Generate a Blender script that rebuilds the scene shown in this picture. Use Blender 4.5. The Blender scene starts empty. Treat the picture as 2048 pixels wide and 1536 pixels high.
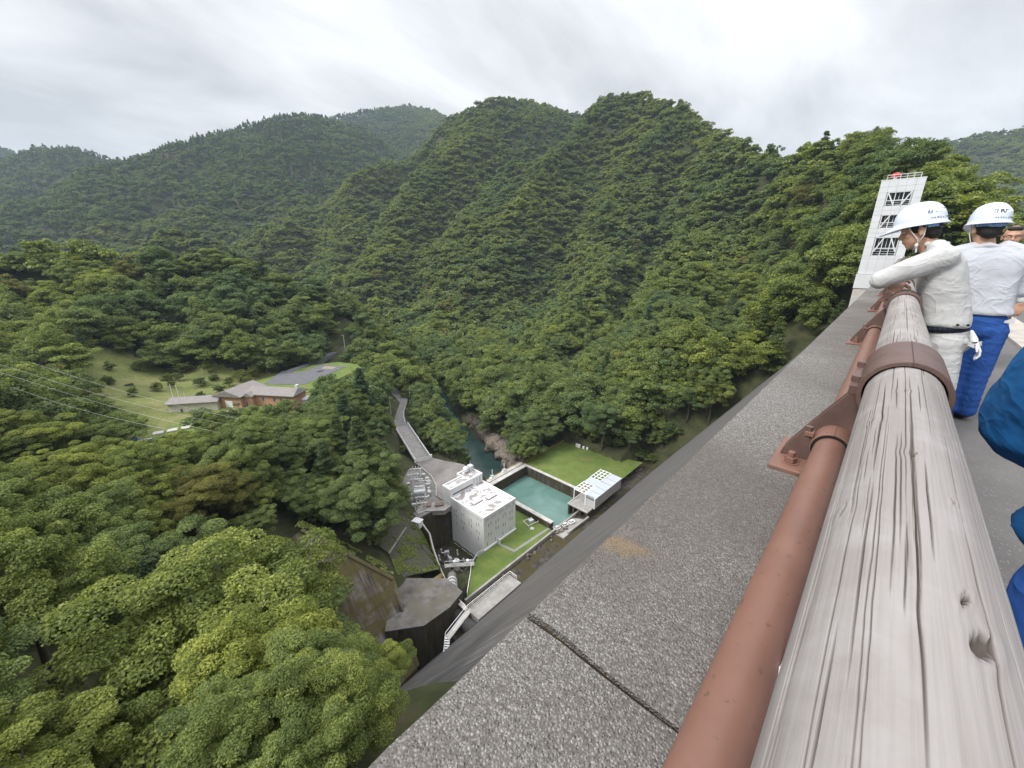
import bpy, bmesh, math, random
import numpy as np
from mathutils import Vector, Matrix, Euler

R = math.radians
random.seed(7)
scene = bpy.context.scene
col = scene.collection

# ------------------------------------------------------------------ camera
# world axes: +X along the dam crest, +Y downstream, z = 0 on the crest road
cam_d = bpy.data.cameras.new("camera")
cam = bpy.data.objects.new("camera", cam_d)
col.objects.link(cam)
scene.camera = cam
cam.location = (0.0, 0.0, 1.36)
PITCH = math.atan(260.0 / 795.0)
HEAD = R(43.15)
fwd = Vector((math.cos(HEAD) * math.cos(PITCH), math.sin(HEAD) * math.cos(PITCH), -math.sin(PITCH)))
cam.rotation_euler = fwd.to_track_quat('-Z', 'Y').to_euler()
cam_d.sensor_fit = 'HORIZONTAL'
cam_d.sensor_width = 36.0
cam_d.lens = 36.0 * 795.0 / 2048.0
cam_d.clip_start = 0.03
cam_d.clip_end = 20000.0

# ------------------------------------------------------------------ world: overcast sky
world = bpy.data.worlds.new("World")
scene.world = world
world.use_nodes = True
wn = world.node_tree.nodes
wl = world.node_tree.links
wn.clear()
SUN_EL, SUN_AZ = R(44), R(158)      # azimuth measured from +X towards +Y


def W(t, **k):
    n = wn.new(t)
    for a, b in k.items():
        setattr(n, a, b)
    return n


w_out = W('ShaderNodeOutputWorld')
w_bg = W('ShaderNodeBackground')
w_sky = W('ShaderNodeTexSky', sky_type='NISHITA', sun_disc=False, sun_elevation=SUN_EL,
          sun_rotation=math.pi / 2 - SUN_AZ, altitude=400.0, air_density=1.0, dust_density=2.0)
w_mul = W('ShaderNodeVectorMath', operation='SCALE')
w_mul.inputs['Scale'].default_value = 0.10
wl.new(w_sky.outputs[0], w_mul.inputs[0])
w_tc = W('ShaderNodeTexCoord')
w_sep = W('ShaderNodeSeparateXYZ')
wl.new(w_tc.outputs['Generated'], w_sep.inputs[0])
# cloud deck: look up noise on a flat layer overhead, so streaks flatten towards the horizon
w_zc = W('ShaderNodeMath', operation='MAXIMUM')
wl.new(w_sep.outputs['Z'], w_zc.inputs[0])
w_zc.inputs[1].default_value = 0.0
w_zo = W('ShaderNodeMath', operation='ADD')
wl.new(w_zc.outputs[0], w_zo.inputs[0])
w_zo.inputs[1].default_value = 0.22
w_px = W('ShaderNodeMath', operation='DIVIDE')
wl.new(w_sep.outputs['X'], w_px.inputs[0])
wl.new(w_zo.outputs[0], w_px.inputs[1])
w_py = W('ShaderNodeMath', operation='DIVIDE')
wl.new(w_sep.outputs['Y'], w_py.inputs[0])
wl.new(w_zo.outputs[0], w_py.inputs[1])
w_cmb = W('ShaderNodeCombineXYZ')
wl.new(w_px.outputs[0], w_cmb.inputs[0])
wl.new(w_py.outputs[0], w_cmb.inputs[1])
w_map = W('ShaderNodeMapping')
w_map.inputs['Rotation'].default_value = (0, 0, R(-38))
w_map.inputs['Scale'].default_value = (0.65, 1.5, 1.0)
wl.new(w_cmb.outputs[0], w_map.inputs[0])
w_n1 = W('ShaderNodeTexNoise')
w_n1.inputs['Scale'].default_value = 1.25
w_n1.inputs['Detail'].default_value = 7.0
w_n1.inputs['Roughness'].default_value = 0.56
w_n1.inputs['Distortion'].default_value = 0.35
wl.new(w_map.outputs[0], w_n1.inputs['Vector'])
w_ramp = W('ShaderNodeValToRGB')
w_ramp.color_ramp.elements[0].position = 0.36
w_ramp.color_ramp.elements[0].color = (0.40, 0.406, 0.422, 1)
w_ramp.color_ramp.elements[1].position = 0.64
w_ramp.color_ramp.elements[1].color = (0.645, 0.647, 0.658, 1)
e = w_ramp.color_ramp.elements.new(0.5)
e.color = (0.52, 0.525, 0.541, 1)
wl.new(w_n1.outputs[0], w_ramp.inputs[0])
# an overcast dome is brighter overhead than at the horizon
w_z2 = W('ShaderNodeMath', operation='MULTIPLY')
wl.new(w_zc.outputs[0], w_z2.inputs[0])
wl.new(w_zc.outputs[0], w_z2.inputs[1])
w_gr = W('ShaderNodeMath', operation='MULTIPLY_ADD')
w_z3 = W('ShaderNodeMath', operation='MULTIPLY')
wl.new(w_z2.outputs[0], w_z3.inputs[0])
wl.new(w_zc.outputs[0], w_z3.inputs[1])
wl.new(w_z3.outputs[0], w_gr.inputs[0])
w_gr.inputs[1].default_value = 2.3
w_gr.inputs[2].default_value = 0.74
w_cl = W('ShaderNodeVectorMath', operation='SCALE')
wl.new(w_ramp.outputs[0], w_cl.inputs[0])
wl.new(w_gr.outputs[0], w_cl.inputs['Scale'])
w_mix = W('ShaderNodeMix', data_type='RGBA')
w_mix.inputs['Factor'].default_value = 0.96
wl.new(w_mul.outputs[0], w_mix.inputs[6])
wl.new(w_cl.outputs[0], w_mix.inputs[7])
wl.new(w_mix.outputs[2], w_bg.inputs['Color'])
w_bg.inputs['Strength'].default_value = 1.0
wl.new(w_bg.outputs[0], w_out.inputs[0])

# ------------------------------------------------------------------ sun behind the cloud
sun_d = bpy.data.lights.new("sun", 'SUN')
sun = bpy.data.objects.new("sun", sun_d)
col.objects.link(sun)
sun_d.energy = 1.5
sun_d.angle = R(14)
sun_d.color = (1.0, 0.965, 0.91)
sdir = Vector((math.cos(SUN_AZ) * math.cos(SUN_EL), math.sin(SUN_AZ) * math.cos(SUN_EL), math.sin(SUN_EL)))
sun.rotation_euler = sdir.to_track_quat('Z', 'Y').to_euler()
sun.location = (0, 0, 60)

vs = scene.view_settings
vs.view_transform = 'Standard'
vs.look = 'None'
vs.exposure = 1.03
vs.gamma = 1.0
vs.use_curve_mapping = False
cy = scene.cycles
cy.use_denoising = True
cy.denoising_prefilter = 'NONE'      # keeps the fine leaf texture
cy.denoiser = 'OPENIMAGEDENOISE'
cy.denoising_input_passes = 'RGB_ALBEDO_NORMAL'
cy.max_bounces = 4
cy.diffuse_bounces = 3
cy.glossy_bounces = 3
cy.transmission_bounces = 4
cy.transparent_max_bounces = 6
cy.volume_bounces = 1
cy.use_adaptive_sampling = True
cy.adaptive_threshold = 0.008
cy.sample_clamp_indirect = 6.0


# ------------------------------------------------------------------ helpers: objects
def tag(o, label=None, cat=None, group=None, kind=None):
    if label:
        o['label'] = label
    if cat:
        o['category'] = cat
    if group:
        o['group'] = group
    if kind:
        o['kind'] = kind
    return o


def empty(name, loc=(0, 0, 0), rz=0.0, label=None, cat=None, group=None):
    o = bpy.data.objects.new(name, None)
    col.objects.link(o)
    o.location = loc
    o.rotation_euler = (0, 0, rz)
    o.empty_display_size = 0.2
    return tag(o, label, cat, group)


def link(name, me, parent=None, loc=None):
    o = bpy.data.objects.new(name, me)
    col.objects.link(o)
    if parent is not None:
        o.parent = parent
    if loc is not None:
        o.location = loc
    return o


class MB:
    """collects boxes, prisms, tubes and quads into one mesh (world or parent-local coordinates)"""

    def __init__(self):
        self.v = []
        self.f = []
        self.mi = []
        self.m = 0

    def _add(self, vs_, fs):
        b = len(self.v)
        self.v += [tuple(p) for p in vs_]
        self.f += [tuple(b + i for i in f) for f in fs]
        self.mi += [self.m] * len(fs)
        return self

    def box(self, x0, y0, z0, x1, y1, z1):
        p = [(x0, y0, z0), (x1, y0, z0), (x1, y1, z0), (x0, y1, z0), (x0, y0, z1), (x1, y0, z1), (x1, y1, z1), (x0, y1, z1)]
        return self._add(p, [(0, 3, 2, 1), (4, 5, 6, 7), (0, 1, 5, 4), (1, 2, 6, 5), (2, 3, 7, 6), (3, 0, 4, 7)])

    def cbox(self, c, s, rot=None):
        sx, sy, sz = s[0] / 2, s[1] / 2, s[2] / 2
        p = [Vector((a, b, d)) for d in (-sz, sz) for a, b in ((-sx, -sy), (sx, -sy), (sx, sy), (-sx, sy))]
        if rot is not None:
            p = [rot @ q for q in p]
        c = Vector(c)
        return self._add([q + c for q in p], [(0, 3, 2, 1), (4, 5, 6, 7), (0, 1, 5, 4), (1, 2, 6, 5), (2, 3, 7, 6), (3, 0, 4, 7)])

    def bar(self, a, b, w, h=None, upv=(0, 0, 1)):
        a, b = Vector(a), Vector(b)
        h = w if h is None else h
        d = (b - a)
        L = d.length
        d.normalize()
        u = Vector(upv)
        s = d.cross(u)
        if s.length < 1e-4:
            s = d.cross(Vector((1, 0, 0)))
        s.normalize()
        u = s.cross(d)
        p = []
        for q in (a, b):
            for i, j in ((-1, -1), (1, -1), (1, 1), (-1, 1)):
                p.append(q + s * (i * w / 2) + u * (j * h / 2))
        return self._add(p, [(0, 1, 2, 3), (7, 6, 5, 4), (0, 4, 5, 1), (1, 5, 6, 2), (2, 6, 7, 3), (3, 7, 4, 0)])

    def prism(self, poly, z0, z1):
        n = len(poly)
        ar = sum(poly[i][0] * poly[(i + 1) % n][1] - poly[(i + 1) % n][0] * poly[i][1] for i in range(n))
        if ar < 0:
            poly = poly[::-1]
        zt = z1 if hasattr(z1, '__len__') else [z1] * n
        zb = z0 if hasattr(z0, '__len__') else [z0] * n
        if ar < 0:
            zt, zb = list(zt)[::-1], list(zb)[::-1]
        p = [(x, y, zb[i]) for i, (x, y) in enumerate(poly)] + [(x, y, zt[i]) for i, (x, y) in enumerate(poly)]
        fs = [tuple(range(n))[::-1], tuple(range(n, 2 * n))]
        fs += [(i, (i + 1) % n, n + (i + 1) % n, n + i) for i in range(n)]
        return self._add(p, fs)

    def tube(self, pts, r, n=10, caps=True):
        pts = [Vector(p) for p in pts]
        rs = r if hasattr(r, '__len__') else [r] * len(pts)
        b = []
        ref = None
        for i, p in enumerate(pts):
            d = (pts[min(i + 1, len(pts) - 1)] - pts[max(i - 1, 0)]).normalized()
            if ref is None:
                ref = Vector((0, 0, 1)) if abs(d.z) < 0.9 else Vector((1, 0, 0))
            s = d.cross(ref).normalized()
            u = s.cross(d).normalized()
            ref = u
            b.append([p + s * (math.cos(2 * math.pi * k / n) * rs[i]) + u * (math.sin(2 * math.pi * k / n) * rs[i]) for k in range(n)])
        vs_ = [q for ring in b for q in ring]
        fs = []
        for i in range(len(pts) - 1):
            for k in range(n):
                a, c = i * n + k, i * n + (k + 1) % n
                fs.append((a, a + n, c + n, c))
        if caps:
            fs.append(tuple(range(n)))
            fs.append(tuple(range((len(pts) - 1) * n, len(pts) * n))[::-1])
        return self._add(vs_, fs)

    def quad(self, *p):
        return self._add(p, [tuple(range(len(p)))])

    def build(self, name, mats, parent=None, smooth=False, bevel=0.0, seg=1):
        me = bpy.data.meshes.new(name)
        me.from_pydata(self.v, [], self.f)
        me.update()
        for m in (mats if isinstance(mats, (list, tuple)) else [mats]):
            me.materials.append(m)
        if isinstance(mats, (list, tuple)):
            me.polygons.foreach_set('material_index', self.mi)
        o = link(name, me, parent)
        if smooth:
            me.polygons.foreach_set('use_smooth', [True] * len(me.polygons))
            if smooth != 'all':
                me.set_sharp_from_angle(angle=R(40))
        if bevel:
            md = o.modifiers.new('bevel', 'BEVEL')
            md.width = bevel
            md.segments = seg
            md.limit_method = 'ANGLE'
            md.angle_limit = R(30)
        return o


def np_mesh(name, V, F, mat, smooth=False, attr=None):
    """fast mesh from numpy arrays; F is (n,k) with constant k"""
    me = bpy.data.meshes.new(name)
    n, k = F.shape
    me.vertices.add(len(V))
    me.vertices.foreach_set('co', V.astype(np.float32).ravel())
    me.loops.add(n * k)
    me.loops.foreach_set('vertex_index', F.astype(np.int32).ravel())
    me.polygons.add(n)
    me.polygons.foreach_set('loop_start', np.arange(0, n * k, k, dtype=np.int32))
    if attr is not None:
        for an, (dom, arr) in attr.items():
            a = me.attributes.new(an, 'FLOAT', dom)
            a.data.foreach_set('value', arr.astype(np.float32))
    me.update(calc_edges=True)
    if smooth:
        me.polygons.foreach_set('use_smooth', np.ones(n, dtype=bool))
    for m in (mat if isinstance(mat, (list, tuple)) else [mat]):
        me.materials.append(m)
    return me


# ------------------------------------------------------------------ helpers: materials
class NT:
    def __init__(self, name):
        self.m = bpy.data.materials.new(name)
        self.m.use_nodes = True
        self.t = self.m.node_tree
        self.b = self.t.nodes['Principled BSDF']
        self.out = self.t.nodes['Material Output']
        self.b.inputs['Specular IOR Level'].default_value = 0.35

    def n(self, t, **k):
        nd = self.t.nodes.new(t)
        for a, b in k.items():
            setattr(nd, a, b)
        return nd

    def l(self, a, b):
        self.t.links.new(a, b)

    def coord(self, kind='Object', scale=(1, 1, 1), rot=(0, 0, 0)):
        if kind == 'Position':
            src = self.n('ShaderNodeNewGeometry').outputs['Position']
        else:
            src = self.n('ShaderNodeTexCoord').outputs[kind]
        mp = self.n('ShaderNodeMapping')
        mp.inputs['Scale'].default_value = scale
        mp.inputs['Rotation'].default_value = rot
        self.l(src, mp.inputs[0])
        return mp.outputs[0]

    def noise(self, vec, scale, detail=4.0, rough=0.55, dist=0.0):
        nd = self.n('ShaderNodeTexNoise')
        nd.inputs['Scale'].default_value = scale
        nd.inputs['Detail'].default_value = detail
        nd.inputs['Roughness'].default_value = rough
        nd.inputs['Distortion'].default_value = dist
        self.l(vec, nd.inputs['Vector'])
        return nd.outputs[0]

    def voro(self, vec, scale, feature='F1', rand=1.0):
        nd = self.n('ShaderNodeTexVoronoi', feature=feature)
        nd.inputs['Scale'].default_value = scale
        nd.inputs['Randomness'].default_value = rand
        self.l(vec, nd.inputs['Vector'])
        return nd

    def ramp(self, fac, *stops, interp='LINEAR'):
        nd = self.n('ShaderNodeValToRGB')
        cr = nd.color_ramp
        cr.interpolation = interp
        while len(cr.elements) < len(stops):
            cr.elements.new(0.5)
        for e_, (p, c) in zip(cr.elements, stops):
            e_.position = p
            e_.color = (c, c, c, 1) if not hasattr(c, '__len__') else (*c, 1)
        self.l(fac, nd.inputs[0])
        return nd.outputs[0]

    def mix(self, fac, a, b, mode='MIX'):
        nd = self.n('ShaderNodeMix', data_type='RGBA', blend_type=mode)
        for i, s in ((0, fac), (6, a), (7, b)):
            if hasattr(s, 'is_linked'):
                self.l(s, nd.inputs[i])
            elif hasattr(s, '__len__'):
                nd.inputs[i].default_value = (*s, 1)
            else:
                nd.inputs[i].default_value = s if i == 0 else (s, s, s, 1)
        return nd.outputs[2]

    def math(self, op, a, b=0.0, c=0.0):
        nd = self.n('ShaderNodeMath', operation=op)
        for i, s in enumerate((a, b, c)):
            if hasattr(s, 'is_linked'):
                self.l(s, nd.inputs[i])
            else:
                nd.inputs[i].default_value = s
        return nd.outputs[0]

    def bump(self, h, strength=0.3, dist=0.01, prev=None):
        nd = self.n('ShaderNodeBump')
        nd.inputs['Strength'].default_value = strength
        nd.inputs['Distance'].default_value = dist
        self.l(h, nd.inputs['Height'])
        if prev is not None:
            self.l(prev, nd.inputs['Normal'])
        self.l(nd.outputs[0], self.b.inputs['Normal'])
        return nd.outputs[0]

    def col(self, c):
        if hasattr(c, 'is_linked'):
            self.l(c, self.b.inputs['Base Color'])
        else:
            self.b.inputs['Base Color'].default_value = (*c, 1)
        return self

    def rough(self, r):
        if hasattr(r, 'is_linked'):
            self.l(r, self.b.inputs['Roughness'])
        else:
            self.b.inputs['Roughness'].default_value = r
        return self


def plain(name, c, rough=0.6, var=0.12, scale=3.0, metal=0.0, bump=0.0, bscale=40.0, coord='Object'):
    """a paint or stone with soft mottling, so that it is never one flat tone"""
    t = NT(name)
    v = t.coord(coord)
    f = t.noise(v, scale, 6.0, 0.6)
    d = tuple(max(0.0, x * (1 - var)) for x in c)
    u = tuple(min(1.0, x * (1 + var)) for x in c)
    t.col(t.ramp(f, (0.3, d), (0.7, u))).rough(rough)
    t.b.inputs['Metallic'].default_value = metal
    if bump:
        t.bump(t.noise(v, bscale, 4.0), bump, 0.01)
    return t.m


def smoothstep(e0, e1, x):
    t = np.clip((x - e0) / (e1 - e0), 0, 1)
    return t * t * (3 - 2 * t)


# cheap value noise on numpy arrays
_rng = np.random.RandomState(3)
_TAB = _rng.rand(256, 256)


def vnoise(x, y):
    xi, yi = np.floor(x).astype(int), np.floor(y).astype(int)
    fx, fy = x - xi, y - yi
    fx, fy = fx * fx * (3 - 2 * fx), fy * fy * (3 - 2 * fy)
    g = lambda a, b: _TAB[a & 255, b & 255]
    return ((g(xi, yi) * (1 - fx) + g(xi + 1, yi) * fx) * (1 - fy) + (g(xi, yi + 1) * (1 - fx) + g(xi + 1, yi + 1) * fx) * fy)


def fbm(x, y, o=4):
    s, a = 0, 0.5
    for i in range(o):
        s = s + a * (vnoise(x * 2 ** i + 17 * i, y * 2 ** i + 31 * i) - 0.5)
        a *= 0.5
    return s

# ================================================================== terrain
RIDGES = {
'main':[(750,401,257),(729,331,229),(672,258,164),(588,196,119),(486,118,86),(413,76,71),(338,41,56),(269,18,37),(235,8,26),(205,-2,14),(180,-11,0),(164,-19,-8),(146,-34,-14)],
'mainL':[(750,401,257),(750,461,264),(758,503,260),(783,555,254)],
'spurA':[(741,455,257),(635,470,181),(527,445,96),(424,411,18),(333,373,-37),(261,342,-63),(211,316,-70)],
'spurB':[(720,326,221),(575,280,109),(457,247,31),(338,214,-30),(250,183,-63),(183,156,-82),(150,138,-88)],
'spurC':[(588,195,117),(456,149,45),(359,124,-3),(282,102,-36),(223,89,-59),(179,78,-75)],
'spurD':[(338,41,47),(287,39,16),(242,37,-7),(207,35,-26)],
'sum2':[(805,821,351),(736,845,321),(679,852,292),(594,854,246),(498,844,200),(415,821,144),(343,800,106),(264,776,80),(196,755,52),(156,744,50),(81,725,40),(41,699,22),(12,660,-8),(-10,610,-31)],
'sum2R':[(805,821,351),(926,839,386),(1174,933,443),(1381,991,458)],
'spurE':[(736,845,321),(570,772,172),(446,688,70),(343,610,-1),(261,540,-54)],
'spurF':[(415,821,144),(293,701,38),(210,605,-27)],
'con':[(-222,1483,21),(-89,1597,72),(23,1650,135),(197,1689,243),(273,1678,290),(369,1680,344),(488,1681,401),(612,1671,444),(747,1660,471),(851,1643,458),(936,1653,442),(1032,1595,399)],
'conS':[(747,1660,471),(678,1338,262),(626,1140,139)],
'conS2':[(488,1681,401),(364,1404,226),(251,1173,110)],
'far1':[(1123,2455,639),(1223,2407,712),(1340,2344,743),(1481,2257,780),(1566,2138,776),(1621,2032,726),(1747,1926,663)],
'far2':[(-238,2288,258),(-88,2298,265),(-33,2300,310),(33,2300,343),(111,2297,362),(172,2294,348),(252,2286,333),(347,2274,359),(504,2244,336)],
'far3':[(-336,3584,543),(-112,3598,521),(-24,3600,458)],
'far4':[(2188,229,327),(2200,3,367),(2198,-90,378),(2191,-194,381),(2174,-336,376),(2143,-498,333),(2000,-1200,330)],
'nearL':[(-99,388,-5),(-59,375,-8),(-26,369,-9),(-7,360,-9),(12,350,-16),(33,338,-16),(61,324,-17),(79,310,-24),(91,296,-31),(110,279,-35),(116,266,-43),(119,259,-52)],
'nearL2':[(12,350,-16),(-1,290,-38),(-11,240,-47)],
'nearL3':[(74,311,-23),(49,265,-41)],
'behindL':[(-99,388,-5),(-87,234,-17),(-66,135,-12),(-55,60,-6),(-50,0,0),(-60,-200,20)],
'rightBack':[(164,-19,-8),(190,-150,20),(260,-400,60)],
}
SLOPE = {'main': .9, 'mainL': .9, 'spurA': .95, 'spurB': .9, 'spurC': .9, 'spurD': .85, 'sum2': .85, 'sum2R': .6,
         'spurE': .95, 'spurF': .95, 'con': .55, 'conS': .8, 'conS2': .8, 'far1': .5, 'far2': .5, 'far3': .5, 'far4': .5,
         'nearL': .62, 'nearL2': .6, 'nearL3': .6, 'behindL': .55, 'rightBack': .6}


GULLY = [  # side valleys cut into the mountain faces
    [(810, 586), (681, 589), (542, 588), (436, 573), (339, 495), (250, 410), (198, 347)],
    [(644, 404), (484, 354), (357, 306), (259, 264), (186, 222)],
    [(584, 262), (432, 209), (308, 166), (227, 137), (175, 116)],
    [(430, 114), (358, 95), (260, 73), (201, 61)],
    [(569, 823), (425, 736), (337, 659), (274, 578)],
    [(344, 810), (271, 732), (208, 658)],
    [(197, 765), (155, 703), (122, 649)],
    [(330, 57), (305, 54), (235, 49), (190, 44)]]


def ridge_height(x, y):
    # bend the ground plan a little so that spurs are not ruler-straight
    wx = x + 30 * fbm(x / 130.0, y / 130.0, 3) + 60 * fbm(x / 420 + 5, y / 420 + 9, 2)
    wy = y + 30 * fbm(x / 130.0 + 40, y / 130.0 + 11, 3) + 60 * fbm(x / 420 + 25, y / 420 + 3, 2)
    amp = smoothstep(150, 500, np.hypot(x, y))
    wx = x + (wx - x) * amp
    wy = y + (wy - y) * amp
    h = np.full(x.shape, -84.0)
    dr = np.full(x.shape, 1e9)
    for k, pts in RIDGES.items():
        s = SLOPE[k]
        for (ax, ay, az), (bx, by, bz) in zip(pts[:-1], pts[1:]):
            dx, dy = bx - ax, by - ay
            L2 = dx * dx + dy * dy
            t = np.clip(((wx - ax) * dx + (wy - ay) * dy) / L2, 0, 1)
            d = np.hypot(wx - (ax + t * dx), wy - (ay + t * dy))
            hh = az + t * (bz - az) - s * d + 2.5 * np.exp(-(d / 14.0) ** 2) - 2.5
            dr = np.minimum(dr, d)
            # rounded maximum
            k_ = 4.0
            m = np.maximum(h, hh)
            h = m + k_ * np.log1p(np.exp(-np.abs(h - hh) / k_)) * 0.7
    for g in GULLY:
        dg = np.full(x.shape, 1e9)
        for (ax, ay), (bx, by) in zip(g[:-1], g[1:]):
            dx, dy = bx - ax, by - ay
            t = np.clip(((x - ax) * dx + (y - ay) * dy) / (dx * dx + dy * dy), 0, 1)
            dg = np.minimum(dg, np.hypot(x - ax - t * dx, y - ay - t * dy))
        dg = dg + 16 * fbm(x / 40.0 + 4, y / 40.0 + 6, 3)
        wd = 0.078 * np.hypot(x, y) + 12
        h = h - 0.92 * wd * np.clip(1 - dg / wd, 0, 1) ** 1.1 * smoothstep(-80, -30, h)
    rel = np.clip((h + 80) / 120.0, 0, 1)
    rd = 1 - 2 * np.abs(vnoise(x / 105.0 + 6.3 + 0.6 * fbm(x / 60.0, y / 60.0, 2), y / 105.0 + 1.7 + 0.6 * fbm(x / 60.0 + 8, y / 60.0, 2)) - 0.5)
    crest = 1 - 0.75 * np.exp(-(dr / 55.0) ** 2)
    h = h + rel * crest * (50 * (rd - 0.6) + 26 * fbm(x / 95.0 + 3, y / 95.0 + 7, 4) + 10 * fbm(x / 30.0, y / 30.0, 3))
    return h


# ground points of the near left bank and of the works at the foot of the dam
LOCAL = [(-7,39,-36),(-1,29,-36.5),(8,39,-48),(4,28,-36.5),(9,31,-41.5),(15,41,-55),(20,49,-67),(2,14.5,-19),(6,20.5,-28),(9,26,-36),(-4,14,-17),(-2,56,-45),(-11,86,-48),(7,90,-54),(24,97,-60),(26,92,-61),(46,97,-66),
(34,115,-58),(17,119,-56),(-5,126,-54),(-27,215,-55),(5,157,-60),(69,136,-62),(-19,118,-50),(-7,25,-29),(11,37,-48),(40,103,-63),
(-30,25,-18),(-30,60,-26),(-35,100,-34),(-40,160,-38),(-25,20,-16),(-45,0,-2),(-15,5,-9),(8,5,-9),(40,10,-50),(70,20,-80),
(58,90,-72),(56,100,-72),(60,110,-72),(70,116,-72),(82,95,-73),(82,105,-74),(88,112,-80),(64,121,-69),
(55,76,-80),(50,66,-81),(62,60,-82),(80,60,-82),(86,72,-82),(105,60,-80),(120,60,-79),(128,75,-79),(130,90,-79),(110,91,-79),
(98,100,-88),(103,110,-89),(108,122,-89),(113,138,-89),(121,157,-88),(130,175,-87),(142,200,-86),(155,240,-84),
(117,104,-84),(122,118,-82),(128,133,-82),(138,155,-80),(134,100,-78),(150,120,-70),(145,90,-70),(150,70,-68),(150,45,-62),(165,30,-45),(185,15,-20),(200,3,0),
(93,125,-80),(99,140,-78),(106,156,-78),(114,172,-76),(88,120,-78),
(80,142,-71),(86,150,-70.8),(92,160,-70.6),(99,170,-70.3),(104,180,-70),(76,130,-76),(70,128,-70),(72,150,-67),(84,170,-65),(108,190,-68),
(30,180,-58.5),(45,175,-58.5),(25,200,-58),(45,200,-58),(60,185,-58.5),(70,200,-58.5),(85,205,-58.5),(55,215,-58),(75,222,-58),(90,222,-58),(20,215,-57),
(10,190,-58.5),(12,178,-59.5),(5,200,-57),(12,215,-55),(0,230,-52),(25,240,-51),(45,238,-53),(70,240,-54),(97,240,-58),(112,256,-57),(120,230,-63),(125,205,-68),(118,198,-66),
(22,89,-60.5),(36,72.5,-72.5),(30,58,-81),(16,75,-66),(10,60,-64),(23,56,-78),(44,80,-71),(48,86,-72),(40,86,-68),(44,90,-68),(46,72,-78),(38,62,-79),
(60,150,-62),(40,140,-61),(20,140,-60),(55,125,-61)]


def tps_fit(P):
    P = np.array(P, float)
    n = len(P)
    d = np.hypot(P[:, None, 0] - P[None, :, 0], P[:, None, 1] - P[None, :, 1])
    K = np.where(d > 0, d * d * np.log(d + 1e-9), 0) + np.eye(n) * 25.0
    A = np.zeros((n + 3, n + 3))
    A[:n, :n] = K
    A[:n, n] = 1
    A[:n, n + 1:] = P[:, :2]
    A[n:, :n] = A[:n, n:].T
    b = np.zeros(n + 3)
    b[:n] = P[:, 2]
    return P, np.linalg.solve(A, b)


_LP, _LW = tps_fit(LOCAL)


def local_height(x, y):
    out = np.full(x.shape, _LW[-3]) + _LW[-2] * x + _LW[-1] * y
    for (px, py, _), w in zip(_LP, _LW):
        d2 = (x - px) ** 2 + (y - py) ** 2
        out += w * 0.5 * d2 * np.log(d2 + 1e-9)
    return out


PADS = [  # flat ground: x0, x1, y0, y1, z
    (57.5, 82, 89, 117, -71.9), (48, 88, 58, 80, -80.3), (62, 78, 69, 91, -84), (86, 108, 57, 93, -86), (106, 133.5, 57, 92.5, -78.6),
    (44, 62, 70, 88, -86.0), (20, 60, 40, 61, -83), (60, 140, 30, 58.2, -82)]


def ground_height(x, y):
    r = np.hypot(x, y)
    rid = ridge_height(x, y)
    w = smoothstep(190, 290, r)
    w = np.maximum(w, smoothstep(142, 172, x + 0.0 * y))
    near = r < 320
    loc = np.zeros(x.shape)
    loc[near] = local_height(x[near], y[near]) + 1.2 * fbm(x[near] / 9.0, y[near] / 9.0, 3)
    h = np.where(near, loc * (1 - w) + rid * w, rid)
    # river gorge downstream of the works
    rp = [(95, 96), (103, 110), (108, 122), (113, 138), (121, 157), (130, 175), (142, 200), (157, 245), (185, 300), (215, 350), (235, 410), (215, 480), (190, 560), (120, 640), (0, 720), (-200, 800)]
    dm = np.full(x.shape, 1e9)
    for (ax, ay), (bx, by) in zip(rp[:-1], rp[1:]):
        dx, dy = bx - ax, by - ay
        t = np.clip(((x - ax) * dx + (y - ay) * dy) / (dx * dx + dy * dy), 0, 1)
        dm = np.minimum(dm, np.hypot(x - ax - t * dx, y - ay - t * dy))
    g = -90 + np.maximum(0, dm - 4.5) * 1.35
    h = np.minimum(h, np.maximum(g, -90))
    for x0, x1, y0, y1, z in PADS:
        d = np.maximum(np.maximum(x0 - x, x - x1), np.maximum(y0 - y, y - y1))
        wgt = 1 - smoothstep(-0.4, 0.9, d)
        h = h * (1 - wgt) + z * wgt
    # the ground ends below the body of the dam (only where the dam face stands free of the banks)
    face = 0.723 - 6.0 - (y - 0.43) / 0.72
    inside = (y > 0.4) & (y < 64)
    wf = np.maximum(smoothstep(7, 14, x), smoothstep(-4, 2, x) * (1 - smoothstep(9, 15, y))) * (1 - smoothstep(138, 152, x))
    h = np.where(inside, h * (1 - wf) + np.minimum(h, face - 1.5) * wf, h)
    h = np.where((y <= 0.4) & (y > -60) & (x > -60) & (x < 165), np.minimum(h, -20.0), h)
    return h


# one sheet from below the camera to the horizon, finer where it is near
_az = np.radians(np.linspace(-75, 168, 560))
_rr = np.concatenate([np.linspace(1.0, 18, 10)[:-1], 18 * (7200 / 18.0) ** np.linspace(0, 1, 410)])
AZ, RR = np.meshgrid(_az, _rr)
GX, GY = RR * np.cos(AZ), RR * np.sin(AZ)
GZ = ground_height(GX, GY)
_n, _m = GX.shape
_idx = np.arange(_n * _m).reshape(_n, _m)
_F = np.stack([_idx[:-1, :-1], _idx[1:, :-1], _idx[1:, 1:], _idx[:-1, 1:]], -1).reshape(-1, 4)

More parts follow.
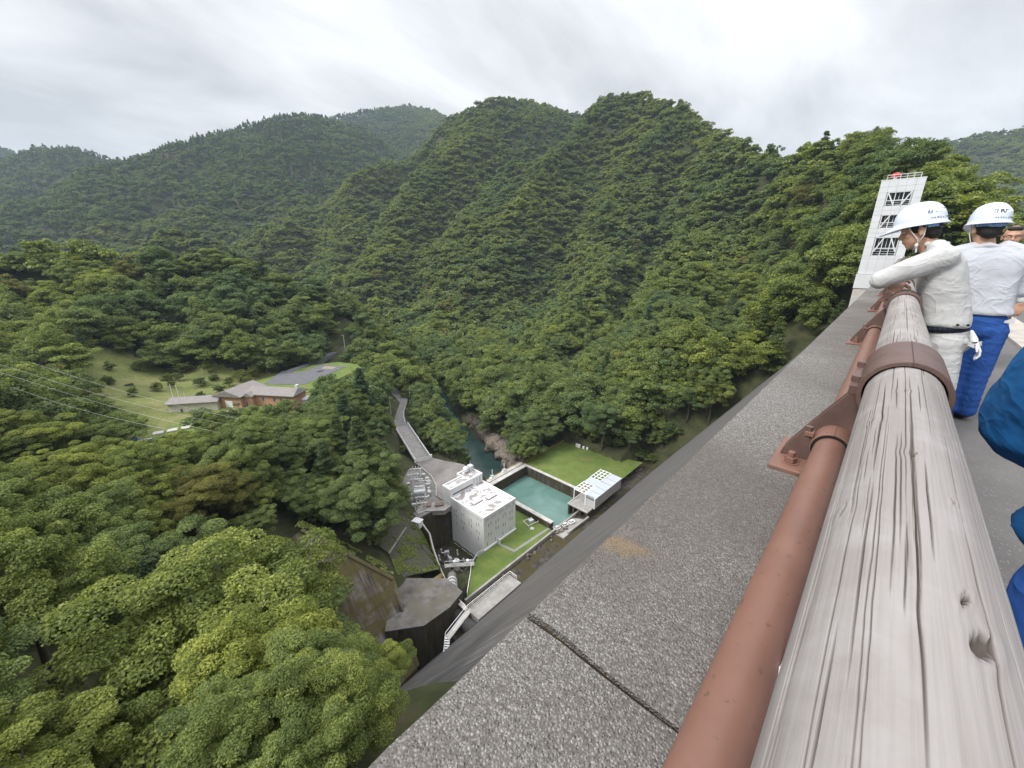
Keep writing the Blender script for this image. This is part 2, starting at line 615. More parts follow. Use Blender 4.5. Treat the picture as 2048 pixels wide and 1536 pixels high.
t = NT('forest_floor')
v = t.coord('Position')
f1 = t.noise(v, 0.35, 5, 0.6)
f2 = t.noise(v, 3.0, 5, 0.65)
base = t.ramp(f1, (0.3, (0.045, 0.055, 0.022)), (0.5, (0.080, 0.092, 0.034)), (0.72, (0.14, 0.115, 0.065)))
t.col(t.mix(0.5, base, t.ramp(f2, (0.3, 0.03), (0.7, 0.16)), 'OVERLAY')).rough(0.95)
t.bump(f2, 0.7, 0.15)
M_floor = t.m
_ter = np_mesh('ground', np.stack([GX, GY, GZ], -1).reshape(-1, 3), _F, M_floor, smooth=True)
ground = link('ground', _ter)
tag(ground, kind='structure')


def gz(x, y):
    return float(ground_height(np.array([float(x)]), np.array([float(y)]))[0])

# ================================================================== trees
def leaf_mat(name, dark, mid, light, hue2=(0.16, 0.13, 0.035)):
    t = NT(name)
    a = t.n('ShaderNodeAttribute', attribute_type='GEOMETRY', attribute_name='tint')
    h = t.n('ShaderNodeAttribute', attribute_type='INSTANCER', attribute_name='hue')
    b = t.n('ShaderNodeAttribute', attribute_type='INSTANCER', attribute_name='dry')
    c = t.ramp(a.outputs['Fac'], (0.0, dark), (0.5, mid), (1.0, light))
    yel = t.mix(1.0, c, (1.48, 1.30, 0.64), 'MULTIPLY')
    blu = t.mix(1.0, c, (0.74, 0.85, 0.84), 'MULTIPLY')
    c2 = t.mix(h.outputs['Fac'], blu, yel)
    c3 = t.mix(b.outputs['Fac'], c2, t.mix(a.outputs['Fac'], tuple(x * 0.6 for x in hue2), tuple(x * 1.5 for x in hue2)))
    t.col(c3).rough(0.55)
    t.b.inputs['Specular IOR Level'].default_value = 0.25
    tr = t.n('ShaderNodeBsdfTranslucent')
    t.l(t.mix(1.0, c3, (1.25, 1.3, 0.6), 'MULTIPLY'), tr.inputs['Color'])
    mx = t.n('ShaderNodeMixShader')
    mx.inputs[0].default_value = 0.36
    t.l(t.b.outputs[0], mx.inputs[1])
    t.l(tr.outputs[0], mx.inputs[2])
    t.l(mx.outputs[0], t.out.inputs[0])
    return t.m


M_leaf = leaf_mat('broad_leaves', (0.064, 0.098, 0.042), (0.152, 0.202, 0.086), (0.310, 0.365, 0.165))
M_needle = leaf_mat('needles', (0.040, 0.068, 0.040), (0.085, 0.128, 0.072), (0.140, 0.190, 0.105))
M_bark = plain('bark', (0.11, 0.09, 0.07), 0.9, 0.3, 6.0, bump=0.6, bscale=25)


def leaf_cards(C, Nrm, size, rng, asp=0.62):
    """diamond leaf sprays at C facing Nrm, folded along the midrib"""
    n = len(C)
    rnd = rng.randn(n, 3)
    T = rnd - Nrm * np.sum(rnd * Nrm, 1, keepdims=True)
    T /= np.linalg.norm(T, axis=1, keepdims=True) + 1e-9
    B = np.cross(Nrm, T)
    s = (size * (0.7 + 0.6 * rng.rand(n)))[:, None]
    V = np.empty((n, 4, 3))
    V[:, 0] = C - T * s * 0.5
    V[:, 1] = C + B * s * 0.5 * asp + Nrm * s * 0.10
    V[:, 2] = C + T * s * 0.5 - Nrm * s * 0.12
    V[:, 3] = C - B * s * 0.5 * asp + Nrm * s * 0.10
    return V.reshape(-1, 3), np.arange(n * 4).reshape(n, 4)


def crown_mesh(name, seed, n_leaf, size, rad=5.0, height=9.0, base=4.0, clumps=46, conifer=False, mat=None, flat=0.5):
    rng = np.random.RandomState(seed)
    if conifer:
        t_ = rng.rand(clumps) ** 0.75
        zc = base + (height) * t_
        rr = rad * (1 - t_) ** 0.85 * (0.55 + 0.5 * rng.rand(clumps))
        an = rng.rand(clumps) * 2 * np.pi
        cc = np.stack([rr * np.cos(an), rr * np.sin(an), zc], 1)
        cr = (0.55 + 0.75 * (1 - t_)) * rad / 3.0 * (0.7 + 0.5 * rng.rand(clumps))
    else:
        # a few big limbs, each with its own lobe of foliage, and clumps over each lobe
        cz = base + height * 0.42
        nl_ = max(5, clumps // 10)
        u = np.clip(rng.rand(nl_) * 1.5 - 0.55, -1, 1)
        an = np.arange(nl_) * 2.399963 + rng.rand(nl_) * 1.2
        q = np.sqrt(np.clip(1 - u * u, 0, 1))
        sh_ = 0.42 + 0.40 * rng.rand(nl_)
        lobe = np.stack([q * np.cos(an) * rad * sh_, q * np.sin(an) * rad * sh_, cz + u * height * 0.50 * (0.6 + 0.5 * rng.rand(nl_))], 1)
        lr = rad * (0.30 + 0.24 * rng.rand(nl_))
        li = rng.randint(0, nl_, clumps)
        dd = rng.randn(clumps, 3)
        dd[:, 2] = np.abs(dd[:, 2]) * 0.9 - 0.35
        dd /= np.linalg.norm(dd, axis=1, keepdims=True)
        cc = lobe[li] + dd * (lr[li] * (0.70 + 0.42 * rng.rand(clumps)))[:, None] * np.array([1, 1, 0.85])
        cr = rad * (0.150 + 0.13 * rng.rand(clumps)) * (60.0 / max(clumps, 40)) ** 0.30
    if n_leaf < 20000:
        cr = cr * 1.16
    w = cr ** 2
    k = rng.choice(clumps, n_leaf, p=w / w.sum())
    d = rng.randn(n_leaf, 3)
    d[:, 2] = np.abs(d[:, 2]) * 1.15 - 0.42 * rng.rand(n_leaf)
    d /= np.linalg.norm(d, axis=1, keepdims=True)
    rr = cr[k] * (0.62 + 0.45 * rng.rand(n_leaf) ** 0.6)
    P = cc[k] + d * rr[:, None] * np.array([1, 1, flat])
    N = d * 0.6 + np.array([0, 0, 0.75]) + rng.randn(n_leaf, 3) * 0.5
    N /= np.linalg.norm(N, axis=1, keepdims=True)
    V, F = leaf_cards(P, N, size, rng)
    ct = rng.rand(clumps)
    tint = np.clip(0.48 + 0.44 * (ct[k] - 0.5) + 0.62 * (rng.rand(n_leaf) - 0.5), 0, 1)
    return np_mesh(name, V, F, mat or M_leaf, attr={'tint': ('FACE', tint)}), cc


def trunk_mesh(name, cc, rad, base, height, seed):
    rng = random.Random(seed)
    m = MB()
    top = base + height * 0.45
    bend = [(rng.uniform(-.35, .35), rng.uniform(-.35, .35)) for _ in range(4)]
    pts = [(0, 0, -1.0), (bend[0][0] * .3, bend[0][1] * .3, base * .5), (bend[1][0], bend[1][1], base), (bend[2][0], bend[2][1], top)]
    r0 = 0.055 * rad
    m.tube(pts, [r0 * 1.35, r0, r0 * .8, r0 * .4], 8)
    ids = rng.sample(range(len(cc)), min(11, len(cc)))
    for i in ids:
        c = Vector(cc[i])
        z = rng.uniform(base * .65, top * 0.98)
        s = Vector((bend[1][0] * .8, bend[1][1] * .8, z))
        mid = s.lerp(c, 0.5) + Vector((0, 0, rng.uniform(-.2, .5)))
        m.tube([s, mid, c], [r0 * .42, r0 * .28, r0 * .1], 5)
    me = bpy.data.meshes.new(name)
    me.from_pydata(m.v, [], m.f)
    me.polygons.foreach_set('use_smooth', [True] * len(me.polygons))
    me.materials.append(M_bark)
    return me


HI = []        # near broadleaf variants: crown mesh, trunk mesh
for i in range(6):
    rad, hgt, bs = [(5.2, 8.5, 4.0), (4.6, 9.5, 4.2), (5.6, 8.0, 4.5), (4.2, 8.0, 3.5), (5.0, 10.0, 4.5), (4.8, 7.2, 3.0), (5.4, 9.0, 4.0)][i]
    cm, cc = crown_mesh('crown_leaves', 100 + i, 74000, 0.175, rad, hgt, bs, 150 + 16 * (i % 3), flat=[0.55, 0.65, 0.5, 0.75, 0.6, 0.65, 0.5][i])
    HI.append((cm, trunk_mesh('trunk_wood', cc, rad, bs, hgt, i)))
hi_con, cc = crown_mesh('conifer_leaves', 130, 30000, 0.24, 3.0, 12.5, 2.0, 90, conifer=True, mat=M_needle, flat=0.45)
HIC = [(hi_con, trunk_mesh('conifer_wood', cc, 3.6, 2.0, 18, 30))]

# lower detail variants for the mass of the forest; never linked to the scene themselves
lod = {}


def lod_coll(name, specs):
    c = bpy.data.collections.new(name)
    for j, me in enumerate(specs):
        o = bpy.data.objects.new('%s_%02d' % (name, j), me)
        c.objects.link(o)
    lod[name] = c


lod_coll('tree_mid', [crown_mesh('mid_leaves', 200 + i, 9500, 0.44, 5.0 + .5 * (i % 3), 8.5 + (i % 4) * .6, 2.2, 90, flat=[.55, .66, .5, .75, .6][i % 5])[0] for i in range(6)]
         + [crown_mesh('mid_needles', 230 + i, 6000, 0.42, 2.9, 12.5, 1.0, 60, conifer=True, mat=M_needle, flat=.45)[0] for i in range(2)])
lod_coll('tree_low', [crown_mesh('low_leaves', 300 + i, 1500, 1.05, 5.0 + .5 * (i % 3), 8.5 + (i % 4) * .6, 1.5, 55, flat=[.55, .66, .55, .75][i % 4])[0] for i in range(5)]
         + [crown_mesh('low_needles', 330 + i, 900, 1.1, 3.4, 11.5, 0.5, 34, conifer=True, mat=M_needle, flat=.5)[0] for i in range(2)])


def inst_group(name, coll):
    g = bpy.data.node_groups.new(name, 'GeometryNodeTree')
    g.interface.new_socket('Geometry', in_out='INPUT', socket_type='NodeSocketGeometry')
    g.interface.new_socket('Geometry', in_out='OUTPUT', socket_type='NodeSocketGeometry')
    N, L = g.nodes, g.links
    gi, go = N.new('NodeGroupInput'), N.new('NodeGroupOutput')
    ip = N.new('GeometryNodeInstanceOnPoints')
    ci = N.new('GeometryNodeCollectionInfo')
    ci.inputs['Collection'].default_value = coll
    ci.inputs['Separate Children'].default_value = True
    ci.inputs['Reset Children'].default_value = True

    def att(nm, dt):
        a = N.new('GeometryNodeInputNamedAttribute')
        a.data_type = dt
        a.inputs['Name'].default_value = nm
        return a.outputs['Attribute']
    L.new(gi.outputs[0], ip.inputs['Points'])
    L.new(ci.outputs[0], ip.inputs['Instance'])
    ip.inputs['Pick Instance'].default_value = True
    L.new(att('pick', 'INT'), ip.inputs['Instance Index'])
    L.new(att('rot', 'FLOAT_VECTOR'), ip.inputs['Rotation'])
    L.new(att('siz', 'FLOAT_VECTOR'), ip.inputs['Scale'])
    L.new(ip.outputs[0], go.inputs[0])
    return g


def scatter(name, P, pick, rot, siz, hue, dry, coll, label, cat):
    me = bpy.data.meshes.new(name)
    n = len(P)
    me.vertices.add(n)
    me.vertices.foreach_set('co', np.asarray(P, np.float32).ravel())
    for nm, ty, key, arr in (('pick', 'INT', 'value', pick), ('rot', 'FLOAT_VECTOR', 'vector', rot), ('siz', 'FLOAT_VECTOR', 'vector', siz),
                             ('hue', 'FLOAT', 'value', hue), ('dry', 'FLOAT', 'value', dry)):
        a = me.attributes.new(nm, ty, 'POINT')
        a.data.foreach_set(key, np.asarray(arr, np.int32 if ty == 'INT' else np.float32).ravel())
    me.update()
    o = link(name, me)
    md = o.modifiers.new('scatter', 'NODES')
    md.node_group = inst_group(name + '_nodes', coll)
    tag(o, label, cat, kind='stuff')
    return o


def poly_in(x, y, poly):
    ins = np.zeros(x.shape, bool)
    n = len(poly)
    for i in range(n):
        (x1, y1), (x2, y2) = poly[i], poly[(i + 1) % n]
        c = ((y1 > y) != (y2 > y)) & (x < (x2 - x1) * (y - y1) / (y2 - y1 + 1e-12) + x1)
        ins ^= c
    return ins


def near_line(x, y, pts):
    dm = np.full(x.shape, 1e9)
    for (ax, ay), (bx, by) in zip(pts[:-1], pts[1:]):
        dx, dy = bx - ax, by - ay
        t = np.clip(((x - ax) * dx + (y - ay) * dy) / (dx * dx + dy * dy), 0, 1)
        dm = np.minimum(dm, np.hypot(x - ax - t * dx, y - ay - t * dy))
    return dm


RIVER = [(92, 92), (103, 110), (108, 122), (113, 138), (121, 157), (130, 175), (142, 200), (157, 245), (185, 300)]
ROAD1 = [(75, 117), (83, 146), (90, 158), (97, 170), (100, 180), (104, 190)]
ROAD2 = [(56, 214), (75, 222), (88, 232), (101, 243), (116, 256), (128, 268)]
CLEAR = [  # open ground: works, cut slope, office yard, field
    [(53, 56), (53, 88), (55, 92), (53, 100), (55, 112), (64, 121), (82, 121), (86, 112), (86, 96), (90, 93), (133, 95), (134.2, 84), (134.2, 76), (138, 64), (141, 56), (141, 30), (60, 30), (30, 54)],
    [(23, 90), (18, 84), (20.5, 60), (24, 50), (60, 50), (60, 92), (52, 89), (47, 85), (38, 77)],
    [(22, 172), (40, 164), (62, 170), (74, 180), (93, 198), (103, 210), (101, 232), (90, 238), (64, 232), (46, 236), (40, 250), (24, 262), (8, 278), (-4, 272), (-6, 245), (-6, 215), (2, 196), (4, 170)],
]
_rs = np.random.RandomState(11)


def candidates(r0, r1, sp, az0=-14, az1=124):
    k = int(r1 / sp / 0.9) + 2
    ii, jj = np.meshgrid(np.arange(-k, k + 1), np.arange(-k, k + 1))
    x = (ii + 0.5 * (jj % 2)).ravel() * sp
    y = jj.ravel() * sp * 0.9
    x = x + (_rs.rand(len(x)) - .5) * sp * .85
    y = y + (_rs.rand(len(y)) - .5) * sp * .85
    r = np.hypot(x, y)
    a = np.degrees(np.arctan2(y, x))
    m = (r >= r0) & (r < r1) & (a > az0) & (a < az1)
    return x[m], y[m]


# line of sight from the crest: trees wholly behind a ridge are left out
_ang = (GZ + 0 - 1.36) / RR
_run = np.maximum.accumulate(_ang, 0)
_logr = np.log(np.maximum(_rr, 1e-3))


def seen(x, y, z, up=22.0):
    r = np.hypot(x, y)
    a = np.arctan2(y, x)
    ja = np.clip(((a - _az[0]) / (_az[1] - _az[0])).astype(int), 0, len(_az) - 1)
    ir = np.clip(np.searchsorted(_rr, r * 0.985) - 2, 0, len(_rr) - 1)
    return (z + up - 1.36) / r > _run[ir, ja]


def allowed(x, y):
    ok = np.ones(x.shape, bool)
    for p in CLEAR:
        ok &= ~poly_in(x, y, p)
    ok &= near_line(x, y, RIVER) > 9.5
    ok &= near_line(x, y, ROAD1) > 4.8
    ok &= near_line(x, y, ROAD2) > 6.0
    zz = ground_height(x, y)
    ok &= ~((x > -60) & (x < 215) & (y - (0.43 + 0.72 * (0.723 - 6.0 - (zz + 8.0))) < 3.4) & (zz < -4))
    ok &= ~((y < 4) & (x < 160))
    ok &= ~((x > 17) & (x < 142) & (y < 57))
    ok &= ~((x > -42) & (x < 150) & (y < 60) & (zz < 0.723 - 6 - (y - 0.43) / 0.72 - 0.2))
    ok &= np.sqrt(x * x + y * y + (zz + 7) ** 2) > 27
    return ok


X, Y, S, ring = [], [], [], []
for r0, r1, sp, k in ((17, 150, 8.0, 0), (150, 360, 7.3, 1), (360, 900, 7.5, 2), (900, 1500, 9.5, 3), (1500, 2600, 10.5, 3), (2600, 4200, 14.0, 3)):
    x, y = candidates(r0, r1, sp)
    X.append(x); Y.append(y); S.append(np.full(len(x), sp)); ring.append(np.full(len(x), k))
X, Y, S, ring = map(np.concatenate, (X, Y, S, ring))
Z = ground_height(X, Y)
ok = allowed(X, Y)
ok &= seen(X, Y, Z)
X, Y, Z, S, ring = X[ok], Y[ok], Z[ok], S[ok], ring[ok]
RAD = np.hypot(X, Y)
n = len(X)
hue = np.clip(0.42 + 1.15 * fbm(X / 60.0 + 9, Y / 60.0 + 2, 3) + 0.62 * (_rs.rand(n) - 0.5), 0, 1)
hue = np.where(RAD < 170, np.clip(hue + 0.10, 0, 1), hue)
dry = np.where(_rs.rand(n) < 0.012, 0.65, 0.0)
scl = (0.58 + 0.72 * _rs.rand(n) ** 1.3) * np.where(ring == 0, 1.28, 1.0) * np.where(ring == 1, 1.34, np.where(ring == 2, 1.28, 1.0)) * np.where(ring == 3, S / 7.6, 1.0)
# cedar plantation on the left, scattered conifers elsewhere
con = ((RAD > 1150) & (np.degrees(np.arctan2(Y, X)) > 58 + 10 * fbm(X / 200, Y / 200, 2)) & (_rs.rand(n) < 0.5 + 1.2 * fbm(X / 150, Y / 150, 3))) | (_rs.rand(n) < 0.05)
plant = (RAD > 1150) & (np.degrees(np.arctan2(Y, X)) > 55 + 10 * fbm(X / 200, Y / 200, 2))
hue = np.where(plant, hue * 0.35, hue)
print('forest', n, [int((ring == k).sum()) for k in range(4)])
order = np.argsort(RAD)
near_ids = None
is_near = np.zeros(n, bool)


# open views over the spur: trees stand low or are missing where the office, the road and the lined slope are seen
VIEW = [(x_, y_, z_) for x_, y_, z_ in [(28, 190, -55), (32, 186, -56), (36, 183, -56), (40, 186, -56), (44, 183, -55), (48, 182, -56), (52, 181, -55), (54.5, 172.5, -57), (16, 201, -57), (20, 198, -57), (24, 195, -57),
        (55, 205, -58), (62, 210, -58), (70, 212, -58), (80, 216, -58), (90, 220, -58), (64, 198, -58), (75, 204, -58), (85, 210, -58), (12, 178, -59), (8, 180, -59), (3, 172, -58), (15, 178, -59), (20, 215, -55), (10, 225, -53), (30, 225, -55),
        (74, 115, -71), (76, 122, -71), (78, 128, -71), (80, 134, -70), (82, 140, -70), (84, 145, -70), (87, 151, -70), (91, 158, -70), (96, 165, -70), (101, 172, -69), (104, 178, -69),
        (57, 92, -71), (59, 98, -71), (62, 104, -71), (66, 110, -71), (54, 88, -70), (45, 80, -71), (44, 83, -69.5), (44, 74, -74), (46, 78, -72), (41, 78, -70), (24, 88, -60), (28, 83, -64), (32, 77, -68), (30, 72, -70), (27, 78, -67), (29, 65, -76), (33, 66, -74), (31, 60, -79), (38, 65, -74), (88, 225, -58), (104, 250, -57), (6, 200, -56), (0, 215, -54), (8, 215, -54), (16, 225, -53), (4, 240, -52), (14, 245, -51), (24, 240, -53), (34, 236, -54), (8, 262, -49), (20, 258, -50), (93, 212, -58), (97, 218, -58), (95, 226, -58), (100, 245, -57), (108, 252, -57), (44, 222, -57), (50, 214, -58), (30, 205, -57), (60, 228, -57), (70, 228, -57), (80, 230, -57), (71, 116, -71), (73, 122, -71), (75, 128, -71), (77, 134, -70), (79, 140, -70), (77, 116, -71), (79, 122, -71), (81, 128, -71), (83, 134, -70), (85, 140, -70), (84, 150, -70), (88, 158, -70), (93, 166, -70), (98, 173, -69), (90, 150, -70), (94, 157, -70), (99, 164, -70), (104, 172, -69), (103, 184, -69), (107, 190, -68.5), (72, 110, -71.5), (76, 104, -71.5), (68, 105, -71.5), (100, 166, -70), (102, 176, -69), (92, 212, -58), (88, 206, -58), (80, 201, -58), (72, 198, -58), (66, 195, -58), (97, 207, -58), (100, 214, -58), (94, 220, -58), (86, 218, -58), (78, 210, -58), (70, 205, -58), (108, 258, -57), (114, 262, -56.5), (8, 92, -45), (5.5, 91, -47), (11, 93.5, -47), (8, 91, -48.5)]]


_VD = np.array(VIEW) - np.array([0, 0, 1.36])
_VL = np.linalg.norm(_VD, axis=1)
_VD = _VD / _VL[:, None]


def blocks_view(x, y, z, s):
    c = np.array([x, y, z + 7.5 * s - 1.36])
    t_ = _VD @ c
    d2 = c @ c - t_ * t_
    return bool(np.any((t_ > 0) & (t_ < _VL + 2) & (d2 < (5.7 * s) ** 2)))


def put_tree(name, x, y, z, s, rz, mesh, label, group, hue_, dry_, sz=1.0):
    e_ = empty(name, (x, y, z), rz, label, 'tree', group)
    c = link('crown', mesh[0], e_)
    tr = link('trunk', mesh[1], e_)
    for o in (c, tr):
        o.scale = (s, s, s * sz)
    c['hue'] = float(hue_)
    c['dry'] = float(dry_)
    return e_


keep = np.ones(n, bool)
for i in order:
    if RAD[i] > 300:
        break
    for s_ in (1.0, .75, .55, .4, .28):
        if not blocks_view(X[i], Y[i], Z[i], scl[i] * s_):
            scl[i] *= s_
            break
    else:
        keep[i] = False
near_ids = [i for i in order if keep[i]][:235]
is_near[near_ids] = True
is_near |= ~keep
# trees set by hand: the rounded crowns along the lined slope, the russet one, and those hard against the dam
HAND = [(30.5, 93.0, .80, .62, 0, 1), (36.5, 88.5, .82, .50, 0, 3), (41.0, 93.5, .90, .30, 0, 0), (46.5, 95.5, .85, .45, 0, 4), (51.0, 99.0, .8, .62, 0, 6), (54.6, 105.0, .78, .4, 0, 1), (50.5, 92.5, .6, .55, 0, 2), (16.0, 78.0, .7, .5, 0, 0), (15.0, 70.0, .75, .35, 0, 3), (16.5, 63.0, .7, .6, 0, 4), (25.0, 98.0, .85, .35, 0, 2), (33.0, 99.0, .95, .7, 0, 5), (33.4, 83.6, .55, .45, 0, 1), (36.4, 80.4, .48, .6, 0, 4), (31.0, 88.0, .66, .3, 0, 2), (27.0, 91.5, .7, .55, 0, 0), (39.8, 88.0, .66, .4, 0, 3),
        (136.6, 90, .8, .4, 0, 0), (138, 84, .85, .55, 0, 1), (137.6, 78, .8, .3, 0, 2), (139.6, 72, .85, .6, 0, 3), (142, 67, .8, .45, 0, 4), (144.5, 62, .8, .35, 0, 5), (146, 57, .75, .5, 0, 0), (143, 78, .95, .5, 0, 2), (142, 86, .95, .35, 0, 4), (147, 68, .95, .4, 0, 1), (134, 97, .7, .5, 0, 3), (149, 60, .9, .55, 0, 5), (136.4, 74, .42, .5, 0, 1), (137.2, 69, .40, .6, 0, 2), (139.4, 64.5, .42, .4, 0, 3), (141.6, 60.5, .40, .5, 0, 4), (143.4, 56.5, .40, .6, 0, 0), (136.2, 80.5, .45, .45, 0, 5), (136, 87, .42, .55, 0, 2),
        (8.0, 92.5, 1.22, .75, .62, 2), (13.5, 97.0, .95, .7, .5, 5),
        (3.0, 17.6, .55, .55, 0, 0), (5.0, 21.6, .6, .45, 0, 3), (7.2, 25.4, .6, .6, 0, 1), (0.8, 14.6, .5, .6, 0, 5)]
for k_, (x, y, s_, hu, dr_, vi) in enumerate(HAND):
    if y > 55 and x > 130:
        lab, grp = 'green broadleaf tree overhanging the far edge of the upper lawn', 'trees behind the upper lawn'
    elif dr_ > .4:
        lab = ['russet brown broadleaf tree on the spur, the larger of the two', 'russet tinged broadleaf tree just behind the larger russet tree'][int(dr_ < .55)]
        grp = 'russet trees'
    elif y > 55:
        lab, grp = 'rounded green tree standing along the top of the concrete lined slope', 'trees above the lined slope'
    else:
        lab, grp = 'small green tree growing hard against the foot of the dam face', 'trees against the dam'
    put_tree('broadleaf_tree', x, y, gz(x, y) - .2, s_, k_ * 1.7, HI[vi % 6], lab, grp, hu, dr_)
SHRUB = [(x_, y_ - 1.6, s_) for x_, y_, s_ in ((0.6, 11.6, .42), (1.6, 13.4, .46), (2.8, 15.0, .44), (4.0, 17.2, .46), (5.2, 19.6, .46), (6.4, 21.8, .48), (7.6, 23.8, .46), (8.8, 26.2, .48))] + [
         (3.4, 19.4, .5), (6.2, 24.4, .5), (0.4, 17.0, .5)]
for k_, (x, y, s_) in enumerate(SHRUB):
    put_tree('shrub', x, y, gz(x, y) - 3.4 * s_, s_, k_ * 2.3, HI[k_ % 6], 'leafy green shrub on the bank where the slope meets the dam', 'shrubs along the dam', .35 + .5 * ((k_ * 7) % 5) / 5, 0)['category'] = 'shrub'
# low bushes on the meadow and at the edges of the cut slope
for k_, (x, y, s_, hu) in enumerate([(30, 232, .5, .3), (36, 236, .45, .3), (24, 246, .42, .25), (40, 226, .55, .6), (46, 230, .6, .7), (52, 232, .6, .75), (58, 236, .6, .65), (64, 238, .55, .6), (34, 216, .5, .2), (26, 212, .45, .2), (70, 240, .6, .6), (76, 243, .55, .5), (48, 210, .4, .5), (20, 250, .5, .5), (12, 262, .55, .6), (2, 256, .5, .35), (28, 256, .6, .6), (6, 222, .4, .5), (14, 230, .45, .7), (0, 240, .5, .3), (36, 246, .6, .7), (20, 236, .38, .6)]):
    put_tree('shrub', x, y, gz(x, y) - 2.8 * s_, s_, k_ * 1.3, HI[(k_ * 5) % 6], 'low olive bush on the meadow behind the brick office', 'bushes on the meadow', hu, .15)['category'] = 'shrub'
for i in near_ids:
    x, y, z = float(X[i]), float(Y[i]), float(Z[i])
    rz = random.uniform(0, 6.28)
    if x > 132:
        lab, grp = 'broadleaf tree among others on the right bank above the upper lawn', 'trees on the right bank'
    elif y > 150 and x < 70:
        lab, grp = 'broadleaf tree among others around the office yard', 'trees around the office yard'
    elif x > 64:
        lab, grp = 'broadleaf tree among others along the access road above the river', 'trees along the access road'
    elif y < 75 and x < 22:
        lab, grp = 'large broadleaf tree among others on the slope just below the camera', 'trees on the near slope'
    else:
        lab, grp = 'broadleaf tree among others on the wooded spur left of the powerhouse', 'trees on the wooded spur'
    tone = 'dark green ' if hue[i] < .36 else 'yellow-green ' if hue[i] > .66 else 'mid green '
    size = 'small ' if scl[i] < .62 else 'big ' if scl[i] > 1.1 else ''
    lab = size + tone + lab.replace('large ', '')
    if con[i]:
        put_tree('conifer_tree', x, y, z, float(scl[i]) * 1.0, rz, HIC[0], lab.replace('broadleaf', 'narrow conifer'), grp + ', conifers', hue[i], 0)
    else:
        put_tree('broadleaf_tree', x, y, z, float(scl[i]) * 0.98, rz, HI[random.randrange(6)], lab, grp, hue[i], dry[i] * .4, random.uniform(.85, 1.1))


def group_scatter(name, mask, cname, nb, nc, label):
    idx = np.where(mask)[0]
    m_ = len(idx)
    pick = np.where(con[idx], nb + _rs.randint(0, nc, m_), _rs.randint(0, nb, m_))
    rot = np.stack([_rs.randn(m_) * .05, _rs.randn(m_) * .05, _rs.rand(m_) * 6.28], 1)
    sc = scl[idx]
    siz = np.stack([sc, sc, sc * (0.85 + .35 * _rs.rand(m_))], 1)
    scatter(name, np.stack([X[idx], Y[idx], Z[idx] - .3], 1), pick, rot, siz, hue[idx], dry[idx], lod[cname], label, 'forest')


group_scatter('forest', (~is_near) & (ring <= 1), 'tree_mid', 6, 2, 'dense mixed forest covering the lower valley sides')
group_scatter('mountain_forest', (~is_near) & (ring >= 2), 'tree_low', 5, 2, 'far green forest covering the mountains behind the valley')

# ================================================================== dam, crest road, railing, lift tower
PZ = 0.723                     # parapet top
PE = 0.372                     # downstream edge of the parapet


def face_y(z):
    d = PZ - z
    return PE + 0.01 * min(d, 6.0) + 0.72 * max(0.0, d - 6.0)


# ---- materials
t = NT('dam_face_concrete')
v = t.coord('Position', (1, 1, 1))
vs1 = t.coord('Position', (2.6, 0.06, 0.045))
vs2 = t.coord('Position', (8.0, 0.12, 0.10))
vs3 = t.coord('Position', (0.25, 0.03, 0.02))
s1 = t.noise(vs1, 1.0, 6, 0.65)
s2 = t.noise(vs2, 1.0, 5, 0.6)
s3 = t.noise(vs3, 1.0, 3, 0.5)
c1 = t.ramp(s1, (0.30, (0.045, 0.043, 0.042)), (0.5, (0.105, 0.10, 0.097)), (0.68, (0.19, 0.18, 0.174)))
c2 = t.mix(t.ramp(s2, (0.58, 0.0), (0.68, 0.8)), c1, (0.30, 0.295, 0.29))
c3 = t.mix(t.ramp(s3, (0.35, 0.0), (0.6, 0.4)), c2, (0.095, 0.082, 0.072))
t.col(c3).rough(0.9)
t.bump(t.noise(v, 3.0, 5), 0.4, 0.05)
M_face = t.m

t = NT('exposed_aggregate')
v = t.coord('Position')
vo = t.voro(v, 215.0)
vb = t.voro(v, 420.0)
stone = t.ramp(vo.outputs['Color'], (0.12, (0.085, 0.078, 0.070)), (0.35, (0.165, 0.154, 0.140)), (0.55, (0.25, 0.236, 0.217)), (0.75, (0.36, 0.342, 0.318)), (0.92, (0.54, 0.52, 0.49)))
st2 = t.ramp(vb.outputs['Color'], (0.15, (0.06, 0.056, 0.052)), (0.5, (0.22, 0.21, 0.20)), (0.85, (0.56, 0.545, 0.525)))
big = t.noise(v, 2.4, 5, 0.6)
mortar = t.ramp(vo.outputs['Distance'], (0.46, 1.0), (0.78, 0.0))
c = t.mix(t.ramp(big, (0.35, 0.25), (0.65, 0.75)), stone, st2)
c = t.mix(mortar, (0.10, 0.092, 0.083), c)
dirt = t.noise(v, 1.1, 6, 0.6)
c = t.mix(t.ramp(dirt, (0.40, 0.62), (0.62, 0.0)), c, (0.105, 0.09, 0.075))
lich = t.noise(v, 5.0, 4, 0.5)
c = t.mix(t.ramp(lich, (0.655, 0.0), (0.72, 0.5)), c, (0.25, 0.165, 0.085))
t.col(c).rough(0.85)
hgt = t.ramp(vo.outputs['Distance'], (0.0, 1.0), (0.6, 0.0))
b1 = t.bump(hgt, 0.75, 0.006)
t.bump(t.noise(v, 300.0, 3), 0.35, 0.002, b1)
M_agg = t.m

t = NT('asphalt')
v = t.coord('Position')
f = t.noise(v, 1.4, 6, 0.6)
g = t.voro(v, 160.0)
c = t.ramp(f, (0.3, (0.105, 0.10, 0.098)), (0.7, (0.155, 0.148, 0.145)))
c = t.mix(t.ramp(g.outputs['Color'], (0.80, 0.0), (0.95, 0.55)), c, (0.34, 0.33, 0.32))
t.col(c).rough(0.92)
t.bump(t.noise(v, 180.0, 3), 0.5, 0.004)
M_asph = t.m
M_kerb = plain('pale_kerb_concrete', (0.42, 0.39, 0.35), 0.9, 0.22, 2.2, bump=0.4, bscale=60, coord='Position')

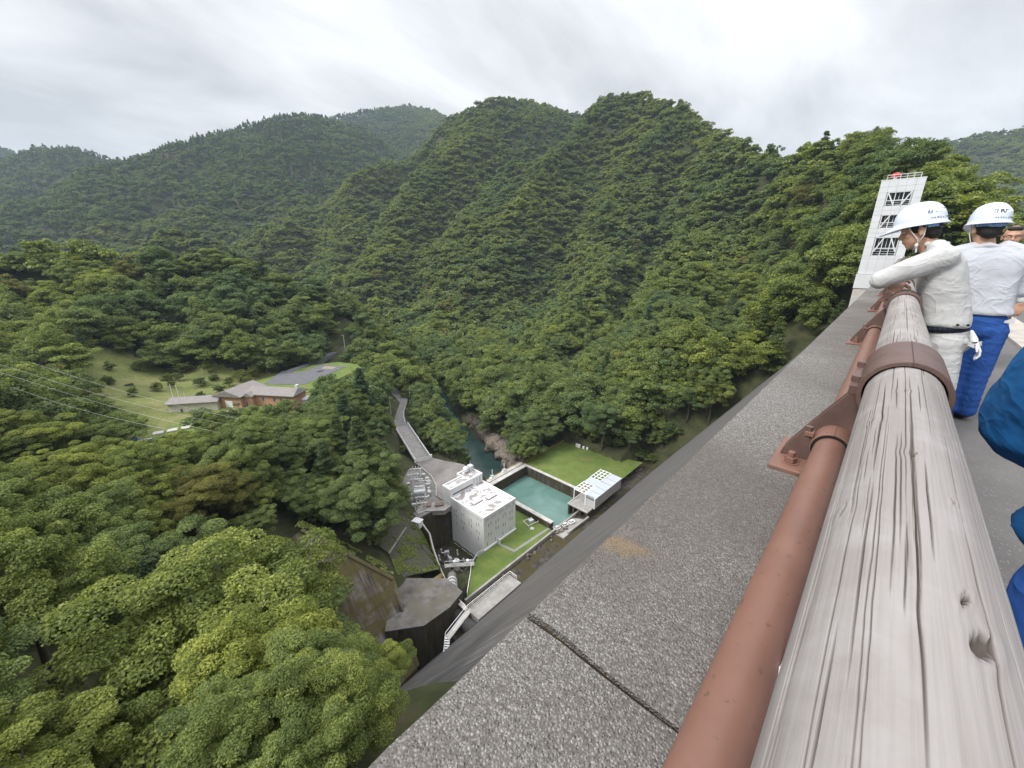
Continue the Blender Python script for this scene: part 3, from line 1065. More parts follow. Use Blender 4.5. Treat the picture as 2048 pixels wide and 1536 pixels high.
t = NT('brown_painted_steel')
v = t.coord('Position')
f = t.noise(v, 9.0, 6, 0.6)
c = t.ramp(f, (0.3, (0.195, 0.100, 0.073)), (0.7, (0.240, 0.126, 0.094)))
sp = t.noise(v, 60.0, 4, 0.6)
c = t.mix(t.ramp(sp, (0.63, 0.0), (0.69, 0.85)), c, (0.10, 0.065, 0.052))
rs = t.noise(t.coord('Position', (3.0, 14.0, 14.0)), 1.0, 6, .7, .6)
c = t.mix(t.ramp(rs, (0.56, 0.0), (0.72, 0.5)), c, (0.17, 0.10, 0.078))
sp2 = t.noise(v, 24.0, 5, 0.7)
c = t.mix(t.ramp(sp2, (0.70, 0.0), (0.76, 0.6)), c, (0.50, 0.40, 0.34))
t.col(c).rough(0.48)
t.bump(t.noise(v, 220.0, 2), 0.06, 0.002)
M_steel = t.m
M_steeld = plain('dark_brown_steel', (0.125, 0.078, 0.066), 0.5, 0.22, 14.0, bump=0.1, bscale=150, coord='Position')

t = NT('weathered_log')
v = t.coord('Object')
vg = t.coord('Object', (1.5, 90.0, 90.0))
vf = t.coord('Object', (5.0, 260.0, 260.0))
vw = t.coord('Object', (1.2, 22.0, 22.0))
big = t.noise(vw, 1.0, 5, 0.6, 0.4)
gr = t.noise(vg, 1.0, 5, 0.65, 0.5)
fi = t.noise(vf, 1.0, 3, 0.6)
c = t.ramp(big, (0.28, (0.235, 0.212, 0.20)), (0.5, (0.285, 0.262, 0.25)), (0.75, (0.335, 0.315, 0.305)))
c = t.mix(t.ramp(gr, (0.34, 0.40), (0.52, 0.0)), c, (0.20, 0.178, 0.166))
c = t.mix(t.ramp(fi, (0.34, 0.35), (0.5, 0.0)), c, (0.21, 0.188, 0.176))
pat = t.noise(v, 7.0, 5, 0.6)
c = t.mix(t.ramp(pat, (0.50, 0.0), (0.72, 0.45)), c, (0.43, 0.42, 0.415))
ca = t.n('ShaderNodeAttribute', attribute_type='GEOMETRY', attribute_name='crack')
c = t.mix(ca.outputs['Fac'], c, (0.075, 0.060, 0.050))
t.col(c).rough(0.85)
b1 = t.bump(gr, 0.35, 0.0025)
t.bump(fi, 0.3, 0.0012, b1)
M_log = t.m
M_crack = plain('dark_crack_wood', (0.06, 0.048, 0.04), 0.95, 0.3, 30)

# ---- body of the dam
dam = empty('dam', (0, 0, 0), 0, 'long concrete dam with a dark streaked sloping face and pebbly parapet', 'dam')
m = MB()
prof = [(face_y(-0.03), -0.03), (face_y(-5.277), -5.277), (face_y(-95), -95)]
xs = np.linspace(-62, 214, 47)
for a, b in zip(xs[:-1], xs[1:]):
    for (ya, za), (yb, zb) in zip(prof[:-1], prof[1:]):
        m.quad((a, ya, za), (a, yb, zb), (b, yb, zb), (b, ya, za))
m.quad((-62, -9, -0.03), (-62, face_y(-0.03), -0.03), (214, face_y(-0.03), -0.03), (214, -9, -0.03))
m.quad((-62, -9, -95), (-62, -9, -0.03), (214, -9, -0.03), (214, -9, -95))
m.quad((214, -9, -95), (214, -9, -0.03), (214, face_y(-0.03), -0.03), (214, face_y(-95), -95))
m.quad((-62, -9, -0.03), (-62, -9, -95), (-62, face_y(-95), -95), (-62, face_y(-0.03), -0.03))
m.build('dam_body', M_face, dam)

# parapet blocks with open joints; the outer top edge is rounded
joints = [-60, -6.62] + [0.438 + 7.06 * i for i in range(0, 14)] + [110, 160, 210]


def parapet_block(x0, x1, near):
    rng = random.Random(int(x0 * 10))
    nx = max(2, int((x1 - x0) / (0.012 if near else 3.0)))
    nx = min(nx, 220)
    prof = [(-0.27, 0.002), (-0.27, PZ - 0.02), (-0.25, PZ)]
    prof += [(y_, PZ) for y_ in np.linspace(-0.12, PE - 0.012, 8)]
    for k in range(1, 6):
        a_ = k / 5.0 * R(90)
        prof.append((PE - 0.012 + 0.014 * math.sin(a_), PZ - 0.014 * (1 - math.cos(a_))))
    zl = prof[-1]
    prof += [(zl[0] + 0.008 * d_, zl[1] - d_) for d_ in (0.2, 0.45, zl[1] - 0.0)]
    n_ = len(prof)
    V, F = [], []
    for i in range(nx + 1):
        s_ = i / nx
        x = x0 + (x1 - x0) * s_
        for j, (py, pz) in enumerate(prof):
            ex = 0.0
            if i == 0:
                ex = abs(rng.gauss(0, 0.0028)) + (0.0015 if pz > PZ - .03 else 0)
            if i == nx:
                ex = -abs(rng.gauss(0, 0.0028)) - (0.0015 if pz > PZ - .03 else 0)
            dz = rng.gauss(0, 0.0012) if (near and 2 < j < 14) else 0
            if i in (0, nx) and pz > PZ - .03:
                dz -= 0.0025
            V.append((x + ex, py, pz + dz))
        if i:
            for j in range(n_ - 1):
                a_ = (i - 1) * n_ + j
                F.append((a_, a_ + n_, a_ + n_ + 1, a_ + 1))
    F.append(tuple(range(n_)))
    F.append(tuple(range(nx * n_, (nx + 1) * n_))[::-1])
    me = bpy.data.meshes.new('parapet_block')
    me.from_pydata(V, [], F)
    me.materials.append(M_agg)
    me.materials.append(M_face)
    me.polygons.foreach_set('material_index', [1 if (len(f_) == 4 and (f_[0] % n_) >= n_ - 4) else 0 for f_ in F])
    me.polygons.foreach_set('use_smooth', [True] * len(me.polygons))
    me.set_sharp_from_angle(angle=R(35))
    return link('parapet_block', me, dam)


for a, b in zip(joints[:-1], joints[1:]):
    parapet_block(a + 0.002, b - 0.002, b < 9 and a > -8)
M_fil = plain('mossy_joint_filler', (0.055, 0.038, 0.022), 0.95, 0.4, 20, bump=0.6, bscale=60)
for j in joints[1:-1]:
    MB().box(j - 0.02, -0.24, 0.03, j + 0.02, PE - 0.03, PZ - 0.014).build('joint_filler', M_fil, dam)

# crest road, kerb strip, far parapet
m = MB()
m.box(-62, -1.58, -0.03, 214, -0.2705, 0.0)
o = m.build('footway', M_asph)
tag(o, kind='structure')
m = MB()
m.box(-62, -7.4, -0.03, 214, -2.06, -0.004)
o = m.build('crest_road', M_asph)
tag(o, kind='structure')
kerb = empty('kerb', (0, -1.82, 0), 0, 'pale concrete kerb strip of slabs along the crest road', 'kerb')
me0 = None
for i in range(38):
    m = MB()
    if me0 is None:
        m.box(-0.994, -0.235, -0.03, 0.994, 0.235, 0.035)
        ko = m.build('kerb_slab', M_kerb, kerb, bevel=0.01)
        me0 = ko.data
    else:
        ko = link('kerb_slab', me0, kerb)
    ko.location = (-3 + 2.0 * i, 0, 0)
up_par = MB().box(-62, -8.9, -0.03, 214, -8.45, 0.95).build('upstream_parapet', M_agg)
tag(up_par, 'low concrete parapet along the far side of the crest road', 'parapet')
lake = MB().quad((-60, -3000, -12), (400, -3000, -12), (400, -9, -12), (-60, -9, -12)).build('reservoir', plain('lake_water', (0.05, 0.09, 0.08), 0.12, 0.1, 0.05))
tag(lake, kind='structure')

# small brown marker block with a round emblem on the kerb line
mk = empty('marker_box', (11.1, -1.50, 0.0), R(8), 'small brown marker block with a round pale ring, beside the kerb', 'marker')
MB().box(-0.05, -0.105, 0, 0.05, 0.105, 0.40).build('block', M_steeld, mk, bevel=0.006)
MB().box(-0.055, -0.11, 0.395, 0.055, 0.11, 0.415).build('cap', M_kerb, mk, bevel=0.004)
m = MB()
for k in range(20):
    a0, a1 = 2 * math.pi * k / 20, 2 * math.pi * (k + 1) / 20
    q = lambda a_, r_: (-0.0535, r_ * math.cos(a_), 0.30 + r_ * math.sin(a_))
    m.quad(q(a0, .058), q(a1, .058), q(a1, .040), q(a0, .040))
m.build('ring_emblem', plain('white_enamel', (0.75, 0.74, 0.72), 0.4, 0.05), mk)
m = MB()
m.tube([(-0.054, 0, 0.30), (-0.051, 0, 0.30)], 0.026, 14)
m.build('emblem_disc', plain('red_enamel', (0.25, 0.05, 0.04), 0.4, 0.05), mk)

# ---- log railing
LY, LZ, LR = -0.072, 1.026, 0.0735
PY, PPZ, PR = 0.0357, 0.822, 0.0385
BR = [-0.96 + 2.45 * i for i in range(0, 36)]        # bracket positions
rail = empty('railing', (0, 0, PZ), 0, 'weathered log handrail with a brown steel pipe and brackets on the parapet', 'railing')
KNOTS = {0: [(0.383, -22.8, .0085, .019), (0.430, -18, .0028, .012), (0.619, -22.2, .0022, .006), (0.732, 2.6, .0026, .010), (0.908, 42.8, .0026, .013), (1.093, 8.2, .0024, .009), (0.563, 54.5, .0030, .015)]}


def log_section(x0, x1, i):
    rng = np.random.RandomState(40 + i)
    nd, nb, nl = ((600, 24, 360) if i == 0 else (380, 20, 220) if i == 1 else (56, 10, 60) if i < 5 else (14, 6, 4))
    nc = nd + nb
    th = np.concatenate([np.linspace(-1.92, 1.92, nd, endpoint=False), np.linspace(1.92, 2 * np.pi - 1.92, nb, endpoint=False)])
    xx = np.linspace(x0, x1, nl + 1)
    TH, XX = np.meshgrid(th, xx)
    rr = LR * (1 + 0.012 * np.sin(2 * TH + XX * 1.3 + i) + 0.010 * np.sin(XX * 3.1 + i * 2)) + 0.0016 * fbm(XX * 2.2 + i * 9, TH * 2.2, 3)
    rr = rr - 0.0004 * np.abs(fbm(XX * 5 + i, np.cos(TH) * 22 + np.sin(TH) * 17, 3))
    dep = np.zeros_like(rr)
    kn = KNOTS.get(i, [(x0 + (x1 - x0) * rng.rand(), -60 + 120 * rng.rand(), .0028, .010) for _ in range(3)])
    # grain bends round the knots
    warp = np.zeros_like(TH)
    for kx, ka, kr, kl in kn:
        a0 = np.radians(ka)
        dth = (TH - a0 + np.pi) % (2 * np.pi) - np.pi
        w = np.exp(-((XX - kx) / (kl * 1.8)) ** 2 - (dth * LR / (kr * 4 + .006)) ** 2)
        warp += np.tanh(dth / 0.12) * w * 0.045
    G = TH - warp
    nk = 120 if i < 2 else 14
    if i < 5:
        for c_ in range(nk):
            a0 = rng.rand() * 2 * np.pi if c_ > nk * 0.6 else np.radians(-70 + 140 * rng.rand())
            xc = x0 + (x1 - x0) * rng.rand()
            L = (0.03 + 0.34 * rng.rand() ** 2.2) * (x1 - x0) / 1.6
            wd = (0.00030 + 0.00042 * rng.rand()) * (1.25 if c_ % 9 == 0 else 1)
            wander = 0.022 * (fbm(XX * 3.0 + c_ * 7.3, XX * 0 + c_, 3)) * 2 + 0.006 * (fbm(XX * 22 + c_, XX * 0 + 3 * c_, 2)) * 2
            dth = (G - a0 - wander + np.pi) % (2 * np.pi) - np.pi
            taper = np.clip(1 - ((XX - xc) / L) ** 2, 0, 1) ** 0.5
            d_ = np.abs(dth) * LR
            dep = np.maximum(dep, taper * np.clip(1 - d_ / (wd * 1.6 * (0.35 + taper)), 0, 1) * (0.0032 + 0.0012 * (c_ % 9 == 0)))
    dark = np.clip((dep - 0.0005) / 0.0024, 0, 1)
    for kx, ka, kr, kl in kn:
        a0 = np.radians(ka)
        dth = ((TH - a0 + np.pi) % (2 * np.pi) - np.pi) * LR
        sk = (XX - kx) * 0.30
        q = ((XX - kx) / kl) ** 2 + ((dth + sk) / kr) ** 2
        rr = rr + 0.0010 * np.exp(-((np.sqrt(q) - 1.35) / 0.5) ** 2)
        hole = np.clip(1.25 - q * 1.6, 0, 1)
        dep = np.maximum(dep, hole * 0.007)
        dark = np.maximum(dark, np.clip(hole * 2.2, 0, 1))
    rr = rr - dep
    V = np.stack([XX, LY + rr * np.sin(TH), LZ - PZ + rr * np.cos(TH)], -1).reshape(-1, 3)
    I = np.arange((nl + 1) * nc).reshape(nl + 1, nc)
    J = np.roll(I, -1, 1)
    F = np.stack([I[:-1], J[:-1], J[1:], I[1:]], -1).reshape(-1, 4)
    me = np_mesh('log', V, F, M_log, smooth=True, attr={'crack': ('POINT', dark.ravel())})
    o = link('log', me, rail)
    return o


for i, (a, b) in enumerate(zip(BR[:-1], BR[1:])):
    log_section(a, b, i)
    pts = [(a + (b - a) * k / 6, PY, PPZ - PZ) for k in range(7)]
    po = MB().tube(pts, PR, 40 if i < 3 else 14, caps=False).build('pipe', M_steel, rail, smooth=True)


def hexnut(m, c, ax, r, h):
    c = Vector(c)
    ax = Vector(ax)
    m.tube([c, c + ax * h], r, 6)


def ring(m, x0, x1, yc, zc, ri, ro, n=48, a0=0.0, a1=2 * math.pi):
    V, F = [], []
    for k in range(n + 1):
        a = a0 + (a1 - a0) * k / n
        for x, r_ in ((x0, ri), (x0, ro), (x1, ro), (x1, ri)):
            V.append((x, yc + r_ * math.sin(a), zc + r_ * math.cos(a)))
        if k:
            b = (k - 1) * 4
            for j in range(4):
                F.append((b + j, b + 4 + j, b + 4 + (j + 1) % 4, b + (j + 1) % 4))
    F.append((3, 2, 1, 0))
    F.append((n * 4, n * 4 + 1, n * 4 + 2, n * 4 + 3))
    m._add(V, F)


def make_bracket():
    e_ = empty('bracket')
    e_.parent = rail
    pz = 0.0
    MB().box(-0.135, -0.14, 0.001, 0.135, 0.173, 0.014).build('base_plate', M_steel, e_, bevel=0.002)
    # curved twin gussets from the plate's outer end up to the log sleeve
    prof = [(0.160, 0.0145), (0.155, 0.035), (0.128, 0.085), (0.100, 0.135), (0.068, 0.19), (0.035, 0.245), (0.006, 0.285), (-0.006, 0.305), (-0.03, 0.30), (-0.07, 0.225), (-0.12, 0.10), (-0.13, 0.0145)]
    for x in (-0.026, 0.016):
        m = MB()
        n_ = len(prof)
        V = [(x, y, z) for y, z in prof] + [(x + 0.010, y, z) for y, z in prof]
        F = [tuple(range(n_)), tuple(range(n_, 2 * n_))[::-1]] + [(i, n_ + i, n_ + (i + 1) % n_, (i + 1) % n_) for i in range(n_)]
        m._add(V, F)
        m.build('gusset', M_steeld, e_, bevel=0.0012)
    m = MB()
    ring(m, -0.165, 0.165, LY, LZ - PZ, LR + 0.003, LR + 0.0145)
    sl = m.build('log_sleeve', M_steeld, e_, smooth=True, bevel=0.0015)
    m = MB()
    m.box(-0.15, LY + LR + 0.012, LZ - PZ - 0.02, 0.15, LY + LR + 0.030, LZ - PZ + 0.005)
    m.build('flange', M_steeld, e_, bevel=0.0015)
    m = MB()
    for x in (-0.10, 0.10):
        m = MB()
        hexnut(m, (x, LY + LR + 0.02, LZ - PZ + 0.005), (0, 0, 1), 0.012, 0.016)
        m.build('sleeve_bolt', M_steeld, e_)
    m = MB()
    ring(m, -0.115, 0.105, PY, PPZ - PZ, PR + 0.0035, PR + 0.010, 40)
    m.build('pipe_clamp', M_steel, e_, smooth=True, bevel=0.0012)
    m = MB()
    ring(m, -0.119, -0.1155, PY, PPZ - PZ, PR + 0.0005, PR + 0.0075, 40)
    m.build('rubber_seal', plain('black_rubber', (0.012, 0.011, 0.011), 0.7, 0.2), e_, smooth=True)
    m = MB()
    m.cbox((-0.085, PY + PR + 0.018, PPZ - PZ + 0.028), (0.03, 0.022, 0.014))
    m.build('clamp_lug', M_steel, e_, bevel=0.001)
    m = MB()
    hexnut(m, (-0.085, PY + PR + 0.022, PPZ - PZ + 0.012), (0, 0, 1), 0.011, 0.036)
    m.build('clamp_bolt', M_steeld, e_)
    for x in (-0.08, 0.08):
        m = MB()
        m.tube([(x, 0.123, 0.0135), (x, 0.123, 0.0165)], 0.0235, 24)
        w_ = m.build('washer', M_steel, e_, smooth=True)
        m = MB()
        hexnut(m, (x, 0.123, 0.0166), (0, 0, 1), 0.0172, 0.018)
        m.build('nut', M_steel, e_, bevel=0.001)
        m = MB()
        m.tube([(x, 0.123, 0.034), (x, 0.123, 0.050), (x, 0.123, 0.0515)], [0.010, 0.010, 0.0085], 14)
        m.build('stud', M_steel, e_, smooth=True)
    return e_


b0 = make_bracket()
b0.location = (BR[1], 0, 0)
for i, x in enumerate(BR):
    if i == 1 or i > 20:
        continue
    e_ = b0.copy()
    col.objects.link(e_)
    e_.location = (x, 0, 0)
    e_.rotation_euler = (0, 0, 0)
    for ch in list(b0.children):
        c_ = ch.copy()
        col.objects.link(c_)
        c_.parent = e_

# feather-like white scrap caught on the pipe
m = MB()
for k in range(9):
    a = -0.5 + k * 0.12
    p0 = Vector((0.520, PY - 0.034, PPZ + 0.022))
    p1 = p0 + Vector((-0.035 + 0.012 * k, -0.006 + 0.004 * math.sin(k), 0.004 + 0.006 * math.cos(k * 1.7)))
    m.bar(p0, p1, 0.0035, 0.0006)
m.bar((0.52, PY - 0.034, PPZ + 0.022), (0.47, PY - 0.040, PPZ + 0.014), 0.007, 0.0008)
o = m.build('feather', plain('feather_white', (0.75, 0.75, 0.76), 0.8, 0.1, 90))
tag(o, 'small white feather stuck to the brown pipe', 'feather')

# ---- lift tower
M_pan = plain('white_tower_panel', (0.66, 0.67, 0.68), 0.5, 0.05, 0.8, coord='Position')
M_tw = plain('white_frame', (0.70, 0.71, 0.72), 0.45, 0.05, 2.0)
M_dk = plain('dark_glass', (0.025, 0.035, 0.035), 0.12, 0.3, 0.7)
M_joint = plain('panel_joint', (0.30, 0.31, 0.32), 0.7, 0.1)
TX = 90.0
tower = empty('lift_tower', (TX, 2.45, -5), 0, 'white panelled lift tower with three braced window bays at the far end of the dam', 'tower')
y0, y1 = -2.53, 2.55
zt = 17.2
WIN = [(13.45, 15.5), (10.24, 12.24), (6.05, 8.89)]
WY = (-1.40, 1.42)
m = MB()
# body as wall strips round the window openings
m.box(0.05, y0 + .02, -8, 5.5, y1 - .02, WIN[2][0])
m.box(0.05, y0 + .02, WIN[2][1], 5.5, y1 - .02, WIN[1][0])
m.box(0.05, y0 + .02, WIN[1][1], 5.5, y1 - .02, WIN[0][0])
m.box(0.05, y0 + .02, WIN[0][1], 5.5, y1 - .02, zt - .02)
for z0_, z1_ in WIN:
    m.box(0.05, y0 + .02, z0_, 5.5, WY[0], z1_)
    m.box(0.05, WY[1], z0_, 5.5, y1 - .02, z1_)
m.build('wall', M_joint, tower)
cols_ = np.linspace(y0, y1, 6)
rows = [zt, 16.3, 15.5, 14.47, 13.45, 12.85, 12.24, 11.24, 10.24, 9.55, 8.89, 7.47, 6.05, 5.6, 3.2]
pm = {}
for ra, rb in zip(rows[:-1], rows[1:]):
    for ci in range(5):
        ya, yb = cols_[ci], cols_[ci + 1]
        zm = (ra + rb) / 2
        segs = [(ya, yb)]
        if any(w0 < zm < w1 for w0, w1 in WIN):
            if 0 < ci < 4:
                continue
            segs = [(ya, min(yb, WY[0]))] if ci == 0 else [(max(ya, WY[1]), yb)]
        for sa, sb in segs:
            key = (round(sb - sa, 2), round(ra - rb, 2))
            w_, h_ = key
            if key not in pm:
                mm = MB().box(0, 0.012, 0.012, 0.05, w_ - 0.012, h_ - 0.012)
                po = mm.build('panel', M_pan, tower)
                pm[key] = po.data
            else:
                po = link('panel', pm[key], tower)
            po.location = (0, sa, rb)
MB().box(-0.02, y0 - .03, zt - .02, 5.52, y1 + .03, zt + 0.12).build('coping', M_pan, tower)
# lower ledge and base in small tiles
MB().box(-0.25, y0 - 0.02, 0.9, 5.5, y1 + 0.12, 3.15).build('base_band', M_pan, tower)
MB().box(-0.10, y0 - 0.02, -8, 5.5, y1 + 0.05, 0.85).build('tiled_base', plain('cream_tile', (0.52, 0.50, 0.45), 0.6, 0.12, 3, coord='Position'), tower)
for wi, (z0_, z1_) in enumerate(WIN):
    wf = empty('window_bay')
    wf.parent = tower
    MB().box(0.9, WY[0], z0_, 0.92, WY[1], z1_).build('pane', M_dk, wf)
    m = MB()
    d = 0.09
    m.box(0.02, WY[0], z0_, 0.25, WY[0] + d, z1_)
    m.box(0.02, WY[1] - d, z0_, 0.25, WY[1], z1_)
    m.box(0.02, WY[0] + d, z0_, 0.25, WY[1] - d, z0_ + d)
    m.box(0.02, WY[0] + d, z1_ - d, 0.25, WY[1] - d, z1_)
    m.build('frame', M_tw, wf)
    for y_ in (-0.47, 0.47):
        MB().box(0.08, y_ - .05, z0_ + d, 0.22, y_ + .05, z1_ - d).build('mullion', M_tw, wf)
    zm = z0_ + (z1_ - z0_) * 0.42
    MB().box(0.09, WY[0] + d, zm - .05, 0.21, WY[1] - d, zm + .05).build('transom', M_tw, wf)
    for k in range(3):
        zz = z0_ + .12 + (zm - z0_) * (k + .5) / 3.2
        MB().box(0.5, WY[0], zz, 0.56, WY[1], zz + .07).build('stair_rail', M_tw, wf)
    for y_ in (-0.95, 0.0, .95):
        MB().box(0.55, y_ - .03, zm, 0.6, y_ + .03, z1_ - .1).build('guide_rail', M_tw, wf)
    for s in (-1, 1):
        if wi == 0:
            a_, b_ = (0.04, s * 1.30, z1_ - .15), (0.04, s * 0.42, z0_ + .12)
        else:
            a_, b_ = (0.04, s * 1.30, z0_ + .15 + (0.5 if wi == 2 else 0)), (0.04, s * 0.45, z1_ - .12)
        MB().bar(a_, b_, 0.16, 0.16).build('brace', M_tw, wf)
hr = empty('roof_rail')
hr.parent = tower
for y_ in np.linspace(-1.85, 1.95, 6):
    MB().box(0.2, y_ - .03, zt + .12, 0.26, y_ + .03, zt + .75).build('post', M_tw, hr)
MB().box(0.2, -1.9, zt + .75, 0.26, 2.0, zt + .82).build('top_bar', M_tw, hr)
MB().box(0.215, -1.9, zt + .42, 0.245, 2.0, zt + .46).build('mid_bar', M_tw, hr)
bm = bmesh.new()
bmesh.ops.create_uvsphere(bm, u_segments=18, v_segments=10, radius=0.62)
for v_ in bm.verts:
    v_.co.z = max(v_.co.z, -0.05) * 0.85
    v_.co.x *= 0.8
me = bpy.data.meshes.new('beacon')
bm.to_mesh(me)
bm.free()
me.materials.append(plain('red_beacon', (0.62, 0.03, 0.025), 0.35, 0.1))
me.polygons.foreach_set('use_smooth', [True] * len(me.polygons))
bo = link('beacon', me, tower)
bo.location = (0.9, 1.05, zt + .62)
MB().tube([(0.9, 1.05, zt), (0.9, 1.05, zt + .62)], 0.2, 12).build('beacon_post', M_tw, tower)

# ================================================================== works at the foot of the dam
t = NT('mown_grass')
v = t.coord('Position')
f = t.noise(v, 0.25, 5, 0.6)
f2 = t.noise(v, 2.5, 6, 0.7)
c = t.ramp(f, (0.3, (0.085, 0.135, 0.028)), (0.5, (0.115, 0.165, 0.036)), (0.7, (0.16, 0.19, 0.050)))
c = t.mix(0.55, c, t.ramp(f2, (0.3, 0.28), (0.7, 0.72)), 'OVERLAY')
dry_ = t.noise(v, 0.11, 4, 0.6)
c = t.mix(t.ramp(dry_, (0.60, 0.0), (0.72, 0.6)), c, (0.20, 0.15, 0.065))
t.col(c).rough(0.95)
t.bump(t.noise(v, 9.0, 4), 0.8, 0.08)
M_grass = t.m

t = NT('rough_meadow')
v = t.coord('Position')
f = t.noise(v, 0.14, 6, 0.65)
f2 = t.noise(v, 1.6, 6, 0.7)
c = t.ramp(f, (0.28, (0.10, 0.135, 0.035)), (0.5, (0.16, 0.18, 0.055)), (0.72, (0.24, 0.215, 0.10)))
c = t.mix(0.6, c, t.ramp(f2, (0.3, 0.22), (0.7, 0.75)), 'OVERLAY')
t.col(c).rough(0.95)
t.bump(f2, 0.9, 0.3)
M_mead = t.m

M_white = plain('white_wall_paint', (0.74, 0.745, 0.75), 0.6, 0.05, 0.6, coord='Position')
M_trim = plain('white_trim', (0.80, 0.80, 0.80), 0.5, 0.05, 1.0, coord='Position')
M_louv = plain('grey_louvre', (0.50, 0.51, 0.50), 0.6, 0.06, 2.0, coord='Position')
M_conc = plain('grey_concrete', (0.30, 0.285, 0.27), 0.9, 0.28, 0.5, bump=0.3, bscale=6, coord='Position')
M_concl = plain('pale_concrete', (0.46, 0.44, 0.41), 0.9, 0.22, 0.6, bump=0.3, bscale=6, coord='Position')
M_steelw = plain('pale_grey_paint', (0.60, 0.61, 0.62), 0.45, 0.08, 2.0)
M_black = plain('dark_machinery', (0.05, 0.048, 0.047), 0.6, 0.3, 1.5)


def stained(name, base, dark, moss, mossamt, vscale=(0.8, 0.8, 0.12), rough=0.9):
    t = NT(name)
    v = t.coord('Position')
    vs_ = t.coord('Position', vscale)
    s = t.noise(vs_, 1.0, 6, 0.65)
    b_ = t.noise(v, 0.25, 5, 0.6)
    c = t.ramp(s, (0.36, dark), (0.58, base))
    c = t.mix(t.ramp(b_, (0.5 - mossamt * .3, 0.0), (0.62 - mossamt * .2, 0.85)), c, moss)
    t.col(c).rough(rough)
    t.bump(t.noise(v, 5.0, 5), 0.5, 0.04)
    return t.m


M_mossw = stained('mossy_wall', (0.185, 0.162, 0.155), (0.038, 0.031, 0.023), (0.074, 0.062, 0.014), 0.42, (0.9, 0.09, 0.09))
M_wetw = stained('wet_black_wall', (0.085, 0.076, 0.068), (0.022, 0.019, 0.017), (0.055, 0.045, 0.014), 0.25)
M_tanw = stained('tan_mossy_wall', (0.21, 0.155, 0.060), (0.09, 0.065, 0.030), (0.11, 0.10, 0.025), 0.3)
M_block = stained('weathered_block_top', (0.17, 0.158, 0.148), (0.085, 0.078, 0.072), (0.12, 0.11, 0.085), 0.2, (0.35, 0.35, 0.35))

t = NT('roof_membrane')
v = t.coord('Position')
f = t.noise(v, 0.22, 5, 0.55, 2.2)
c = t.ramp(f, (0.36, (0.30, 0.262, 0.25)), (0.46, (0.36, 0.33, 0.32)), (0.50, (0.70, 0.70, 0.71)), (0.62, (0.80, 0.80, 0.81)), (0.68, (0.42, 0.39, 0.38)))
t.col(c).rough(0.35)
M_roofm = t.m

t = NT('pool_water')
v = t.coord('Position')
w1 = t.noise(v, 0.9, 6, 0.65, 1.8)
c = t.ramp(t.noise(v, 0.12, 4, 0.55, 1.0), (0.3, (0.085, 0.175, 0.15)), (0.7, (0.135, 0.235, 0.205)))
t.col(c).rough(0.10)
t.b.inputs['Specular IOR Level'].default_value = 0.5
t.bump(w1, 0.35, 0.10)
M_pool = t.m
t = NT('river_water')
v = t.coord('Position')
c = t.ramp(t.noise(v, 0.2, 5, 0.6), (0.3, (0.020, 0.045, 0.040)), (0.7, (0.036, 0.070, 0.062)))
t.col(c).rough(0.08)
t.bump(t.noise(v, 1.2, 6, 0.6, 1.2), 0.5, 0.12)
M_river = t.m
t = NT('white_water')
v = t.coord('Position')
t.col(t.ramp(t.noise(v, 1.0, 6, 0.7, 1.0), (0.4, (0.30, 0.36, 0.34)), (0.6, (0.75, 0.78, 0.78)))).rough(0.5)
t.bump(t.noise(v, 2.0, 6, 0.7), 1.0, 0.3)
M_foam = t.m


def struct(o):
    return tag(o, kind='structure')


def flat(name, poly, z, mat, th=0.25):
    return struct(MB().prism(poly, z - th, z).build(name, mat))


def drape(name, poly, mat, step=2.0, lift=0.15):
    """a patch that follows the ground inside a ground-plan polygon"""
    P = np.array(poly)
    x0, y0 = P.min(0)
    x1, y1 = P.max(0)
    nx, ny = int((x1 - x0) / step) + 2, int((y1 - y0) / step) + 2
    xx, yy = np.meshgrid(np.linspace(x0, x1, nx), np.linspace(y0, y1, ny))
    zz = ground_height(xx, yy) + lift
    I = np.arange(nx * ny).reshape(ny, nx)
    F = np.stack([I[:-1, :-1], I[:-1, 1:], I[1:, 1:], I[1:, :-1]], -1).reshape(-1, 4)
    cx = (xx[:-1, :-1] + xx[1:, 1:]).ravel() / 2
    cy_ = (yy[:-1, :-1] + yy[1:, 1:]).ravel() / 2
    F = F[poly_in(cx, cy_, poly)]
    used, inv = np.unique(F, return_inverse=True)
    V = np.stack([xx, yy, zz], -1).reshape(-1, 3)[used]
    return struct(link(name, np_mesh(name, V, inv.reshape(F.shape), mat, smooth=True)))


def ribbon(name, pts, w, mat, th=0.3):
    """road ribbon along 3-D centre points"""
    P = [Vector(p) for p in pts]
    L, Rr = [], []
    for i, p in enumerate(P):
        d = (P[min(i + 1, len(P) - 1)] - P[max(i - 1, 0)])
        d.z = 0
        d.normalize()
        n_ = Vector((-d.y, d.x, 0)) * (w / 2)
        L.append(p + n_)
        Rr.append(p - n_)
    m = MB()
    for i in range(len(P) - 1):
        m.quad(Rr[i], Rr[i + 1], L[i + 1], L[i])
        m.quad(L[i], L[i + 1], L[i + 1] - Vector((0, 0, th)), L[i] - Vector((0, 0, th)))
        m.quad(Rr[i] - Vector((0, 0, th)), Rr[i + 1] - Vector((0, 0, th)), Rr[i + 1], Rr[i])
    return struct(m.build(name, mat)), L, Rr


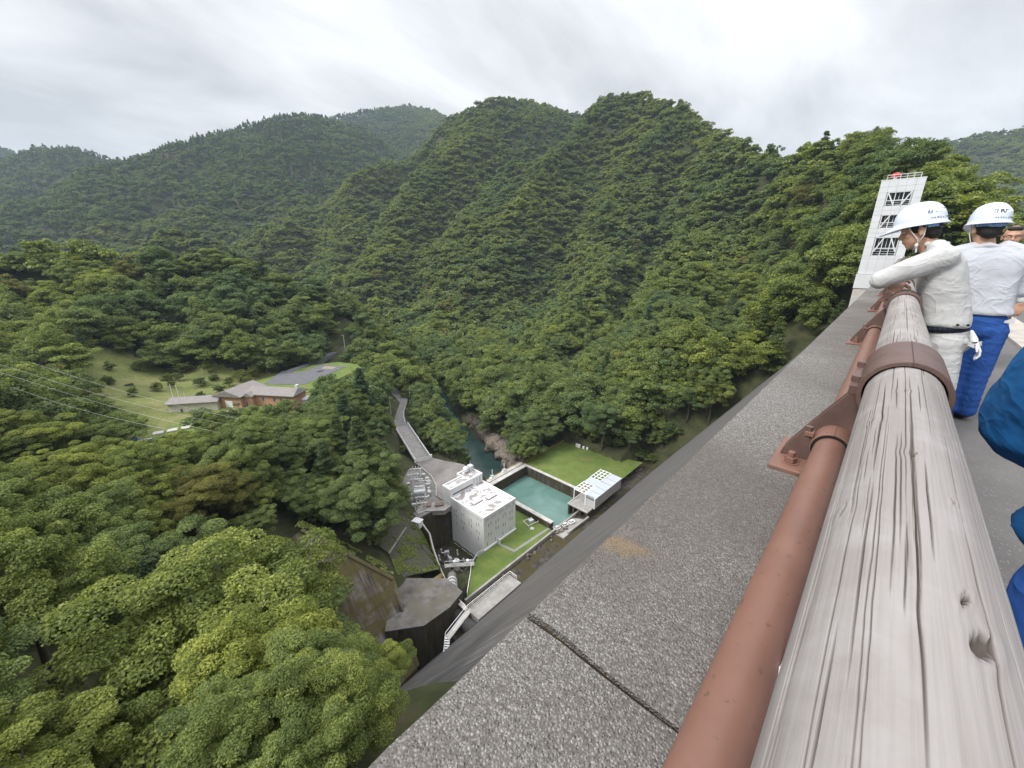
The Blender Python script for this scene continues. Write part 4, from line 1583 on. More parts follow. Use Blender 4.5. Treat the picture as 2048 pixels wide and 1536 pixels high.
def handrail(name, pts, label, mat=None, h=1.1, step=2.0, w=0.07, group=None, infill=True):
    e_ = empty(name, pts[0], 0, label, 'railing', group)
    o0 = Vector(pts[0])
    mat = mat or M_trim
    for a, b in zip(pts[:-1], pts[1:]):
        a, b = Vector(a) - o0, Vector(b) - o0
        n_ = max(1, int((b - a).length / step))
        for k in range(n_ + 1):
            p = a.lerp(b, k / n_)
            MB().box(p.x - w / 2, p.y - w / 2, p.z, p.x + w / 2, p.y + w / 2, p.z + h).build('post', mat, e_)
        MB().bar(a + Vector((0, 0, h)), b + Vector((0, 0, h)), w * 1.3, w).build('top_rail', mat, e_)
        if infill:
            MB().bar(a + Vector((0, 0, h * .5)), b + Vector((0, 0, h * .5)), w * .8, w * .6).build('mid_rail', mat, e_)
    return e_


# ---- lawns, plaza, pool
flat('lower_lawn', [(48.8, 61.2), (83.6, 61.2), (83.6, 79.5), (76.6, 79.5), (76.6, 69.6), (60.4, 69.6), (56.5, 68.0), (52.4, 64.2)], -80.0, M_grass)
flat('upper_lawn', [(105.9, 58.6), (139, 58.6), (137, 66), (133.5, 76), (133.8, 86), (132.2, 92.3), (105.9, 92.3)], -78.0, M_grass)
flat('plaza', [(62.9, 88.3), (62.9, 91.6), (66.5, 96.5), (68.8, 102.2), (70.0, 110.0), (70.2, 114.2), (76.6, 114.2), (78.6, 108), (80.5, 104), (81.8, 100.5), (80.8, 95.5), (79.0, 90.7), (76.3, 90.7), (76.3, 88.3)], -71.5, plain('plaza_asphalt', (0.215, 0.195, 0.185), 0.9, 0.28, 0.22, bump=0.3, bscale=8, coord='Position'))
flat('switchyard_ground', [(52.5, 86.5), (58.0, 86.5), (62.6, 88.3), (62.6, 91.8), (66.2, 96.6), (68.5, 102.4), (69.6, 110.0), (66, 112.5), (61, 108), (56.0, 101), (53, 94)], -71.55, plain('switchyard_gravel', (0.19, 0.178, 0.165), 0.95, 0.3, 1.0, bump=0.7, bscale=20, coord='Position'), 0.3)
ret = empty('plaza_retaining_wall', (70, 100, -80), 0, 'dark concrete retaining wall holding up the plaza', 'wall')
MB().prism([(52.4, 86.4), (58, 86.4), (62.85, 84.9), (62.85, 88.2), (70, 88.2), (70, 91), (79, 91), (81, 96), (82.1, 100.5), (80.8, 104.2), (78.8, 108.2), (76.8, 114.4), (70, 114.4), (60, 108), (52, 95)], -14, 8.14).build('wall', M_wetw, ret).location = (-70, -100, 0)
m = MB()
kerbp = [(62.75, 91.7), (66.35, 96.55), (68.65, 102.3), (69.8, 110.0)]
for a, b in zip(kerbp[:-1], kerbp[1:]):
    m.bar((a[0], a[1], -71.35), (b[0], b[1], -71.35), 0.25, 0.3)
tag(m.build('yard_kerb', M_concl), 'low pale curved kerb between the plaza and the switchyard', 'kerb')
pool = MB().quad((84.4, 57.5, -82), (105.4, 57.5, -82), (105.4, 91.5, -82), (84.4, 91.5, -82)).build('pool_water', M_pool)
struct(pool)
pw = empty('pool_wall', (95, 75, -82), 0, 'concrete wall round the green stilling pool', 'wall')
for nm, (a, b, c_, d), zt_ in (('near_wall', (83.7, 62.0, 85.0, 80), 0), ('side_wall', (84.2, 80, 85.6, 92.2), 0), ('far_wall', (85.6, 90.6, 105.9, 92.2), 0), ('right_wall', (104.9, 64.3, 105.88, 90.6), 0)):
    MB().box(a - 95, b - 75, -6, c_ - 95, d - 75, 4.0).build('wall', M_wetw, pw)
    MB().box(a - 95 - .08, b - 75 - .08, 4.003, c_ - 95 + .08, d - 75 + .08, 4.25).build('coping', M_concl, pw)
# sloping near end of the pool
MB().prism([(83.7, 57.0), (96, 57.0), (93.5, 61.2), (89.5, 62.0), (83.7, 62.0)], -88, -80.6).build('wall', M_conc, pw).location = (-95, -75, 82)

# weir beam with two gate hoists
wb = empty('weir_beam', (95.5, 93.4, -80), 0, 'pale concrete walkway beam across the outlet of the pool', 'walkway')
MB().box(-9.2, -0.85, 1.2, 10, 0.85, 2.4).build('beam', M_concl, wb, bevel=.05)
for x in (-8, -2.5, 3.0, 8.5):
    MB().box(x - .5, -0.8, -8, x + .5, 0.8, 1.195).build('pier', M_wetw, wb)
MB().box(-9.2, 0.86, 2.402, 10, 0.95, 2.6).build('edge_strip', plain('yellow_edge', (0.45, 0.36, 0.05), .8, .2, 1, coord='Position'), wb)
for i, x in enumerate((89.3, 95.6)):
    h_ = empty('gate_hoist', (x, 93.8, -77.55), 0, ['white gate hoist on the weir nearest the powerhouse', 'white gate hoist on the weir nearest the upper lawn'][i], 'hoist', 'gate hoists on the weir')
    MB().box(-1.1, -.5, 0, 1.1, .5, .35).build('base', M_trim, h_, bevel=.03)
    MB().box(-.4, -.35, .352, .4, .35, 1.0).build('gearbox', M_steelw, h_, bevel=.05)
    MB().tube([(0.1, 0, 1.0), (0.1, 0, 3.4)], .13, 10).build('stem_cover', M_trim, h_, smooth=True)
    MB().tube([(-.85, .1, .35), (-.85, .1, 1.6)], .07, 8).build('post', M_trim, h_)
    MB().tube([(.45, 0, .75), (.75, 0, .75)], .28, 14).build('hand_wheel', M_steelw, h_)

# river
m = MB()
RV = [(97, 94.5, 4.5), (100, 100, 6.5), (104, 110, 6.5), (108.5, 122, 6.0), (113.5, 138, 5.6), (121, 157, 5.4), (130, 175, 6), (142, 200, 7), (157, 245, 7), (185, 300, 7)]
for (a, b, w0), (c_, d, w1) in zip(RV[:-1], RV[1:]):
    dx, dy = c_ - a, d - b
    L = math.hypot(dx, dy)
    nx, ny = -dy / L, dx / L
    m.quad((a + nx * w0, b + ny * w0, -86), (a - nx * w0, b - ny * w0, -86), (c_ - nx * w1, d - ny * w1, -86), (c_ + nx * w1, d + ny * w1, -86))
struct(m.build('river', M_river))
rng = np.random.RandomState(5)
xx, yy = np.meshgrid(np.linspace(-1, 1, 12), np.linspace(-1, 1, 18))
bx = 121.5 + xx * 3.6 + yy * 2.2
by = 158.0 + yy * 5.0
bz = -85.9 + 0.35 * rng.rand(*bx.shape) * (1 - xx ** 2)
I = np.arange(bx.size).reshape(bx.shape)
struct(link('rapids', np_mesh('rapids', np.stack([bx, by, bz], -1).reshape(-1, 3), np.stack([I[:-1, :-1], I[:-1, 1:], I[1:, 1:], I[1:, :-1]], -1).reshape(-1, 4), M_foam, smooth=True)))

# river-bank rocks, each a boulder of its own
t = NT('brown_rock')
v = t.coord('Position')
f = t.noise(v, 0.8, 6, 0.65)
c = t.ramp(f, (0.3, (0.075, 0.06, 0.048)), (0.55, (0.185, 0.155, 0.125)), (0.75, (0.27, 0.235, 0.195)))
t.col(t.mix(t.ramp(t.noise(v, 0.5, 4), (0.55, 0.0), (0.68, 0.7)), c, (0.065, 0.075, 0.025))).rough(0.95)
t.bump(t.noise(v, 2.0, 6, .65), 0.9, 0.25)
M_rock = t.m


def rock_mesh(seed):
    rg = random.Random(seed)
    bm = bmesh.new()
    bmesh.ops.create_icosphere(bm, subdivisions=3, radius=1.0)
    off = Vector((rg.uniform(0, 50), rg.uniform(0, 50), rg.uniform(0, 50)))
    from mathutils import noise as mn
    for v_ in bm.verts:
        p = v_.co.copy()
        k = 1 + 0.42 * mn.noise(p * 1.1 + off) + 0.2 * mn.noise(p * 2.7 + off) + 0.1 * mn.noise(p * 6 + off)
        v_.co = p * k
        v_.co.z = max(v_.co.z, -0.6)
    me = bpy.data.meshes.new('rock')
    bm.to_mesh(me)
    bm.free()
    me.materials.append(M_rock)
    return me


RM = [rock_mesh(i) for i in range(5)]
rk = random.Random(4)
for i, (x, y, s) in enumerate([(110.5, 101.5, 3.4), (113.5, 106, 4.0), (115, 111, 4.4), (117.5, 116, 4.2), (119, 121, 4.6), (121, 126.5, 4.0), (122.5, 132, 3.6), (125.5, 138, 3.4), (109, 97.5, 2.8), (117, 104, 3.6), (120, 112, 3.6), (128, 146, 3.2), (92, 101, 1.6), (96, 109, 1.9), (101, 128, 2.0), (130, 152, 3.0), (112.5, 113.5, 2.4), (115, 122, 2.6), (110, 106.5, 2.2)]):
    o = link('rock', RM[i % 5])
    o.location = (x, y, -85.6 + s * .28)
    o.rotation_euler = (rk.uniform(-.3, .3), rk.uniform(-.3, .3), rk.uniform(0, 6.28))
    o.scale = (s, s * rk.uniform(.8, 1.2), s * rk.uniform(.7, 1.0))
    tag(o, 'brown boulder among others along the river bank below the forest', 'rock', 'boulders along the river')

# ---- powerhouse
ph = empty('powerhouse', (63, 70, -80), 0, 'white block powerhouse with slit windows, grey louvres and a stained flat roof', 'building')
PX, PY_, PH = 13.2, 14.6, 11.16
m = MB()
m.box(0, 0, -6, PX, PY_, PH - .35)
m.build('wall', M_white, ph)
MB().box(0.42, 0.42, PH - .345, PX - .42, PY_ - .02, PH - .30).build('roof_deck', M_roofm, ph)
for a in ((-.06, -.06, PX + .06, .40), (-.06, .40, .40, PY_), (PX - .40, .40, PX + .06, PY_)):
    MB().box(a[0], a[1], PH - .348, a[2], a[3], PH + .12).build('parapet', M_trim, ph)


def louvre(parent, c, w, h, axis, n=6):
    lv = empty('louvre')
    lv.parent = parent
    lv.location = c
    if axis == 'x':
        MB().box(-.05, 0, 0, .02, w, h).build('frame', M_louv, lv)
        for k in range(n):
            MB().box(-.085, .08, h * (k + .2) / n, -.052, w - .08, h * (k + .62) / n).build('slat', M_steelw, lv)
    else:
        MB().box(0, -.05, 0, w, .02, h).build('frame', M_louv, lv)
        for k in range(n):
            MB().box(.08, -.085, h * (k + .2) / n, w - .08, -.052, h * (k + .62) / n).build('slat', M_steelw, lv)


for y_, w in ((0.7, 1.0), (2.2, 3.3), (6.1, 0.9), (7.5, 3.4), (11.6, 2.3)):
    louvre(ph, (0, y_, PH - 1.75), w, 1.15, 'x')
for x_, w in ((0.8, 1.5), (3.0, 2.1), (5.9, 2.2), (8.9, 2.2), (11.7, 1.2)):
    louvre(ph, (x_, 0, PH - 1.75), w, 1.15, 'y')
M_slit = plain('slit_window_glass', (0.10, 0.11, 0.12), 0.25, 0.2, 2)


def slit(parent, c, axis):
    wv = empty('slit_window')
    wv.parent = parent
    wv.location = c
    if axis == 'x':
        MB().box(-.012, -.09, 0, .02, .09, 1.15).build('pane', M_slit, wv)
        MB().box(-.05, -.15, -.08, .02, .15, -.012).build('sill', M_trim, wv)
    else:
        MB().box(-.09, -.012, 0, .09, .02, 1.15).build('pane', M_slit, wv)
        MB().box(-.15, -.05, -.08, .15, .02, -.012).build('sill', M_trim, wv)


for k in range(4):
    for j, off in enumerate((0.0, 1.0)):
        slit(ph, (0, 2.0 + k * 3.3 + off, 7.4 - (k % 2 == 1) * 0.3 - j * .35), 'x')
        slit(ph, (0, 2.0 + k * 3.3 + off, 5.2 - (k % 2 == 0) * 0.8 + j * .25), 'x')
    slit(ph, (0, 2.3 + k * 3.3, 2.6), 'x')
    for j, off in enumerate((0.0, 0.95)):
        slit(ph, (1.9 + k * 2.95 + off, 0, 7.2 - (k % 2) * .45 + j * .2), 'y')
        slit(ph, (1.9 + k * 2.95 + off, 0, 4.6 - ((k + 1) % 2) * .5 - j * .25), 'y')
for k in range(4):
    slit(ph, (1.3 + k * 3.2, 0, 1.0), 'y')
for z_ in (2.2, 4.5, 6.8, 9.0):
    MB().box(-.012, -.012, z_, PX + .012, PY_ - .02, z_ + .025).build('panel_line', M_louv, ph)
MB().box(-.12, -.35, 0.01, PX + .1, -.015, .5).build('plinth', M_trim, ph)
MB().box(5.0, -1.3, 0.01, 5.35, -.36, 1.6).build('door_canopy_post', M_trim, ph)
for i, (x_, y_) in enumerate(((2.4, 6.6), (7.2, 5.4))):
    sk = empty('roof_hatch')
    sk.parent = ph
    sk.location = (x_, y_, PH - .29)
    sk.rotation_euler = (0, 0, 0)
    MB().box(0, 0, 0, 3.6, 1.7, .35).build('kerb', M_conc, sk)
    MB().box(0.08, .08, .352, 3.52, 1.62, .42).build('cover', M_louv, sk)
    for k in range(6):
        for j in range(2):
            MB().box(.2 + k * .56, .2 + j * .74, .422, .58 + k * .56, .72 + j * .74, .47).build('grid_panel', M_white, sk)
# annex behind, on the plaza, with its taller end
an = empty('annex', (63, 84.65, -80), 0, 'long low white annex behind the powerhouse with patterned flat roof', 'building')
ZA = 13.8
MB().box(0, 0, 6, 10.5, 3.8, ZA - .3).build('wall', M_white, an)
MB().box(10.5, 0, 6, 13.2, 3.8, ZA - .3).build('wall', M_white, an)
MB().box(7.4, 3.8, 6, 13.2, 5.9, ZA - .3).build('wall', M_white, an)
MB().box(.35, .35, ZA - .295, 12.85, 3.8, ZA - .26).build('roof_deck', M_roofm, an)
MB().box(7.75, 3.802, ZA - .295, 12.85, 5.55, ZA - .262).build('roof_deck', M_roofm, an)
for a in ((-.05, -.05, 13.25, .34), (-.05, .34, .34, 3.85), (.34, 3.5, 7.4, 3.85), (7.4, 3.5, 7.74, 5.95), (7.74, 5.56, 13.25, 5.95), (12.86, .34, 13.25, 5.56)):
    MB().box(a[0], a[1], ZA - .298, a[2], a[3], ZA + .1).build('parapet', M_trim, an)
rngp = random.Random(2)
for k in range(6):
    MB().bar((1.1 + k * 1.0, .7, ZA - .22), (1.5 + k * 1.0 + rngp.uniform(-.2, .3), 3.1, ZA - .22), .16, .05).build('roof_strip', M_louv, an)
MB().box(1.0, -.03, PH + .3, 9.0, .02, PH + .75).build('window_band', M_slit, an)
for k in range(3):
    MB().box(9.4 + k * 1.2, -.06, PH + .2, 9.9 + k * 1.2, .0, PH + 2.0).build('louvre', M_louv, an)
bm = bmesh.new()
bmesh.ops.create_uvsphere(bm, u_segments=20, v_segments=12, radius=0.95)
me = bpy.data.meshes.new('tank')
for v_ in bm.verts:
    v_.co.z *= 1.15
bm.to_mesh(me)
bm.free()
me.materials.append(M_trim)
me.polygons.foreach_set('use_smooth', [True] * len(me.polygons))
tk = link('roof_tank', me, an)
tk.location = (9.9, 4.4, ZA + 1.05)
MB().box(11.2, 3.6, ZA - .25, 12.7, 5.2, ZA + 1.8).build('cooling_unit', M_steelw, an, bevel=.04)
MB().tube([(11.9, 4.4, ZA + 1.8), (11.9, 4.4, ZA + 3.1)], .05, 6).build('mast', M_trim, an)

# ---- pit beside the powerhouse
cp = [(53.3, 87.6), (52.2, 80.2), (50.4, 76.3), (48.9, 71.5), (47.6, 66.5)]
cz = [-72.2, -73.2, -74.8, -77.2, -79.2]
pw2 = empty('pit_wall', (50, 76, -86), 0, 'tan mossy retaining wall with white coping along the machinery pit', 'wall')
for i in range(len(cp) - 1):
    a, b = cp[i], cp[i + 1]
    m = MB()
    w_ = .7
    m.prism([(a[0] - 50, a[1] - 76), (b[0] - 50, b[1] - 76), (b[0] - 50 - w_, b[1] - 76), (a[0] - 50 - w_, a[1] - 76)], -4, [cz[i] + 86, cz[i + 1] + 86, cz[i + 1] + 86, cz[i] + 86])
    m.build('wall', M_tanw if i > 0 else M_wetw, pw2)
    MB().bar((a[0] - 50.3, a[1] - 76, cz[i] + 86.18), (b[0] - 50.3, b[1] - 76, cz[i + 1] + 86.18), .32, .25).build('coping', M_concl, pw2)
MB().box(-6.0, -8.0, -3, -2.8, -6.6, 9.5).build('wall', M_tanw, pw2)
struct(MB().quad((47, 60.5, -85.6), (63, 60.5, -85.6), (63, 88, -85.6), (47, 88, -85.6)).build('pit_floor', M_wetw))
deck = empty('plaza_deck', (58, 87, -72), 0, 'concrete deck with pale edge between the pit and the switchyard', 'deck')
MB().prism([(53.6, 88.2), (55.8, 87.9), (59.9, 84.0), (62.9, 84.4), (62.9, 88.2), (58, 90.5), (54, 90.5)], -73.0, -71.45).build('slab', M_conc, deck).location = (-58, -87, 72)
for a, b in (((53.6, 88.1), (55.8, 87.8)), ((55.8, 87.8), (59.9, 83.9)), ((59.9, 83.9), (62.8, 84.3))):
    MB().bar((a[0] - 58, a[1] - 87, .62), (b[0] - 58, b[1] - 87, .62), .3, .35).build('edge_beam', M_concl, deck)
for i, (x, y, w, d) in enumerate(((57.9, 89.6, 2.3, 1.9), (60.6, 87.2, 2.6, 1.7))):
    o = MB().box(-w / 2, -d / 2, 0, w / 2, d / 2, .55).build('hatch_cover', plain('brown_hatch_%d' % i, (0.20, 0.155, 0.125), .8, .2, 1.5), bevel=.03)
    o.location = (x, y, -71.45)
    o.rotation_euler = (0, 0, R(-38))
    tag(o, ['brown hatch cover beside the switchyard', 'brown hatch cover beside the powerhouse corner'][i], 'hatch', 'hatch covers')
pr = random.Random(9)
for i in range(7):
    x, y = [(57.5, 79), (59.5, 77.5), (56.0, 76.0), (60.5, 74), (58, 73.5), (55, 79.5), (58.5, 82)][i]
    g = empty('pump', (x, y, -85.6), pr.uniform(0, 3), 'dark pump set with pipes on the floor of the machinery pit', 'pump', 'pumps in the machinery pit')
    MB().box(-.9, -.6, 0, .9, .6, .5).build('plinth', M_conc, g)
    MB().tube([(-.7, 0, 1.1), (.6, 0, 1.1)], .5, 14).build('motor', M_steelw if i % 3 == 0 else M_black, g, smooth=True)
    MB().tube([(.6, 0, 1.1), (1.4, 0, 1.1), (1.6, 0, 1.4), (1.6, 0, 2.6)], .22, 10).build('pipe', M_steelw, g, smooth=True)
g = empty('white_tank', (57.0, 75.2, -85.6), 0, 'upright white tank standing in the machinery pit', 'tank')
MB().tube([(0, 0, 0), (0, 0, 3.2), (0, 0, 3.5)], [.75, .75, .3], 18).build('shell', M_trim, g, smooth=True)
MB().tube([(0, 0, 3.4), (0, 0, 4.0)], .12, 8).build('vent', M_steelw, g)
# footbridge with valves over the pit
fb = empty('footbridge', (51.0, 72.8, -79), 0, 'narrow white footbridge with valve wheels across the machinery pit', 'footbridge')
MB().bar((0, 0, 0), (6.0, -5.2, 0), 1.2, .25).build('deck', M_concl, fb)
for s in (-.55, .55):
    MB().bar((s * .6, s * .75, 1.05), (6.0 + s * .6, -5.2 + s * .75, 1.05), .09).build('rail', M_trim, fb)
    for k in range(5):
        q = Vector((s * .6, s * .75, .13)).lerp(Vector((6.0 + s * .6, -5.2 + s * .75, .13)), k / 4)
        MB().box(q.x - .04, q.y - .04, q.z, q.x + .04, q.y + .04, 1.05).build('post', M_trim, fb)
for k in (.33, .78):
    MB().tube([(6 * k, -5.2 * k, .9), (6 * k, -5.2 * k, 1.5)], .42, 14).build('valve_wheel', M_trim, fb)
pc = MB().prism([(49.5, 70.5), (51.6, 72.3), (55.4, 68.6), (52.0, 64.0), (49.0, 66.8)], -88, -82.0).build('valve_chamber', M_mossw)
tag(pc, 'mossy concrete valve chamber below the footbridge', 'chamber')
handrail('pit_railing', [(62.6, 69.9, -80), (60.2, 70.0, -80), (56.6, 68.3, -80), (54.4, 66.1, -80), (52.2, 64.2, -80), (49.3, 61.6, -80)], 'thin white railing along the left edge of the lower lawn')
handrail('pit_edge_railing', [(62.6, 71.5, -85.5), (62.6, 83.5, -85.5)], 'white railing at the foot of the powerhouse inside the pit', h=1.1)
shed = empty('equipment_shed', (51.4, 85.2, -73.0), R(20), 'small white equipment shed beside the pit coping', 'shed')
MB().box(-.9, -1.2, 0, .9, 1.2, 2.0).build('wall', M_white, shed)
MB().box(-1.05, -1.35, 2.003, 1.05, 1.35, 2.16).build('roof', M_trim, shed)
for k in range(3):
    MB().box(-1.05, -.9 + k * .75, 2.163, 1.05, -.78 + k * .75, 2.22).build('roof_rib', M_louv, shed)

# ---- thrust block, penstock and lined slope on the left
tb = empty('thrust_block', (38, 62, -82), 0, 'massive weathered concrete block with sloping top over the penstock', 'block')
topp = [(36.6, 74.3, -74), (45.6, 64.7, -74), (45.9, 59.0, -74.4), (41.0, 57.6, -74.2), (34.2, 57.8, -74), (27.8, 62.6, -74)]
MB().prism([(p[0] - 38, p[1] - 62) for p in topp], -8, [p[2] + 82 for p in topp]).build('body', M_wetw, tb)
MB().prism([(p[0] - 38, p[1] - 62) for p in topp], [p[2] + 82.003 for p in topp], [p[2] + 82.12 for p in topp]).build('top_slab', M_block, tb)
for k, (a, b) in enumerate((((45.3, 64.9), (46.8, 66.2)),)):
    pass
pen = empty('penstock', (44, 58, -79), 0, 'dark steel penstock pipe running from the dam into the concrete block', 'pipe')
MB().tube([(-2.3 + .5, -8.5, 2.8), (-1.2, -2.6, .8), (-.8, 2.0, .2)], 1.45, 28).build('pipe', M_black, pen, smooth=True)
MB().tube([(2.0, 5.2, 2.2), (4.6, 8.6, 1.2), (6.0, 10.4, .4)], 1.15, 24).build('outlet_pipe', plain('grey_pipe', (0.20, 0.19, 0.18), .5, .2, 1.0), pen, smooth=True)
for k in range(3):
    a = Vector((2.4, 5.7, 2.05)).lerp(Vector((4.6, 8.6, 1.2)), k / 2.6)
    d = Vector((2.6, 3.4, -1)).normalized()
    MB().tube([a, a + d * .35], 1.32, 24).build('collar', M_steelw, pen, smooth=True)
ls = empty('lined_slope', (22, 75, -70), 0, 'mossy concrete lined slope with water stains below the wooded spur', 'slope')
A, B, C_, D_, E_ = (22.5, 90.5, -59.2), (36.4, 72.4, -72.0), (33.0, 56.0, -82.5), (14, 56.5, -77.0), (10, 84, -59.5)


def lz(x, y):
    return -56 + .0557 * (x - 21.4) + .9866 * (y - 83.2)


pl = [(21.4, 83.2), (34.2, 69.2), (31.2, 56.6), (22, 56.0), (17, 62), (17.4, 82.5)]
MB().prism([(x - 22, y - 75) for x, y in pl], [lz(x, y) + 70 - 5 for x, y in pl], [lz(x, y) + 70 for x, y in pl]).build('lining', M_mossw, ls)
MB().bar((21.4 - 22, 83.2 - 75, lz(21.4, 83.2) + 70.12), (34.2 - 22, 69.2 - 75, lz(34.2, 69.2) + 70.12), .9, .5).build('crest_beam', M_mossw, ls)
MB().bar((34.2 - 22, 69.2 - 75, lz(34.2, 69.2) + 70.05), (31.2 - 22, 56.6 - 75, lz(31.2, 56.6) + 70.05), .7, .4).build('end_beam', M_mossw, ls)
for k in range(1, 17):
    yk = 83.2 - k * 1.6
    xr = 21.4 + (83.2 - yk) * .914 if yk > 69.2 else 34.2 - (69.2 - yk) * .238
    MB().bar((18 - 22, yk - 75, lz(18, yk) + 70.02), (xr - 22.2, yk - 75, lz(xr - .2, yk) + 70.02), .10, .06).build('course', M_mossw, ls)
# shotcrete cut slope with creepers
t = NT('creeper_slope')
v = t.coord('Position')
f = t.noise(v, 0.9, 6, 0.7)
f2 = t.noise(v, 4.0, 6, 0.75)
c = t.ramp(f2, (0.3, (0.045, 0.038, 0.035)), (0.6, (0.10, 0.088, 0.08)))
c = t.mix(t.ramp(f2, (0.53, 0.0), (0.6, 0.9)), c, (0.11, 0.145, 0.045))
t.col(t.mix(t.ramp(f, (0.50, 0.0), (0.62, 0.55)), c, (0.095, 0.12, 0.04))).rough(0.95)
t.bump(f2, 0.9, 0.2)
M_creep = t.m
cs = empty('cut_slope', (42, 80, -72), 0, 'dark sprayed concrete cut slope half covered by creepers above the pit', 'slope')


def panel(name, pts, mat, parent, o0, nu=10, nv=8, rough=.35):
    rg = np.random.RandomState(len(name) + nu)
    P = [Vector(p) for p in pts]
    m = MB()
    V = []
    for j in range(nv + 1):
        for i in range(nu + 1):
            a = P[0].lerp(P[1], i / nu)
            b = P[3].lerp(P[2], i / nu)
            q = a.lerp(b, j / nv)
            q = q + Vector((0, 0, rough * (rg.rand() - .5) if 0 < j < nv else 0)) - Vector(o0)
            V.append(q)
    F = [(j * (nu + 1) + i, j * (nu + 1) + i + 1, (j + 1) * (nu + 1) + i + 1, (j + 1) * (nu + 1) + i) for j in range(nv) for i in range(nu)]
    m._add(V, F)
    return m.build(name, mat, parent, smooth='all')


CO = (42, 80, -72)
panel('upper_facing', [(38.0, 77.5, -69.2), (46.3, 83.0, -69.3), (43.0, 92.0, -64.5), (33.5, 90.0, -63.5)], M_creep, cs, CO)
panel('lower_facing', [(37.2, 72.6, -73.2), (47.4, 70.0, -75.8), (46.5, 83.0, -69.5), (38.0, 77.4, -69.4)], M_creep, cs, CO)
panel('side_facing', [(47.4, 70.0, -75.8), (48.4, 71.6, -77.0), (51.8, 87.0, -72.0), (46.5, 83.0, -69.5)], M_creep, cs, CO, 4, 10)
panel('far_facing', [(46.5, 83.0, -69.5), (51.8, 87.0, -72.0), (53.0, 95.0, -71.3), (43.0, 92.0, -64.5)], M_creep, cs, CO, 6, 8)
MB().bar((38 - 42, 77.45 - 80, 2.75), (46.4 - 42, 83.0 - 80, 2.65), .35, .25).build('berm', M_conc, cs)

# ---- toe of the dam: gutter, rubble, sloping walkway with stairs
gut = empty('toe_gutter', (90, 59, -80), 0, 'dark concrete drainage gutter along the foot of the dam', 'gutter')
MB().box(-42, 1.6, -3, 52, 2.15, .25).build('kerb', M_conc, gut)
MB().box(-50, -6, -3, 52, 1.595, -.9).build('channel_floor', M_wetw, gut)
rk2 = random.Random(21)
for i in range(46):
    x = rk2.uniform(56, 140) if i < 38 else rk2.uniform(100, 128)
    o = link('rubble', RM[rk2.randrange(5)])
    s = rk2.uniform(.3, .75)
    o.location = (x, 59.6 + rk2.uniform(-1.0, .7), -80.9 + s * .4)
    o.rotation_euler = (rk2.uniform(0, 3), rk2.uniform(0, 3), rk2.uniform(0, 6))
    o.scale = (s, s * rk2.uniform(.7, 1.3), s * .8)
    tag(o, 'pale lump of rubble lying in the gutter along the foot of the dam', 'rubble', 'rubble in the toe gutter')
wk = empty('walkway', (50, 55.0, -76), 0, 'white railed concrete walkway and stairs on the foot of the dam face', 'walkway')
MB().prism([(-5.6, -3.2), (8.6, -3.2), (8.6, .8), (-5.6, .8)], -6, 0).build('slab', M_conc, wk)
for k in range(8):
    pass
for a, b in (((8.6, -1.6, 0), (8.6, .7, 0)), ((8.6, .7, 0), (-5.6, .7, 0))):
    a, b = Vector(a), Vector(b)
    for h_ in (.55, 1.1):
        MB().bar(a + Vector((0, 0, h_)), b + Vector((0, 0, h_)), .10 if h_ > 1 else .06).build('rail', M_trim, wk)
    n_ = max(1, int((b - a).length / 1.6))
    for k in range(n_ + 1):
        q = a.lerp(b, k / n_)
        MB().box(q.x - .04, q.y - .04, 0, q.x + .04, q.y + .04, 1.1).build('post', M_trim, wk)
MB().bar((-5.6, .2, -.1), (-12.6, -.9, -1.2), 1.3, .2).build('gangway', M_concl, wk)
for s in (-.6, .6):
    MB().bar((-5.6, .2 + s, 1.0), (-12.6, -.9 + s, -.1), .09).build('rail', M_trim, wk)
    MB().bar((-12.6, -.9 + s, -.1), (-15.2, -3.2 + s, -2.6), .09).build('rail', M_trim, wk)
for k in range(11):
    q = Vector((-12.6, -.9, -1.2)).lerp(Vector((-15.2, -3.2, -4.0)), k / 10)
    MB().cbox(q, (.34, 1.15, .08), Matrix.Rotation(R(41), 3, 'Z')).build('tread', M_trim, wk)
MB().bar((-5.8, .6, .1), (-5.2, 6.2, -.8), .9, .15).build('cross_walk', M_concl, wk)
MB().bar((-5.8, 1.0, 1.1), (-5.2, 6.2, .3), .09).build('rail', M_trim, wk)

# ---- gatehouse by the pool
gh = empty('gatehouse', (99.2, 56.0, -78), 0, 'grey gatehouse with blue-grey roof panels and white lattice beside the pool', 'building')
M_roofb = plain('blue_grey_roof', (0.47, 0.51, 0.58), 0.35, 0.06, 0.8, coord='Position')
M_ghw = plain('grey_panel_wall', (0.40, 0.39, 0.375), 0.75, 0.15, 0.7, coord='Position')
MB().box(.25, .1, 0, 17.3, 3.9, 3.75).build('wall', M_ghw, gh)
MB().box(6.8, 3.902, 0, 10.2, 8.3, 3.75).build('wall', M_ghw, gh)
MB().box(-.05, .05, 0, .245, .45, 3.9).build('pier', M_white, gh)
MB().box(-.05, 3.5, 0, .245, 3.95, 3.9).build('pier', M_white, gh)
MB().box(.1, .47, 0.05, .24, 3.48, 2.9).build('shutter', M_louv, gh)
MB().box(.06, .47, 2.95, .24, 3.48, 3.25).build('shutter_slot', M_slit, gh)
for x0, x1, ya, yb in ((0.3, 3.1, 0, 4), (3.35, 6.3, 0, 4), (6.6, 10.2, 0, 8.5), (10.5, 13.4, 0, 4), (13.65, 17.3, 0, 4)):
    MB().prism([(x0, ya), (x1, ya), (x1, yb), (x0, yb)], 3.8, [4.0, 4.0, 4.12, 4.12]).build('roof_panel', M_roofb, gh)
MB().box(.1, -.1, 3.78, 17.5, -.01, 4.1).build('fascia', M_trim, gh)
MB().box(.1, 4.05, 3.80, 6.5, 4.2, 4.05).build('lattice_beam', M_trim, gh)
